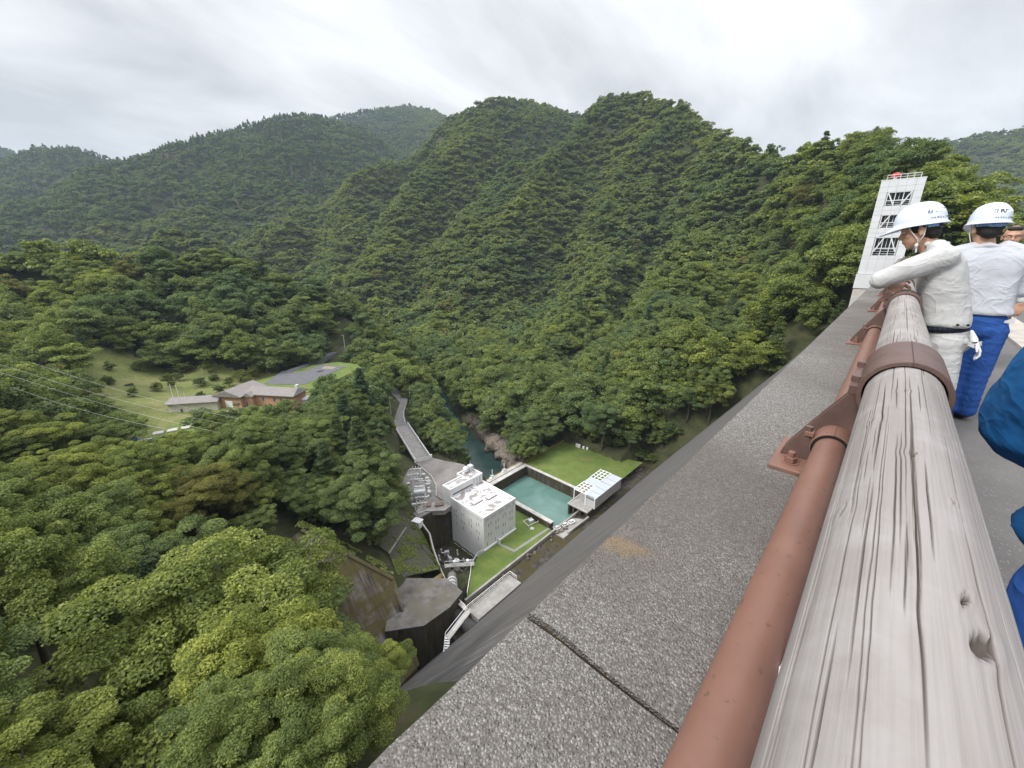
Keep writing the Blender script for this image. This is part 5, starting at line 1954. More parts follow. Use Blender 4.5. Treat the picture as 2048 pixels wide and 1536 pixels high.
for xa, xb in ((0.3, 6.3), (10.4, 17.4)):
    n_ = 4
    for k in range(n_ + 1):
        x = xa + (xb - xa) * k / n_
        MB().box(x - .14, 4.21, 3.82, x + .14, 8.5, 4.02).build('lattice_bar', M_trim, gh)
    for k in range(4):
        y = 4.3 + k * 1.38
        MB().box(xa - .14, y - .14, 4.023, xb + .14, y + .14, 4.15).build('lattice_rail', M_trim, gh)
    for x in (xa, xb):
        MB().box(x - .12, 8.25, 0, x + .12, 8.49, 3.815).build('post', M_trim, gh)
dk = empty('intake_deck', (100, 60, -78), 0, 'concrete deck on dark piers in front of the gatehouse', 'deck')
MB().box(-4.0, -3.2, -.35, -.8, 4.4, 0).build('slab', M_conc, dk)
MB().box(-4.15, -3.3, .002, -3.9, 4.5, .25).build('edge', M_concl, dk)
MB().box(-3.89, 4.15, .002, 5, 4.45, .22).build('edge', M_concl, dk)
MB().box(-.8, -3.2, -.5, 5.6, 4.4, -.02).build('slab', M_conc, dk)
for y in (-3.0, -.4, 2.2, 4.0):
    MB().box(-3.9, y - .3, -9, 4, y + .3, -.355).build('pier', M_wetw, dk)
MB().box(-2.5, -3.1, -9, 4.5, 4.2, -.51).build('wall', M_wetw, dk)
MB().bar((-3.6, -3.6, -1.6), (-13.6, -2.6, -2.4), .55, .5).build('pipe_beam', M_conc, dk)
for i, (x, y) in enumerate(((85.6, 61.0), (88.6, 60.2), (91.2, 59.4))):
    g = empty('valve_station', (x, y, -80.0), R(-14), ['small white frame of pipes by the pool corner, nearest the lawn', 'small white frame of pipes by the pool corner, the middle one', 'small white frame of pipes by the pool corner, nearest the gatehouse'][i], 'frame', 'valve frames by the pool')
    for a, b in (((-1, -.7, .05), (1, -.7, .05)), ((1, -.7, .05), (1, .7, .05)), ((1, .7, .05), (-1, .7, .05)), ((-1, .7, .05), (-1, -.7, .05))):
        MB().bar(a, b, .18, .18).build('side', M_trim, g)
    MB().box(-.5, -.35, .02, .4, .3, .5).build('valve', M_steelw, g)
flat('lawn_path', [(67.6, 69.4), (68.6, 63.4), (82.5, 62.4), (86, 61.9), (86, 62.7), (82.6, 63.2), (69.4, 64.2), (68.4, 69.4)], -79.97, plain('grey_path', (0.25, 0.245, 0.24), .9, .15, .8, coord='Position'), .2)
ts = empty('transformer_box', (82.0, 68.6, -80), R(-12), 'small fenced white equipment box on the lawn by the pool wall', 'box')
MB().box(-.8, -.6, 0, .8, .6, 1.1).build('cabinet', M_steelw, ts, bevel=.04)
for a, b in (((-2, -1.4), (2, -1.4)), ((2, -1.4), (2, 1.4)), ((2, 1.4), (-2, 1.4)), ((-2, 1.4), (-2, -1.4))):
    MB().bar((a[0], a[1], .5), (b[0], b[1], .5), .12, .12).build('rail', M_trim, ts)
    MB().box(a[0] - .06, a[1] - .06, 0, a[0] + .06, a[1] + .06, .5).build('post', M_trim, ts)
lm = MB().tube([(0, 0, 0), (0, 0, 4.0)], .07, 8).build('lamp_post', M_trim)
lm.location = (79.6, 74.4, -80)
tag(lm, 'white lamp post on the lawn beside the powerhouse', 'lamp')
o = MB().tube([(0, 0, 0), (0, 0, .12)], .7, 20).build('manhole_ring', M_concl)
o.location = (80.0, 66.4, -80)
tag(o, 'round white manhole ring on the lower lawn', 'manhole')
for i, (x, y, w) in enumerate(((132.4, 85.0, 2.2), (133.0, 82.6, .9), (133.4, 81.0, .8))):
    g = empty('notice_cabinet', (x, y, -78), R(96), ['white notice board with two dark panels at the edge of the upper lawn', 'small white cabinet next to the notice board', 'second small white cabinet beyond the notice board'][i], 'cabinet')
    MB().box(-w / 2, -.3, 0, w / 2, .3, 1.5 if i == 0 else 1.0).build('cabinet', M_white, g, bevel=.03)
    if i == 0:
        for s in (-.55, .55):
            MB().box(s - .35, -.32, .5, s + .35, -.302, 1.2).build('panel', M_slit, g)
fe = empty('yellow_fence', (119, 92.6, -78), 0, 'long yellow railing along the river edge of the upper lawn', 'railing')
for k in range(14):
    MB().box(-13 + k * 2 - .04, -.04, 0, -13 + k * 2 + .04, .04, 1.1).build('post', plain('yellow_paint', (0.50, 0.40, 0.06), .6, .1) if k == 0 else bpy.data.materials['yellow_paint'], fe)
for z_ in (.55, 1.1):
    MB().bar((-13, 0, z_), (13, 0, z_), .1, .08).build('rail', bpy.data.materials['yellow_paint'], fe)
MB().box(-13.3, -.6, -8, 13.4, .5, -.005).build('wall', M_tanw, fe)

# ---- switchyard
sy = random.Random(3)
tr = empty('transformer', (59.0, 95.0, -71.55), R(-38), 'large pale grey transformer with cooling fins in the switchyard', 'transformer')
MB().box(-1.7, -1.2, .3, 1.7, 1.2, 2.9).build('tank', M_steelw, tr, bevel=.05)
MB().box(-1.9, -1.4, 0, 1.9, 1.4, .295).build('plinth', M_concl, tr)
for s in (-1, 1):
    for k in range(9):
        MB().box(-1.55 + k * .36, s * 1.22 if s > 0 else -2.05, .6, -1.47 + k * .36, 2.05 if s > 0 else -1.22, 2.8).build('cooling_fin', M_steelw, tr)
for k in range(3):
    MB().tube([(-1 + k, 0, 2.9), (-1 + k, 0, 4.3)], [.16, .08], 10).build('bushing', M_trim, tr)
MB().tube([(-1.6, .6, 3.5), (1.6, .6, 3.5)], .32, 14).build('conservator', M_steelw, tr, smooth=True)
for i, (x, y, h_) in enumerate(((61.5, 100, 3.2), (65.0, 106.0, 3.2), (57.0, 91.0, 2.8), (62.8, 104.5, 2.6), (55.2, 89.2, 2.4), (63.5, 98.5, 2.4))):
    g = empty('switch_frame', (x, y, -71.55), R(-38 + sy.uniform(-6, 6)), 'white steel gantry frame with insulators among the switchyard equipment', 'gantry', 'switchyard gantries')
    for s in (-1.5, 1.5):
        MB().box(s - .1, -.1, 0, s + .1, .1, h_).build('column', M_trim, g)
    MB().box(-1.9, -.12, h_ - .02, 1.9, .12, h_ + .22).build('beam', M_trim, g)
    MB().bar((-1.5, 0, h_ * .35), (1.5, 0, h_ * .8), .07).build('brace', M_trim, g)
    MB().bar((1.5, 0, h_ * .35), (-1.5, 0, h_ * .8), .07).build('brace', M_trim, g)
    for k in range(3):
        MB().tube([(-1 + k, 0, h_ + .22), (-1 + k, 0, h_ + .5), (-1 + k, 0, h_ + 1.1)], [.12, .16, .05], 8).build('insulator', M_steelw, g)
for i in range(14):
    x, y = [(60.6, 92.8), (61.6, 93.6), (62.4, 95), (63.2, 96.2), (64, 97.6), (65.2, 99.2), (66, 101), (56.8, 97.2), (57.6, 99.2), (59, 101.5), (60, 103), (55.4, 94.8), (54.6, 92), (66.6, 104)][i]
    g = empty('cabinet', (x, y, -71.55), R(-38), 'small white equipment cabinet among others in the switchyard', 'cabinet', 'switchyard cabinets')
    s = sy.uniform(.5, .9)
    MB().box(-s * .6, -s * .5, 0, s * .6, s * .5, s * 1.7).build('body', M_concl if i % 3 else M_steelw, g, bevel=.03)
    MB().box(-s * .68, -s * .58, s * 1.702, s * .68, s * .58, s * 1.8).build('cap', M_louv, g)

# ---- bridge and access road
br = empty('bridge', (78.6, 128, -71), 0, 'concrete road bridge with white parapets leading to the plaza', 'bridge')
b_o = Vector((78.6, 128, -71))
p0, p1 = Vector((73.4, 113.8, -71.5)) - b_o, Vector((83.3, 144.5, -70.0)) - b_o
d_ = (p1 - p0)
d_.z = 0
d_.normalize()
nrm = Vector((-d_.y, d_.x, 0))
MB().bar(p0 + Vector((0, 0, -.35)), p1 + Vector((0, 0, -.35)), 6.0, .7).build('deck', plain('bridge_asphalt', (0.25, 0.235, 0.225), .9, .2, .5, coord='Position'), br)
MB().bar(p0 + Vector((0, 0, -1.4)), p1 + Vector((0, 0, -1.4)), 4.2, 1.35).build('girder', M_concl, br)
for s in (-1, 1):
    q0, q1 = p0 + nrm * (s * 2.9), p1 + nrm * (s * 2.9)
    MB().bar(q0 + Vector((0, 0, .2)), q1 + Vector((0, 0, .2)), .4, .4).build('kerb', M_concl, br)
    MB().bar(q0 + Vector((0, 0, 1.1)), q1 + Vector((0, 0, 1.1)), .14, .12).build('rail', M_trim, br)
    MB().bar(q0 + Vector((0, 0, .75)), q1 + Vector((0, 0, .75)), .09, .08).build('rail', M_trim, br)
    for k in range(17):
        q = q0.lerp(q1, k / 16)
        MB().box(q.x - .07, q.y - .07, q.z + .4, q.x + .07, q.y + .07, q.z + 1.1).build('post', M_trim, br)
for k in (.3, .65):
    q = p0.lerp(p1, k)
    MB().box(q.x - 2, q.y - .7, -16, q.x + 2, q.y + .7, q.z - 2.08).build('pier', M_conc, br)
gt = empty('road_gate', (73.4, 113.9, -71.5), math.atan2(nrm.y, nrm.x), 'white barred gate across the plaza end of the bridge', 'gate')
for s in (-3.1, 3.1):
    MB().box(s - .25, -.25, 0, s + .25, .25, 1.7).build('gate_post', M_trim, gt)
for s in (-1, 1):
    for z_ in (.35, 1.2):
        MB().box(min(s * .05, s * 2.8), -.04, z_, max(s * .05, s * 2.8), .04, z_ + .1).build('bar', M_trim, gt)
    for k in range(5):
        MB().box(s * (.15 + k * .62) - .03, -.03, .45, s * (.15 + k * .62) + .03, .03, 1.2).build('upright', M_trim, gt)
road_m = plain('road_asphalt', (0.19, 0.18, 0.175), .9, .2, .4, coord='Position')
rp = [(83.2, 144.2), (86.0, 150), (89.2, 156), (93.4, 162), (98, 167.5), (101.6, 172.5), (103.6, 178), (104.6, 184), (107, 191)]
ribbon('access_road', [(x, y, -70.0 + max(0, (y - 178) * .05)) for x, y in rp], 5.0, road_m, 1.5)
handrail('road_guardrail', [(85.6, 145.0, -70), (89.0, 151.5, -70), (92.4, 157, -70), (96, 161.0, -70)], 'white guardrail on the river side of the access road', h=.9, step=2.0, infill=False)
for i, (x, y, h_) in enumerate(((84.2, 154.0, 9.5), (105.6, 172.0, 9.0), (80.2, 153, 6.0))):
    g = empty('lamp_post', (x, y, gz(x, y)), R(40 * i), ['tall pole on the inner bend of the access road', 'tall lamp pole at the top bend of the access road', 'short pale pole in the trees beside the access road'][i], 'pole', 'poles along the access road')
    MB().tube([(0, 0, -.5), (0, 0, h_)], [.13, .08], 8).build('pole', M_steelw, g)
    MB().bar((0, 0, h_ - .1), (1.0, 0, h_), .08).build('arm', M_steelw, g)

# creepers hanging over the cut slope and the lined slope's edge, and weeds in the toe of the works
_cr = np.random.RandomState(77)


def creep(name, quads, n_, size, label, thr=0.0):
    Ps, Ns = [], []
    for (a, b, c_, d) in quads:
        a, b, c_, d = map(np.array, (a, b, c_, d))
        u, w_ = _cr.rand(n_, 1), _cr.rand(n_, 1)
        P = (a * (1 - u) + b * u) * (1 - w_) + (d * (1 - u) + c_ * u) * w_
        nr = np.cross(b - a, d - a)
        nr = nr / np.linalg.norm(nr)
        if nr[2] < 0:
            nr = -nr
        m_ = fbm(P[:, 0] / 2.2 + 3, P[:, 1] / 2.2 + 8, 3) > thr
        P = P[m_] + nr * (0.08 + 0.22 * _cr.rand(m_.sum(), 1))
        N = nr + _cr.randn(len(P), 3) * 0.5
        Ps.append(P)
        Ns.append(N / np.linalg.norm(N, axis=1, keepdims=True))
    P, N = np.concatenate(Ps), np.concatenate(Ns)
    V, F = leaf_cards(P, N, size, _cr)
    o = link(name, np_mesh(name, V, F, M_leaf, attr={'tint': ('FACE', 0.25 + 0.75 * _cr.rand(len(P)))}))
    o['hue'] = 0.55
    o['dry'] = 0.0
    tag(o, label, 'creeper', kind='stuff')


creep('creeper', [((38.0, 77.5, -69.2), (46.3, 83.0, -69.3), (43.0, 92.0, -64.5), (33.5, 90.0, -63.5)), ((37.2, 72.6, -73.2), (47.4, 70.0, -75.8), (46.5, 83.0, -69.5), (38.0, 77.4, -69.4)),
                  ((47.4, 70.0, -75.8), (48.4, 71.6, -77.0), (51.8, 87.0, -72.0), (46.5, 83.0, -69.5)), ((46.5, 83.0, -69.5), (51.8, 87.0, -72.0), (53.0, 95.0, -71.3), (43.0, 92.0, -64.5))], 6000, .30, 'green creepers spreading over the cut slope', 0.02)
creep('weeds', [((20.5, 84.5, -55.4), (34.5, 69.8, -68.6), (36.0, 72.5, -69.5), (23.0, 88.0, -56.5))], 5000, .34, 'weeds growing along the top of the lined slope', -0.06)

# ================================================================== office yard on the terrace
drape('meadow', [(-8, 215), (2, 194), (3, 168), (22, 168), (44, 162), (64, 168), (78, 180), (96, 196), (105, 210), (103, 234), (90, 240), (64, 236), (48, 240), (42, 252), (26, 266), (8, 282), (-8, 276), (-10, 244)], M_mead, 2.5, 0.2)
OZ = -58.3
lawn2 = flat('office_lawn', [(44, 208), (56, 190), (60, 184), (97, 203), (99, 214), (94, 226), (84, 231), (62, 224), (50, 220)], OZ + .1, M_grass, 1.5)
M_lot = plain('dark_car_park', (0.125, 0.125, 0.135), .9, .22, .5, bump=.3, bscale=8, coord='Position')
lot = flat('car_park', [(51, 211.5), (64.5, 228.5), (71.4, 219), (85.0, 227.0), (92.5, 213.0), (64.0, 196.5)], OZ + .25, M_lot, .3)
struct(MB().prism([(81, 219.5), (84.8, 221.8), (88.4, 215.6), (84.5, 213.4)], OZ + .2, OZ + .262).build('worn_patch', plain('worn_earth', (0.27, 0.215, 0.16), .95, .25, .8, coord='Position')))
o = MB().box(-1.5, -.8, 0, 1.5, .8, .3).build('dark_cover', M_black, bevel=.08)
o.location = (78.5, 213.5, OZ + .25)
tag(o, 'black cover lying on the car park', 'cover')
rp = [(66, 226, OZ + .2), (74, 230, OZ + .3), (84, 236, OZ + .4), (93, 243, OZ + .7), (104, 251, OZ + 1.0), (116, 261, OZ + 1.4), (128, 272, OZ + 2)]
ribbon('office_road', rp, 4.2, M_lot, 2.5)
M_tile = plain('grey_roof_tile', (0.235, 0.215, 0.205), .7, .12, 1.0, coord='Position')
t = NT('salmon_brick')
v = t.coord('Position')
bk = t.n('ShaderNodeTexBrick')
bk.inputs['Scale'].default_value = 3.0
bk.inputs['Color1'].default_value = (0.47, 0.25, 0.16, 1)
bk.inputs['Color2'].default_value = (0.53, 0.29, 0.19, 1)
bk.inputs['Mortar'].default_value = (0.42, 0.29, 0.22, 1)
t.l(v, bk.inputs['Vector'])
t.col(t.mix(0.35, bk.outputs[0], t.ramp(t.noise(v, .8, 5), (0.3, 0.35), (0.7, 0.65)), 'OVERLAY')).rough(.85)
M_brick = t.m
M_cream = plain('cream_render', (0.62, 0.58, 0.50), .8, .08, .6, coord='Position')
U = Vector((0.577, -0.816, 0))
UA = math.atan2(U.y, U.x)      # local +x runs to the right in the picture, local -y faces the dam


def gable_roof(name, parent, x0, x1, y0, y1, ze, zr, along='x', over=.7, hip=0.0, mat=None):
    m = MB()
    x0 -= over
    x1 += over
    y0 -= over
    y1 += over
    th = .28
    if along == 'x':
        ym = (y0 + y1) / 2
        r0, r1 = (x0 + hip, ym, zr), (x1 - hip, ym, zr)
        c = [(x0, y0, ze), (x1, y0, ze), (x1, y1, ze), (x0, y1, ze)]
        fs = [(c[0], c[1], r1, r0), (c[2], c[3], r0, r1), (c[1], c[2], r1), (c[3], c[0], r0)]
    else:
        xm = (x0 + x1) / 2
        r0, r1 = (xm, y0 + hip, zr), (xm, y1 - hip, zr)
        c = [(x0, y0, ze), (x1, y0, ze), (x1, y1, ze), (x0, y1, ze)]
        fs = [(c[1], c[2], r1, r0), (c[3], c[0], r0, r1), (c[0], c[1], r0), (c[2], c[3], r1)]
    for f_ in fs:
        m.quad(*f_)
    m.quad(c[3], c[2], c[1], c[0])
    for i in range(4):
        a, b = c[i], c[(i + 1) % 4]
        m.quad(a, (a[0], a[1], a[2] - th), (b[0], b[1], b[2] - th), b)
    return m.build(name, mat or M_tile, parent)


def window(parent, x, y, z, w, h, name='window', ax='y'):
    f_ = MB().box(-w / 2 - .08, -.06, -.08, w / 2 + .08, .04, h + .08).build(name, M_louv, parent)
    f_.location = (x, y, z)
    if ax == 'x':
        f_.rotation_euler = (0, 0, R(90))
    MB().box(-w / 2, -.09, 0, w / 2, -.062, h).build('pane', M_slit, f_)
    return f_


# brick office: wing with its gable to the dam, and a long wing to the right
of = empty('brick_office', (31.6, 186.6, OZ), UA, 'salmon brick office with grey hipped roofs on the terrace', 'building')
MB().box(-5.4, 0, -3, 5.4, 13, 5.4).build('wall', M_brick, of)
m = MB()
m.quad((-5.4, .02, 5.4), (5.4, .02, 5.4), (0, .02, 7.4))
m.build('gable', M_brick, of)
gable_roof('roof', of, -5.4, 5.4, 0, 13, 5.4, 7.7, 'y', 1.0)
MB().box(5.4, 3.5, -3, 26, 11.5, 5.4).build('wall', M_brick, of)
gable_roof('roof', of, 5.0, 26, 3.5, 11.5, 5.42, 7.5, 'x', .9, 1.0)
gable_roof('roof', of, 5.6, 9.0, 1.6, 6.5, 5.0, 6.4, 'y', .5)
MB().box(5.6, 1.6, -3, 9.0, 3.5, 5.0).build('porch_wall', M_brick, of)
MB().box(-1.7, -.08, -.2, 1.5, -.005, 3.2).build('white_door', M_trim, of)
window(of, 6.6, 1.6, .5, .6, 2.2)
for x in (12.5, 17.5, 20.5, 23.5):
    window(of, x, 3.5, 2.6, 1.0, 1.5)
MB().tube([(21.5, 3.42, -.8), (21.5, 3.2, -.8)], .5, 14).build('round_sign', M_trim, of)
MB().box(26.0, 4.5, -.2, 28.0, 10.5, 0.0).build('terrace', M_concl, of)
for k in range(4):
    MB().box(27.8, 4.6 + k * 1.9, 0, 27.95, 4.75 + k * 1.9, 1.2).build('terrace_post', M_brick, of)
MB().box(25.0, 6.8, 7.1, 26.2, 8.0, 8.8).build('chimney', M_steelw, of)
wb2 = empty('white_hall', (22.5, 195.5, OZ), math.atan2(-10, 14), 'long white hall with grey roof left of the brick office', 'building')
MB().box(-8.6, -3, -3, 8.6, 3.6, 3.8).build('wall', M_cream, wb2)
gable_roof('roof', wb2, -8.6, 8.6, -3, 3.6, 3.82, 5.4, 'x', .8, .6)
MB().box(-4.6, -3.06, -1.0, -3.8, -2.99, 1.4).build('door', M_slit, wb2)
sh2 = empty('white_garage', (54.5, 172.5, OZ - .4), R(-40), 'small white garage with a pale roof right of the brick office', 'shed')
MB().box(-2.6, -2.2, -2, 2.6, 2.2, 2.4).build('wall', M_white, sh2)
gable_roof('roof', sh2, -2.6, 2.6, -2.2, 2.2, 2.42, 3.2, 'x', .35, 0, plain('pale_metal_roof', (0.58, 0.62, 0.65), .4, .06, 1, coord='Position'))
o = handrail('yard_railing', [(56.5, 169.0, OZ - .4), (61.5, 172.5, OZ - .4), (60.5, 177, OZ - .4)], 'white railing round the yard beside the white garage', h=1.1, step=1.5)
for i, (x, y, h_) in enumerate(((16.5, 203.5, 10), (18.2, 203.0, 9.2), (20.0, 202.2, 6.0))):
    g = MB().tube([(0, 0, -1), (0, 0, h_)], [.1, .07], 8).build('flag_pole', M_trim)
    g.location = (x, y, gz(x, y))
    tag(g, ['tallest bare flag pole behind the white hall', 'middle flag pole behind the white hall', 'shortest flag pole behind the white hall'][i], 'pole', 'flag poles')
flat('pad_lawn', [(4, 166), (22, 168), (22, 182), (10, 186), (2, 180)], OZ - .6, M_grass, 3)
for i, (x, y) in enumerate(((8.0, 178.6), (11.8, 177.8), (15.6, 177.0))):
    o = MB().box(-1.5, -1.3, 0, 1.5, 1.3, .5).build('tank_cover', M_concl, bevel=.05)
    o.location = (x, y, OZ - .6)
    o.rotation_euler = (0, 0, R(-12))
    tag(o, ['flat pale tank cover on the lawn, leftmost of three', 'flat pale tank cover on the lawn, middle of three', 'flat pale tank cover on the lawn, rightmost of three'][i], 'cover', 'tank covers')


def parked_car(name, loc, rz, paint, label):
    e_ = empty(name, loc, rz, label, 'car', 'parked cars')
    m = MB()
    pr_ = [(-2.1, .35), (-2.1, .85), (-1.5, .95), (-1.0, 1.48), (.9, 1.5), (1.6, .95), (2.1, .8), (2.1, .35)]
    n_ = len(pr_)
    V = [(x, -.85, z) for x, z in pr_] + [(x, .85, z) for x, z in pr_]
    F = [tuple(range(n_))[::-1], tuple(range(n_, 2 * n_))] + [(i, (i + 1) % n_, n_ + (i + 1) % n_, n_ + i) for i in range(n_)]
    m._add(V, F)
    m.build('body', paint, e_, bevel=.08)
    for s in (-1, 1):
        MB().box(-1.0, s * .86 - .01, .98, .95, s * .86 + .01, 1.38).build('side_window', M_slit, e_)
        for x in (-1.3, 1.3):
            MB().tube([(x, s * .70, .32), (x, s * .90, .32)], .32, 14).build('wheel', M_black, e_)
    MB().quad((1.56, -.7, 1.0), (1.56, .7, 1.0), (.96, .7, 1.47), (.96, -.7, 1.47)).build('windscreen', M_slit, e_)
    return e_


parked_car('car', (1.6, 172.5, gz(1.6, 172.5) + .25), R(-20), plain('blue_car_paint', (0.05, 0.16, 0.42), .25, .05), 'blue car parked at the edge of the yard below the white hall')
parked_car('car', (4.6, 171.2, gz(4.6, 171.2) + .25), R(-24), plain('white_car_paint', (0.72, 0.73, 0.74), .25, .05), 'white car parked beside the blue car')
bn = empty('bench', (6.0, 238.0, gz(6, 238)), R(20), 'dark bench alone on the meadow below the forest', 'bench')
MB().box(-1.6, -.4, .4, 1.6, .4, .55).build('seat', M_black, bn)
MB().box(-1.6, .35, .552, 1.6, .45, 1.1).build('backrest', M_black, bn)
for x in (-1.3, 1.3):
    MB().box(x - .1, -.35, -.1, x + .1, .35, .395).build('leg', M_black, bn)
g = empty('lamp_post', (108, 247, OZ + 1), 0, 'lamp post beside the road leaving the car park', 'lamp')
MB().tube([(0, 0, -1), (0, 0, 10)], [.16, .1], 8).build('pole', M_steelw, g)
MB().bar((0, 0, 10), (-1.4, 0, 10.1), .2, .15).build('lamp_head', M_steelw, g)
# earth scars
drape('earth_scar', [(52, 246), (60, 240), (66, 246), (64, 258), (56, 262), (50, 256)], plain('bare_earth', (0.24, 0.17, 0.115), .95, .3, .5, bump=.6, bscale=3, coord='Position'), 1.5, .5)
# power lines across the left
PL = [((-18.6, 165.0, -25.5), (20.0, 118.0, -41.4)), ((-19.1, 165.0, -27.5), (20.5, 118.0, -44.7)), ((-19.8, 165.0, -30.2), (6.6, 118.0, -37.7)), ((-12.8, 165.0, -26.5), (21.4, 118.0, -39.8))]
wires = empty('power_line', (-20, 146, -40), 0, 'thin pale power line cables crossing the trees on the left', 'cable')
for a, b in PL:
    a, b = Vector(a) - Vector((-20, 146, -40)), Vector(b) - Vector((-20, 146, -40))
    pts = [a.lerp(b, k / 12) + Vector((0, 0, -2.5 * math.sin(math.pi * k / 12) * .5)) for k in range(13)]
    MB().tube(pts, .018, 5).build('cable', M_steelw, wires)

# ================================================================== people on the crest
def cloth(name, c, var=0.08, weave=True, rough=0.85):
    t = NT(name)
    v = t.coord('Object')
    f = t.noise(v, 7.0, 5, .6)
    t.col(t.ramp(f, (.3, tuple(x * (1 - var) for x in c)), (.7, tuple(min(1, x * (1 + var)) for x in c)))).rough(rough)
    w = t.noise(t.coord('Object', (1, 1, 1.3), (0.5, 0.6, 0.2)), 3.6, 3, .5, 1.2)
    cr = t.ramp(w, (.34, 0.0), (.46, .5), (.5, 1.0), (.54, .5), (.66, 0.0))
    w2 = t.noise(t.coord('Object', (1, 1, 1.2), (0.9, 0.2, 0.5)), 8.0, 2, .5, 1.0)
    cr2 = t.ramp(w2, (.36, 0.0), (.5, 1.0), (.64, 0.0))
    b0 = t.bump(cr, 0.34, 0.016)
    b1 = t.bump(cr2, 0.16, 0.008, b0)
    if weave:
        t.bump(t.noise(v, 420.0, 2), 0.25, 0.002, b1)
    t.b.inputs['Specular IOR Level'].default_value = 0.15
    return t.m


M_workw = cloth('white_work_cloth', (0.50, 0.50, 0.495))
M_shirt = cloth('pale_lilac_cloth', (0.50, 0.515, 0.56))
M_bluet = cloth('bright_blue_trouser', (0.028, 0.088, 0.31), .22)
M_navy = cloth('deep_blue_jacket', (0.010, 0.078, 0.215), .3)
t = NT('skin')
v = t.coord('Object')
t.col(t.ramp(t.noise(v, 14.0, 5), (.3, (0.47, 0.27, 0.18)), (.7, (0.57, 0.34, 0.24)))).rough(.55)
t.b.inputs['Subsurface Weight'].default_value = .12
t.b.inputs['Subsurface Radius'].default_value = (.01, .004, .002)
M_skin = t.m
M_hair = plain('black_hair', (0.014, 0.011, 0.010), .5, .3, 90, bump=.6, bscale=220)
M_helm = plain('helmet_shell', (0.66, 0.72, 0.83), .22, .03, 6)
M_strap = plain('blue_helmet_band', (0.22, 0.38, 0.66), .4, .1, 20)
M_wstrap = plain('white_strap', (0.70, 0.70, 0.68), .6, .05, 20)
M_belt = plain('navy_belt', (0.010, 0.014, 0.030), .7, .2, 20)
M_butn = plain('black_button', (0.012, 0.012, 0.014), .35, .1, 20)
M_glove = plain('white_glove', (0.72, 0.73, 0.74), .9, .06, 60, bump=.3, bscale=200)
M_shoe = plain('black_shoe', (0.02, 0.02, 0.022), .5, .2, 10)
_tex = bpy.data.textures.new('folds', 'CLOUDS')
_tex.noise_scale = 0.16
_tex.noise_depth = 2


def blob(name, parts, mat, parent, voxel=.014, smooth=6, fold=0.0, fac=.5):
    """one continuous skin grown over round cones and ellipsoids (voxel remesh)"""
    bm = bmesh.new()
    for p in parts:
        if p[0] == 'c':
            _, a, b, ra, rb = p
            a, b = Vector(a), Vector(b)
            n_ = 7
            for k in range(n_ + 1):
                s = k / n_
                r_ = ra + (rb - ra) * s
                bmesh.ops.create_icosphere(bm, subdivisions=2, radius=r_, matrix=Matrix.Translation(a.lerp(b, s)))
        elif p[0] == 't':       # torso-like loft: boxy rings (centre, half x, half y)
            rows = []
            for c_, hx, hy in p[1]:
                row = []
                for k in range(28):
                    a = 2 * math.pi * k / 28
                    ca, sa = math.cos(a), math.sin(a)
                    row.append(bm.verts.new((c_[0] + hx * math.copysign(abs(ca) ** .78, ca), c_[1] + hy * math.copysign(abs(sa) ** .78, sa), c_[2])))
                rows.append(row)
            for r0, r1 in zip(rows[:-1], rows[1:]):
                for k in range(28):
                    bm.faces.new((r0[k], r0[(k + 1) % 28], r1[(k + 1) % 28], r1[k]))
            bm.faces.new(rows[0][::-1])
            bm.faces.new(rows[-1])
        else:
            _, c_, rad = p[:3]
            rot = Euler(p[3]).to_matrix().to_4x4() if len(p) > 3 else Matrix.Identity(4)
            M = Matrix.Translation(Vector(c_)) @ rot @ Matrix.Diagonal((*rad, 1))
            bmesh.ops.create_icosphere(bm, subdivisions=3, radius=1.0, matrix=M)
    me = bpy.data.meshes.new(name + '_src')
    bm.to_mesh(me)
    bm.free()
    tmp = bpy.data.objects.new('tmp', me)
    col.objects.link(tmp)
    md = tmp.modifiers.new('r', 'REMESH')
    md.mode = 'VOXEL'
    md.voxel_size = voxel
    ms = tmp.modifiers.new('s', 'SMOOTH')
    ms.iterations = smooth
    ms.factor = fac
    if fold:
        dm = tmp.modifiers.new('d', 'DISPLACE')
        dm.texture = _tex
        dm.strength = fold
        dm.mid_level = .5
        dm.texture_coords = 'LOCAL'
    bpy.context.view_layer.update()
    dg = bpy.context.evaluated_depsgraph_get()
    out = bpy.data.meshes.new_from_object(tmp.evaluated_get(dg))
    bpy.data.objects.remove(tmp)
    out.name = name
    out.materials.clear()
    out.materials.append(mat)
    out.polygons.foreach_set('use_smooth', [True] * len(out.polygons))
    return link(name, out, parent)


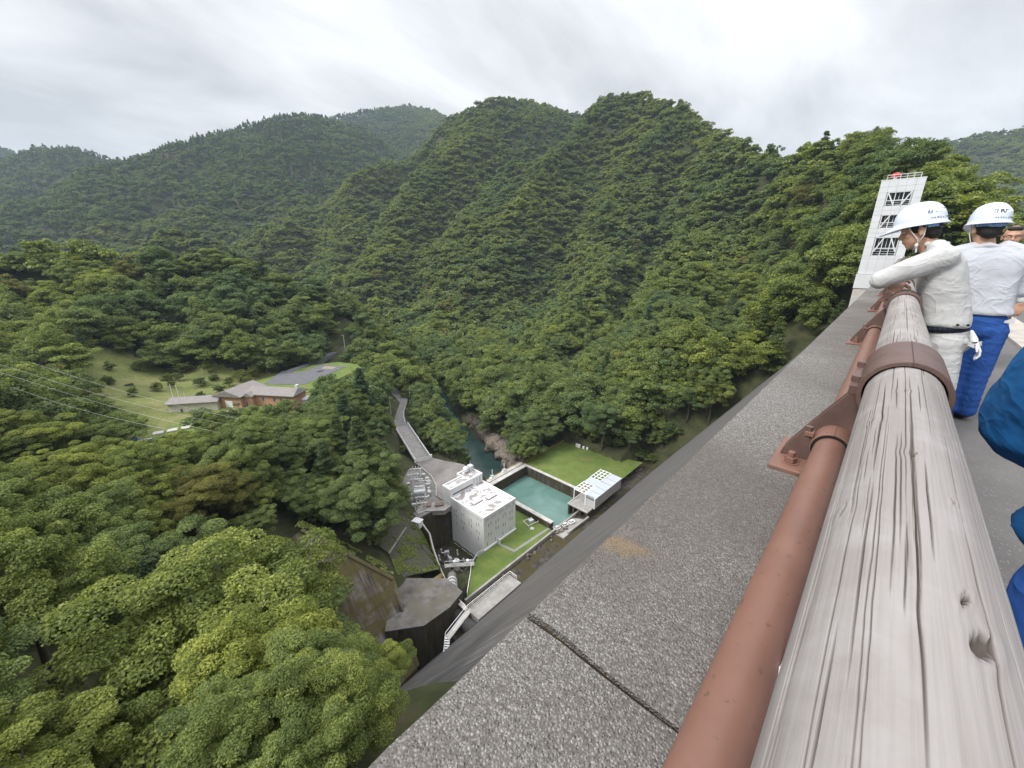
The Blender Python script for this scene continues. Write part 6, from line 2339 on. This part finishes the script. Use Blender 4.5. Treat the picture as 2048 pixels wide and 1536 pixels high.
def helmet(parent, c, yaw, tilt=0.0, text=None, ta=0.0):
    """hard hat: dome, peak, side ridges, rear band; c is the centre of the rim, yaw the way it faces"""
    h = empty('helmet')
    h.parent = parent
    h.location = c
    h.rotation_euler = (0, tilt, yaw)
    bm = bmesh.new()
    nu, nv = 40, 14
    rings_ = []
    ax, bx_, hz = 0.138, 0.112, 0.142
    for j in range(nv + 1):
        s = j / nv
        el = s * math.pi / 2
        row = []
        for i in range(nu):
            a = 2 * math.pi * i / nu
            r_ = math.cos(el) ** 0.78 if s < 1 else 0
            x = ax * r_ * math.cos(a)
            y = bx_ * r_ * math.sin(a)
            z = hz * math.sin(el) ** 0.95
            # raised swept ridge on each side
            ridge = 0.005 * math.exp(-((el - .75 - .35 * math.cos(a)) / .10) ** 2) * (1 if abs(math.sin(a)) > .3 else 0)
            row.append(bm.verts.new((x * (1 + ridge * 8), y * (1 + ridge * 8), z)))
        rings_.append(row)
    # brim, drawn out into a peak in front (+x)
    for r_, dz, pk in ((1.05, -.008, .0), (1.10, -.014, .012), (1.11, -.020, .055)):
        row = []
        for i in range(nu):
            a = 2 * math.pi * i / nu
            k = max(0, math.cos(a)) ** 3
            row.append(bm.verts.new((ax * r_ * math.cos(a) + pk * k, bx_ * r_ * math.sin(a), dz - .030 * k * (pk / .055))))
        rings_.insert(0, row)
    for r0, r1 in zip(rings_[:-1], rings_[1:]):
        for i in range(nu):
            bm.faces.new((r0[i], r0[(i + 1) % nu], r1[(i + 1) % nu], r1[i]))
    bmesh.ops.remove_doubles(bm, verts=bm.verts, dist=1e-4)
    me = bpy.data.meshes.new('shell')
    bm.to_mesh(me)
    bm.free()
    me.materials.append(M_helm)
    me.polygons.foreach_set('use_smooth', [True] * len(me.polygons))
    o = link('shell', me, h)
    sd = o.modifiers.new('th', 'SOLIDIFY')
    sd.thickness = .004
    m = MB()
    V = []
    for k in range(13):
        a = math.pi - 1.15 + 2.3 * k / 12
        V.append((.118 * math.cos(a), .097 * math.sin(a)))
    for k in range(12):
        (x0, y0_), (x1, y1_) = V[k], V[k + 1]
        zz = .016 * (1 if 3 < k < 8 else .6)
        m.quad((x0, y0_, -.028 - zz), (x1, y1_, -.028 - zz), (x1, y1_, -.012), (x0, y0_, -.012))
    bo_ = m.build('rear_band', M_strap, h, smooth='all')
    bo_.modifiers.new('th', 'SOLIDIFY').thickness = .003
    if text:
        cu = bpy.data.curves.new('lettering', 'FONT')
        cu.body = text
        cu.size = .036
        cu.align_x = 'CENTER'
        cu.extrude = 0.0006
        cu.offset = 0.0012
        cu.size = .034
        to = bpy.data.objects.new('tmp', cu)
        col.objects.link(to)
        bpy.context.view_layer.update()
        tm = bpy.data.meshes.new_from_object(to.evaluated_get(bpy.context.evaluated_depsgraph_get()))
        bpy.data.objects.remove(to)

        def wrap(u_, w_, off):
            a = ta + u_ / .118
            z = .055 + w_
            el = math.asin(min(.99, (z / hz)) ** (1 / .95))
            r_ = math.cos(el) ** .78 * 1.006 + off * 4
            return (ax * r_ * math.cos(a), bx_ * r_ * math.sin(a), z)
        for v_ in tm.vertices:
            u_, w_, e_ = v_.co
            v_.co = wrap(u_, w_, e_ + .0012)
        tm.materials.append(M_butn)
        link('lettering', tm, h)
        m = MB()     # logo mark and hand-written strokes
        rg = random.Random(5)
        for (u0, w0, u1, w1) in ((-.078, .000, -.060, .000), (-.080, .012, -.058, .012), (-.074, .024, -.056, .024), (-.078, .0, -.072, .026), (-.062, .0, -.057, .026)):
            for k in range(3):
                a0, a1 = k / 3, (k + 1) / 3
                p0 = wrap(u0 + (u1 - u0) * a0, w0 + (w1 - w0) * a0, .0016)
                p1 = wrap(u0 + (u1 - u0) * a1, w0 + (w1 - w0) * a1, .0016)
                m.bar(p0, p1, .0045, .001)
        m.build('logo', M_butn, h)
        m = MB()
        for k in range(9):
            u0 = -.062 + k * .015 + (.008 if k > 4 else 0)
            for q in range(3):
                p0 = wrap(u0 + rg.uniform(-.004, .004), -.036 + rg.uniform(-.006, .006), .0016)
                p1 = wrap(u0 + rg.uniform(-.005, .006), -.036 + rg.uniform(-.007, .007), .0016)
                m.bar(p0, p1, .0022, .001)
        m.build('handwriting', M_butn, h)
    return h


def head_parts(c, yaw, pitch=0.0):
    """skull, jaw, nose, brow, ears in a frame that faces +x, turned by yaw and pitched down"""
    Rm = Matrix.Rotation(yaw, 3, 'Z') @ Matrix.Rotation(pitch, 3, 'Y')
    c = Vector(c)
    q = lambda x, y, z: tuple(c + Rm @ Vector((x, y, z)))
    eu = tuple((Matrix.Rotation(yaw, 3, 'Z') @ Matrix.Rotation(pitch, 3, 'Y')).to_euler())
    P = [('e', q(-.008, 0, .03), (.098, .078, .092), eu), ('e', q(.028, 0, -.035), (.066, .060, .078), eu), ('e', q(.052, 0, -.088), (.030, .034, .024), eu),
         ('e', q(.083, 0, .028), (.016, .050, .012), eu),
         ('c', q(.090, 0, .012), q(.106, 0, -.026), .009, .0135), ('e', q(.096, .011, -.028), (.009, .008, .007), eu), ('e', q(.096, -.011, -.028), (.009, .008, .007), eu),
         ('e', q(.087, 0, -.055), (.011, .025, .006), eu), ('e', q(.084, 0, -.066), (.011, .022, .007), eu),
         ('e', q(.055, .045, -.02), (.02, .02, .02), eu), ('e', q(.055, -.045, -.02), (.02, .02, .02), eu)]
    for s in (-1, 1):
        P += [('e', q(-.012, s * .078, -.008), (.019, .010, .031), eu), ('e', q(-.006, s * .079, -.026), (.010, .008, .013), eu)]
    return P, q, eu


def hand_parts(w, d, n_, up, curl=.6, s=1.0, side=1):
    """palm and five fingers: w wrist, d pointing direction, n_ spread direction, up back of the hand"""
    w, d, n_, up = Vector(w), Vector(d).normalized(), Vector(n_).normalized(), Vector(up).normalized()
    P = []
    for k, (o_, L) in enumerate(((-.030, .064), (-.010, .074), (.010, .070), (.029, .055))):
        b = w + d * .085 * s + n_ * o_ * s
        P.append(('c', w + d * .01 + n_ * o_ * .6 * s, b, .016 * s, .0115 * s))
        m_ = b + (d * math.cos(curl * .6) - up * math.sin(curl * .6)) * L * .5 * s
        e_ = m_ + (d * math.cos(curl * 1.6) - up * math.sin(curl * 1.6)) * L * .5 * s
        P += [('c', b, m_, .0092 * s, .0085 * s), ('c', m_, e_, .0085 * s, .007 * s)]
    t0 = w + d * .025 + n_ * (-.030 * side) * s
    t1 = t0 + (d * .6 - n_ * .75 * side - up * .25).normalized() * .036 * s
    t2 = t1 + (d * .9 - n_ * .2 * side - up * .3).normalized() * .030 * s
    P += [('c', t0, t1, .0125 * s, .0105 * s), ('c', t1, t2, .0105 * s, .008 * s)]
    return P


def rel(o0, parts):
    o0 = Vector(o0)
    out = []
    for p in parts:
        if p[0] == 'c':
            out.append(('c', Vector(p[1]) - o0, Vector(p[2]) - o0, p[3], p[4]))
        elif p[0] == 't':
            out.append(('t', [(Vector(c_) - o0, hx, hy) for c_, hx, hy in p[1]]))
        else:
            out.append(('e', Vector(p[1]) - o0, *p[2:]))
    return out


# ---- the man leaning on the log, seen from his left
O1 = (4.2, -.40, 0)
p1 = empty('person', O1, 0, 'man in white work clothes and white helmet leaning with folded arms on the log rail', 'person')
hc = (4.19, -.050, 1.515)
hp, q, eu = head_parts(hc, R(86), R(14))
body = hp + [('c', (4.2, -.150, 1.36), (4.2, -.085, 1.46), .060, .056),
             ('e', (4.2, -.235, 1.20), (.145, .09, .19)), ('e', (4.2, -.30, .93), (.11, .07, .12)),
             ('c', (4.04, -.19, 1.34), (3.985, .07, 1.175), .050, .040), ('c', (3.985, .07, 1.175), (4.22, -.03, 1.145), .038, .03),
             ('c', (4.36, -.19, 1.34), (4.42, .07, 1.175), .050, .040), ('c', (4.42, .07, 1.175), (4.165, -.025, 1.14), .038, .028)]
body += [('c', (4.12, -.33, .84), (4.10, -.385, .47), .068, .052), ('c', (4.10, -.385, .47), (4.10, -.44, .08), .055, .038),
         ('c', (4.28, -.33, .84), (4.32, -.35, .47), .068, .052), ('c', (4.32, -.35, .47), (4.32, -.38, .08), .055, .038)]
body += hand_parts((4.15, -.03, 1.150), (-1, .20, -.12), (0, -1, -.1), (0, 0, 1), .7, 1.05, -1)
body += hand_parts((4.23, -.02, 1.175), (1, .1, -.1), (0, 1, 0), (0, 0, 1), .5, 1.0, 1)
blob('body', rel(O1, body), M_skin, p1, .0062, 3)
jk = [('t', [((4.2, -.308, .875), .186, .136), ((4.2, -.305, .90), .192, .142), ((4.2, -.300, .94), .186, .140), ((4.2, -.275, 1.04), .184, .138), ((4.2, -.250, 1.14), .192, .134), ((4.2, -.225, 1.24), .200, .126), ((4.2, -.205, 1.32), .198, .112), ((4.2, -.185, 1.38), .165, .088), ((4.2, -.170, 1.415), .10, .07)]),
      ('c', (4.05, -.185, 1.36), (4.10, -.16, 1.40), .07, .06), ('c', (4.35, -.185, 1.36), (4.30, -.16, 1.40), .07, .06),
      ('c', (4.03, -.195, 1.335), (3.975, -.05, 1.26), .085, .078), ('c', (3.975, -.05, 1.26), (3.968, .085, 1.180), .078, .062), ('c', (3.968, .085, 1.180), (4.16, .01, 1.165), .060, .046),
      ('c', (4.37, -.195, 1.335), (4.43, .075, 1.19), .085, .062), ('c', (4.43, .075, 1.19), (4.25, .0, 1.16), .056, .044)]
blob('jacket', rel(O1, jk), M_workw, p1, .0095, 5, .013)
blob('collar', rel(O1, [('c', (4.11, -.16, 1.405), (4.125, -.105, 1.425), .022, .020), ('c', (4.29, -.16, 1.405), (4.275, -.105, 1.425), .022, .020), ('c', (4.11, -.165, 1.405), (4.2, -.200, 1.425), .022, .022), ('c', (4.2, -.200, 1.425), (4.29, -.165, 1.405), .022, .022)]), M_workw, p1, .007, 3, .006)
tz = [('e', (4.2, -.315, .83), (.178, .135, .10)), ('e', (4.2, -.35, .76), (.170, .135, .10)), ('c', (4.105, -.34, .76), (4.10, -.395, .46), .105, .082), ('c', (4.10, -.395, .46), (4.10, -.445, .10), .082, .070),
      ('c', (4.295, -.34, .76), (4.32, -.36, .46), .105, .082), ('c', (4.32, -.36, .46), (4.32, -.39, .10), .082, .070)]
blob('trousers', rel(O1, tz), M_workw, p1, .0105, 5, .013)
m = MB()
ring_ = []
for k in range(33):
    a = 2 * math.pi * k / 32
    ring_.append((.182 * math.cos(a), .095 + .140 * math.sin(a), .862 - .014 * math.sin(a)))
for k in range(32):
    a, b = ring_[k], ring_[k + 1]
    m.quad((a[0], a[1], a[2] - .022), (b[0], b[1], b[2] - .022), (b[0], b[1], b[2] + .022), (a[0], a[1], a[2] + .022))
m.build('belt', M_belt, p1, smooth='all').modifiers.new('t', 'SOLIDIFY').thickness = .004
for k, (dx, dy) in enumerate(((-.150, -.005), (-.178, .040))):
    n_ = Vector((dx * 1.2, dy - .10, 0)).normalized()
    c_ = Vector((dx, dy, .905)) + n_ * .018
    MB().tube([c_, c_ + n_ * .006], .008, 12).build('button', M_butn, p1)
fl = MB().prism([(-.055, 0), (.055, 0), (.055, -.028), (.0, -.048), (-.055, -.028)], 0, .006).build('pocket_flap', M_workw, p1)
fl.location = (-.118, -.075, .795)
fl.rotation_euler = (R(78), 0, R(-38))
MB().tube([(0, -.028, .006), (0, -.028, .010)], .006, 10).build('button', M_butn, fl)
MB().box(-.028, -.010, .0062, .014, -.004, .0085).build('name_tag', M_belt, fl)
gl = blob('glove', rel(O1, hand_parts((4.12, -.475, .80), (-.1, -.55, -1), (1, .1, 0), (0, -1, .4), .55, .92, 1) + [('c', (4.12, -.450, .855), (4.12, -.475, .80), .012, .022)]), M_glove, p1, .006, 3)
for x, y in ((4.10, -.45), (4.32, -.39)):
    blob('shoe', rel(O1, [('e', (x, y + .05, .045), (.05, .14, .045)), ('e', (x, y - .02, .07), (.045, .06, .06))]), M_shoe, p1, .01, 4)
hq = lambda x, y, z: tuple(Vector(q(x, y, z)) - Vector(O1))
blob('hair', [('e', hq(-.030, 0, .022), (.084, .0815, .085), eu), ('e', hq(-.060, 0, -.030), (.044, .066, .045), eu), ('e', hq(.020, .068, .02), (.025, .014, .035), eu)], M_hair, p1, .006, 3)
for s in (1, -1):
    e_ = blob('eye', [('e', hq(.080, s * .030, .012), (.010, .014, .007), eu)], plain('eye_white', (.6, .58, .55), .3, .02) if s == 1 else bpy.data.materials['eye_white'], p1, .003, 1)
    b_ = blob('eyebrow', [('c', hq(.086, s * .014, .032), hq(.078, s * .045, .034), .005, .004)], M_hair, p1, .003, 1)
m = MB()
st = [hq(.055, .079, .045), hq(.038, .083, .0), hq(.010, .082, -.055), hq(.012, .066, -.085), hq(.030, .040, -.110), hq(.040, .0, -.122)]
m.tube(st, .0032, 6)
m.tube([hq(-.035, .080, .03), hq(-.022, .080, -.035), hq(.010, .070, -.082)], .003, 6)
m.build('chin_strap', M_wstrap, p1, smooth='all')
blob('strap_toggle', [('e', hq(.018, .066, -.095), (.011, .011, .016)), ('c', hq(.020, .06, -.112), hq(.022, .055, -.14), .006, .007)], M_wstrap, p1, .003, 2)
helmet(p1, tuple(Vector(q(.004, 0, .052)) - Vector(O1)), R(86), R(9), 'FUSO', R(148))

# ---- the second man, seen from behind
O2 = (5.0, -.58, 0)
p2 = empty('person', O2, 0, 'man in pale shirt, bright blue trousers and white helmet standing with his back turned', 'person')
hc = (5.0, -.435, 1.545)
hp, q, eu = head_parts(hc, R(18), R(6))
body = hp + [('c', (5.0, -.47, 1.36), (5.0, -.44, 1.48), .060, .057), ('e', (5.0, -.50, 1.2), (.10, .16, .19)), ('e', (5.0, -.545, .93), (.07, .12, .12)),
             ('c', (5.0, -.31, 1.35), (5.06, -.26, 1.08), .048, .04), ('c', (5.06, -.26, 1.08), (5.28, -.24, 1.08), .038, .028),
             ('c', (5.0, -.68, 1.34), (5.06, -.735, 1.07), .048, .04), ('c', (5.06, -.735, 1.07), (5.24, -.62, 1.13), .038, .028),
             ('c', (5.0, -.49, .84), (5.01, -.50, .48), .068, .052), ('c', (5.01, -.50, .48), (4.98, -.54, .08), .055, .038),
             ('c', (5.0, -.62, .84), (5.02, -.66, .48), .068, .052), ('c', (5.02, -.66, .48), (5.0, -.66, .08), .055, .038)]
body += hand_parts((5.28, -.24, 1.08), (1, .1, 0), (0, 1, 0), (0, 0, 1), .7, 1, 1) + hand_parts((5.24, -.62, 1.13), (.9, .3, .3), (.2, -1, 0), (0, 0, 1), .8, 1, -1)
blob('body', rel(O2, body), M_skin, p2, .0068, 3)
sh = [('t', [((5.0, -.553, .895), .134, .176), ((5.0, -.55, .92), .140, .184), ((5.0, -.54, .97), .134, .178), ((5.0, -.520, 1.06), .130, .184), ((5.0, -.505, 1.16), .128, .198), ((5.0, -.495, 1.26), .124, .214), ((5.0, -.492, 1.33), .112, .212), ((5.0, -.490, 1.385), .09, .165), ((5.0, -.488, 1.415), .07, .10)]),
      ('c', (5.0, -.41, 1.40), (5.0, -.33, 1.36), .06, .075), ('c', (5.0, -.57, 1.40), (5.0, -.66, 1.35), .06, .075),
      ('c', (5.0, -.31, 1.34), (5.06, -.26, 1.09), .080, .062), ('c', (5.06, -.26, 1.09), (5.24, -.245, 1.08), .058, .042),
      ('c', (5.0, -.675, 1.33), (5.055, -.735, 1.09), .080, .062), ('c', (5.055, -.735, 1.09), (5.18, -.66, 1.11), .058, .044)]
blob('shirt', rel(O2, sh), M_shirt, p2, .0100, 5, .013)
blob('collar', rel(O2, [('c', (4.955, -.53, 1.405), (4.94, -.47, 1.425), .022, .024), ('c', (4.94, -.47, 1.425), (4.96, -.40, 1.41), .024, .022), ('c', (4.955, -.53, 1.405), (5.04, -.54, 1.39), .022, .018)]), M_shirt, p2, .007, 3, .006)
tz = [('e', (5.0, -.555, .85), (.128, .170, .09)), ('e', (5.0, -.56, .77), (.132, .172, .10)), ('c', (5.0, -.475, .77), (5.01, -.505, .46), .105, .085), ('c', (5.01, -.505, .46), (4.97, -.545, .09), .085, .074),
      ('c', (5.0, -.645, .77), (5.02, -.66, .46), .105, .085), ('c', (5.02, -.66, .46), (5.0, -.665, .09), .085, .074)]
blob('trousers', rel(O2, tz), M_bluet, p2, .0105, 5, .013)
for x, y in ((5.02, -.545), (5.04, -.665)):
    blob('shoe', rel(O2, [('e', (x + .03, y, .045), (.14, .05, .045)), ('e', (x - .03, y, .07), (.06, .045, .06))]), M_shoe, p2, .01, 4)
hq = lambda x, y, z: tuple(Vector(q(x, y, z)) - Vector(O2))
blob('hair', [('e', hq(-.026, 0, .022), (.086, .0815, .085), eu), ('e', hq(-.062, 0, -.030), (.042, .064, .050), eu)], M_hair, p2, .006, 3)
m = MB()
m.tube([hq(.03, .083, .04), hq(.03, .082, -.03), hq(.035, .06, -.09), hq(.045, .02, -.122)], .0035, 6)
m.build('chin_strap', M_wstrap, p2, smooth='all')
pt = MB().prism([(-.045, 0), (.04, 0), (.04, .05)], 0, .004).build('reflective_patch', M_wstrap, p2)
pt.location = (-.08, -.125, .845)
pt.rotation_euler = (R(90), 0, R(-130))
helmet(p2, tuple(Vector(q(.004, 0, .052)) - Vector(O2)), R(18), R(3), 'FUSO', R(196))

# ---- third man, mostly hidden, facing the camera
O3 = (7.4, -.87, 0)
p3 = empty('person', O3, 0, 'dark-haired man in glasses and pale shirt facing the camera behind the others', 'person')
hc = (7.4, -.86, 1.545)
hp, q, eu = head_parts(hc, R(176), R(4))
body = hp + [('c', (7.42, -.87, 1.32), (7.41, -.865, 1.46), .06, .056), ('e', (7.42, -.87, 1.17), (.10, .16, .19)), ('e', (7.42, -.87, .92), (.10, .15, .13)),
             ('c', (7.42, -.69, 1.33), (7.42, -.64, 1.05), .05, .04), ('c', (7.42, -.64, 1.05), (7.38, -.62, .82), .04, .03), ('c', (7.42, -1.05, 1.33), (7.42, -1.10, 1.05), .05, .04), ('c', (7.42, -1.10, 1.05), (7.38, -1.10, .82), .04, .03),
             ('c', (7.42, -.79, .9), (7.42, -.78, .48), .08, .055), ('c', (7.42, -.78, .48), (7.42, -.78, .08), .055, .04), ('c', (7.42, -.95, .9), (7.42, -.96, .48), .08, .055), ('c', (7.42, -.96, .48), (7.42, -.96, .08), .055, .04)]
body += hand_parts((7.38, -.62, .82), (-.1, 0, -1), (0, 1, 0), (-1, 0, 0), .4, 1, 1) + hand_parts((7.38, -1.10, .82), (-.1, 0, -1), (0, -1, 0), (-1, 0, 0), .4, 1, 1)
blob('body', rel(O3, body), M_skin, p3, .0085, 3)
blob('shirt', rel(O3, [('e', (7.42, -.87, 1.27), (.12, .21, .12)), ('e', (7.42, -.87, 1.1), (.125, .19, .18)), ('e', (7.42, -.87, .95), (.13, .18, .10)), ('c', (7.42, -.68, 1.31), (7.42, -.635, 1.03), .075, .06), ('c', (7.42, -.635, 1.03), (7.385, -.62, .85), .055, .045), ('c', (7.42, -1.06, 1.31), (7.42, -1.105, 1.03), .075, .06), ('c', (7.42, -1.105, 1.03), (7.385, -1.10, .85), .055, .045)]), M_workw, p3, .012, 5, .013)
blob('trousers', rel(O3, [('e', (7.42, -.87, .82), (.125, .17, .1)), ('c', (7.42, -.79, .77), (7.42, -.78, .08), .10, .07), ('c', (7.42, -.95, .77), (7.42, -.96, .08), .10, .07)]), M_bluet, p3, .013, 5, .013)
for y in (-.78, -.96):
    blob('shoe', rel(O3, [('e', (7.37, y, .045), (.14, .05, .045))]), M_shoe, p3, .012, 4)
hq = lambda x, y, z: tuple(Vector(q(x, y, z)) - Vector(O3))
blob('hair', [('e', hq(-.024, 0, .042), (.090, .083, .085), eu), ('e', hq(.045, 0, .085), (.045, .06, .03), eu)], M_hair, p3, .007, 3)
m = MB()
for s in (-1, 1):
    m.tube([hq(.104, s * .032 + .02 * math.cos(k * .7), .008 + .015 * math.sin(k * .7)) for k in range(10)], .0022, 5)
    m.tube([hq(.10, s * .052, .012), hq(.0, s * .082, .012)], .002, 5)
m.tube([hq(.106, -.012, .01), hq(.106, .012, .01)], .002, 5)
m.build('glasses', M_butn, p3)

# ---- the near figure in blue at the right edge
O4 = (1.10, -.50, 0)
p4 = empty('person', O4, 0, 'person in deep blue jacket and blue trousers cut off by the right edge', 'person')
hc = (1.12, -.52, 1.60)
hp, q, eu = head_parts(hc, R(60), R(5))
body = hp + [('c', (1.10, -.53, 1.40), (1.11, -.525, 1.52), .06, .056), ('e', (1.1, -.52, 1.2), (.16, .10, .19)), ('e', (1.1, -.50, .94), (.13, .09, .13)),
             ('c', (1.10, -.36, 1.36), (1.06, -.235, 1.075), .05, .04), ('c', (1.06, -.235, 1.075), (1.20, -.46, 1.10), .038, .028),
             ('c', (1.10, -.70, 1.36), (1.16, -.74, 1.09), .05, .04), ('c', (1.16, -.74, 1.09), (1.26, -.54, 1.14), .038, .028),
             ('c', (1.08, -.43, .9), (1.08, -.42, .48), .08, .055), ('c', (1.08, -.42, .48), (1.08, -.43, .08), .055, .04), ('c', (1.10, -.62, .9), (1.10, -.63, .48), .08, .055), ('c', (1.10, -.63, .48), (1.10, -.63, .08), .055, .04)]
body += hand_parts((1.20, -.46, 1.10), (.4, -.6, .5), (.5, .2, 0), (0, 0, 1), .9, 1, 1) + hand_parts((1.26, -.54, 1.14), (.4, .6, .5), (.5, -.2, 0), (0, 0, 1), .9, 1, -1)
blob('body', rel(O4, body), M_skin, p4, .008, 3)
jk = [('e', (1.10, -.52, 1.28), (.19, .15, .14)), ('e', (1.10, -.51, 1.10), (.19, .165, .17)), ('e', (1.09, -.48, .94), (.20, .205, .10)), ('e', (1.10, -.475, .875), (.205, .222, .06)), ('e', (1.10, -.48, .845), (.195, .21, .03)),
      ('c', (1.10, -.37, 1.33), (1.085, -.33, 1.25), .100, .106), ('c', (1.075, -.30, 1.21), (1.065, -.275, 1.16), .096, .108), ('c', (1.06, -.258, 1.13), (1.075, -.240, 1.09), .094, .088), ('c', (1.085, -.262, 1.075), (1.11, -.31, 1.07), .080, .086), ('c', (1.13, -.345, 1.05), (1.15, -.38, 1.045), .080, .088), ('c', (1.165, -.405, 1.04), (1.19, -.44, 1.035), .070, .078),
      ('c', (1.10, -.69, 1.35), (1.16, -.74, 1.10), .095, .075), ('c', (1.16, -.74, 1.10), (1.24, -.58, 1.12), .07, .055), ('c', (1.1, -.60, 1.40), (1.1, -.44, 1.40), .07, .07)]
blob('jacket', rel(O4, jk), M_navy, p4, .0085, 3, .030)
blob('trousers', rel(O4, [('e', (1.09, -.49, .80), (.18, .19, .10)), ('c', (1.08, -.40, .78), (1.08, -.40, .46), .118, .10), ('c', (1.08, -.41, .46), (1.08, -.43, .09), .095, .08), ('c', (1.10, -.61, .78), (1.10, -.63, .46), .115, .095), ('c', (1.10, -.63, .46), (1.10, -.63, .09), .095, .08)]), M_bluet, p4, .011, 6, .034)
for y in (-.43, -.63):
    blob('shoe', rel(O4, [('e', (1.14, y, .045), (.14, .05, .045))]), M_shoe, p4, .012, 4)
hq = lambda x, y, z: tuple(Vector(q(x, y, z)) - Vector(O4))
blob('hair', [('e', hq(-.024, 0, .042), (.090, .083, .085), eu), ('e', hq(.03, 0, .09), (.05, .06, .03), eu)], M_hair, p4, .007, 3)
helmet(p4, tuple(Vector(q(.004, 0, .052)) - Vector(O4)), R(60), R(4))

# ================================================================== haze over the valley
t = NT('valley_haze')
t.t.nodes.remove(t.b)
pv = t.n('ShaderNodeVolumePrincipled')
pv.inputs['Color'].default_value = (0.70, 0.84, 1.0, 1)
pv.inputs['Density'].default_value = 0.000085
pv.inputs['Anisotropy'].default_value = 0.0
t.l(pv.outputs[0], t.out.inputs['Volume'])
hz_ = MB().box(-7400, -7400, -99, 7400, 7400, 830).build('haze', t.m)
tag(hz_, 'thin pale haze filling the valley', 'haze', kind='stuff')
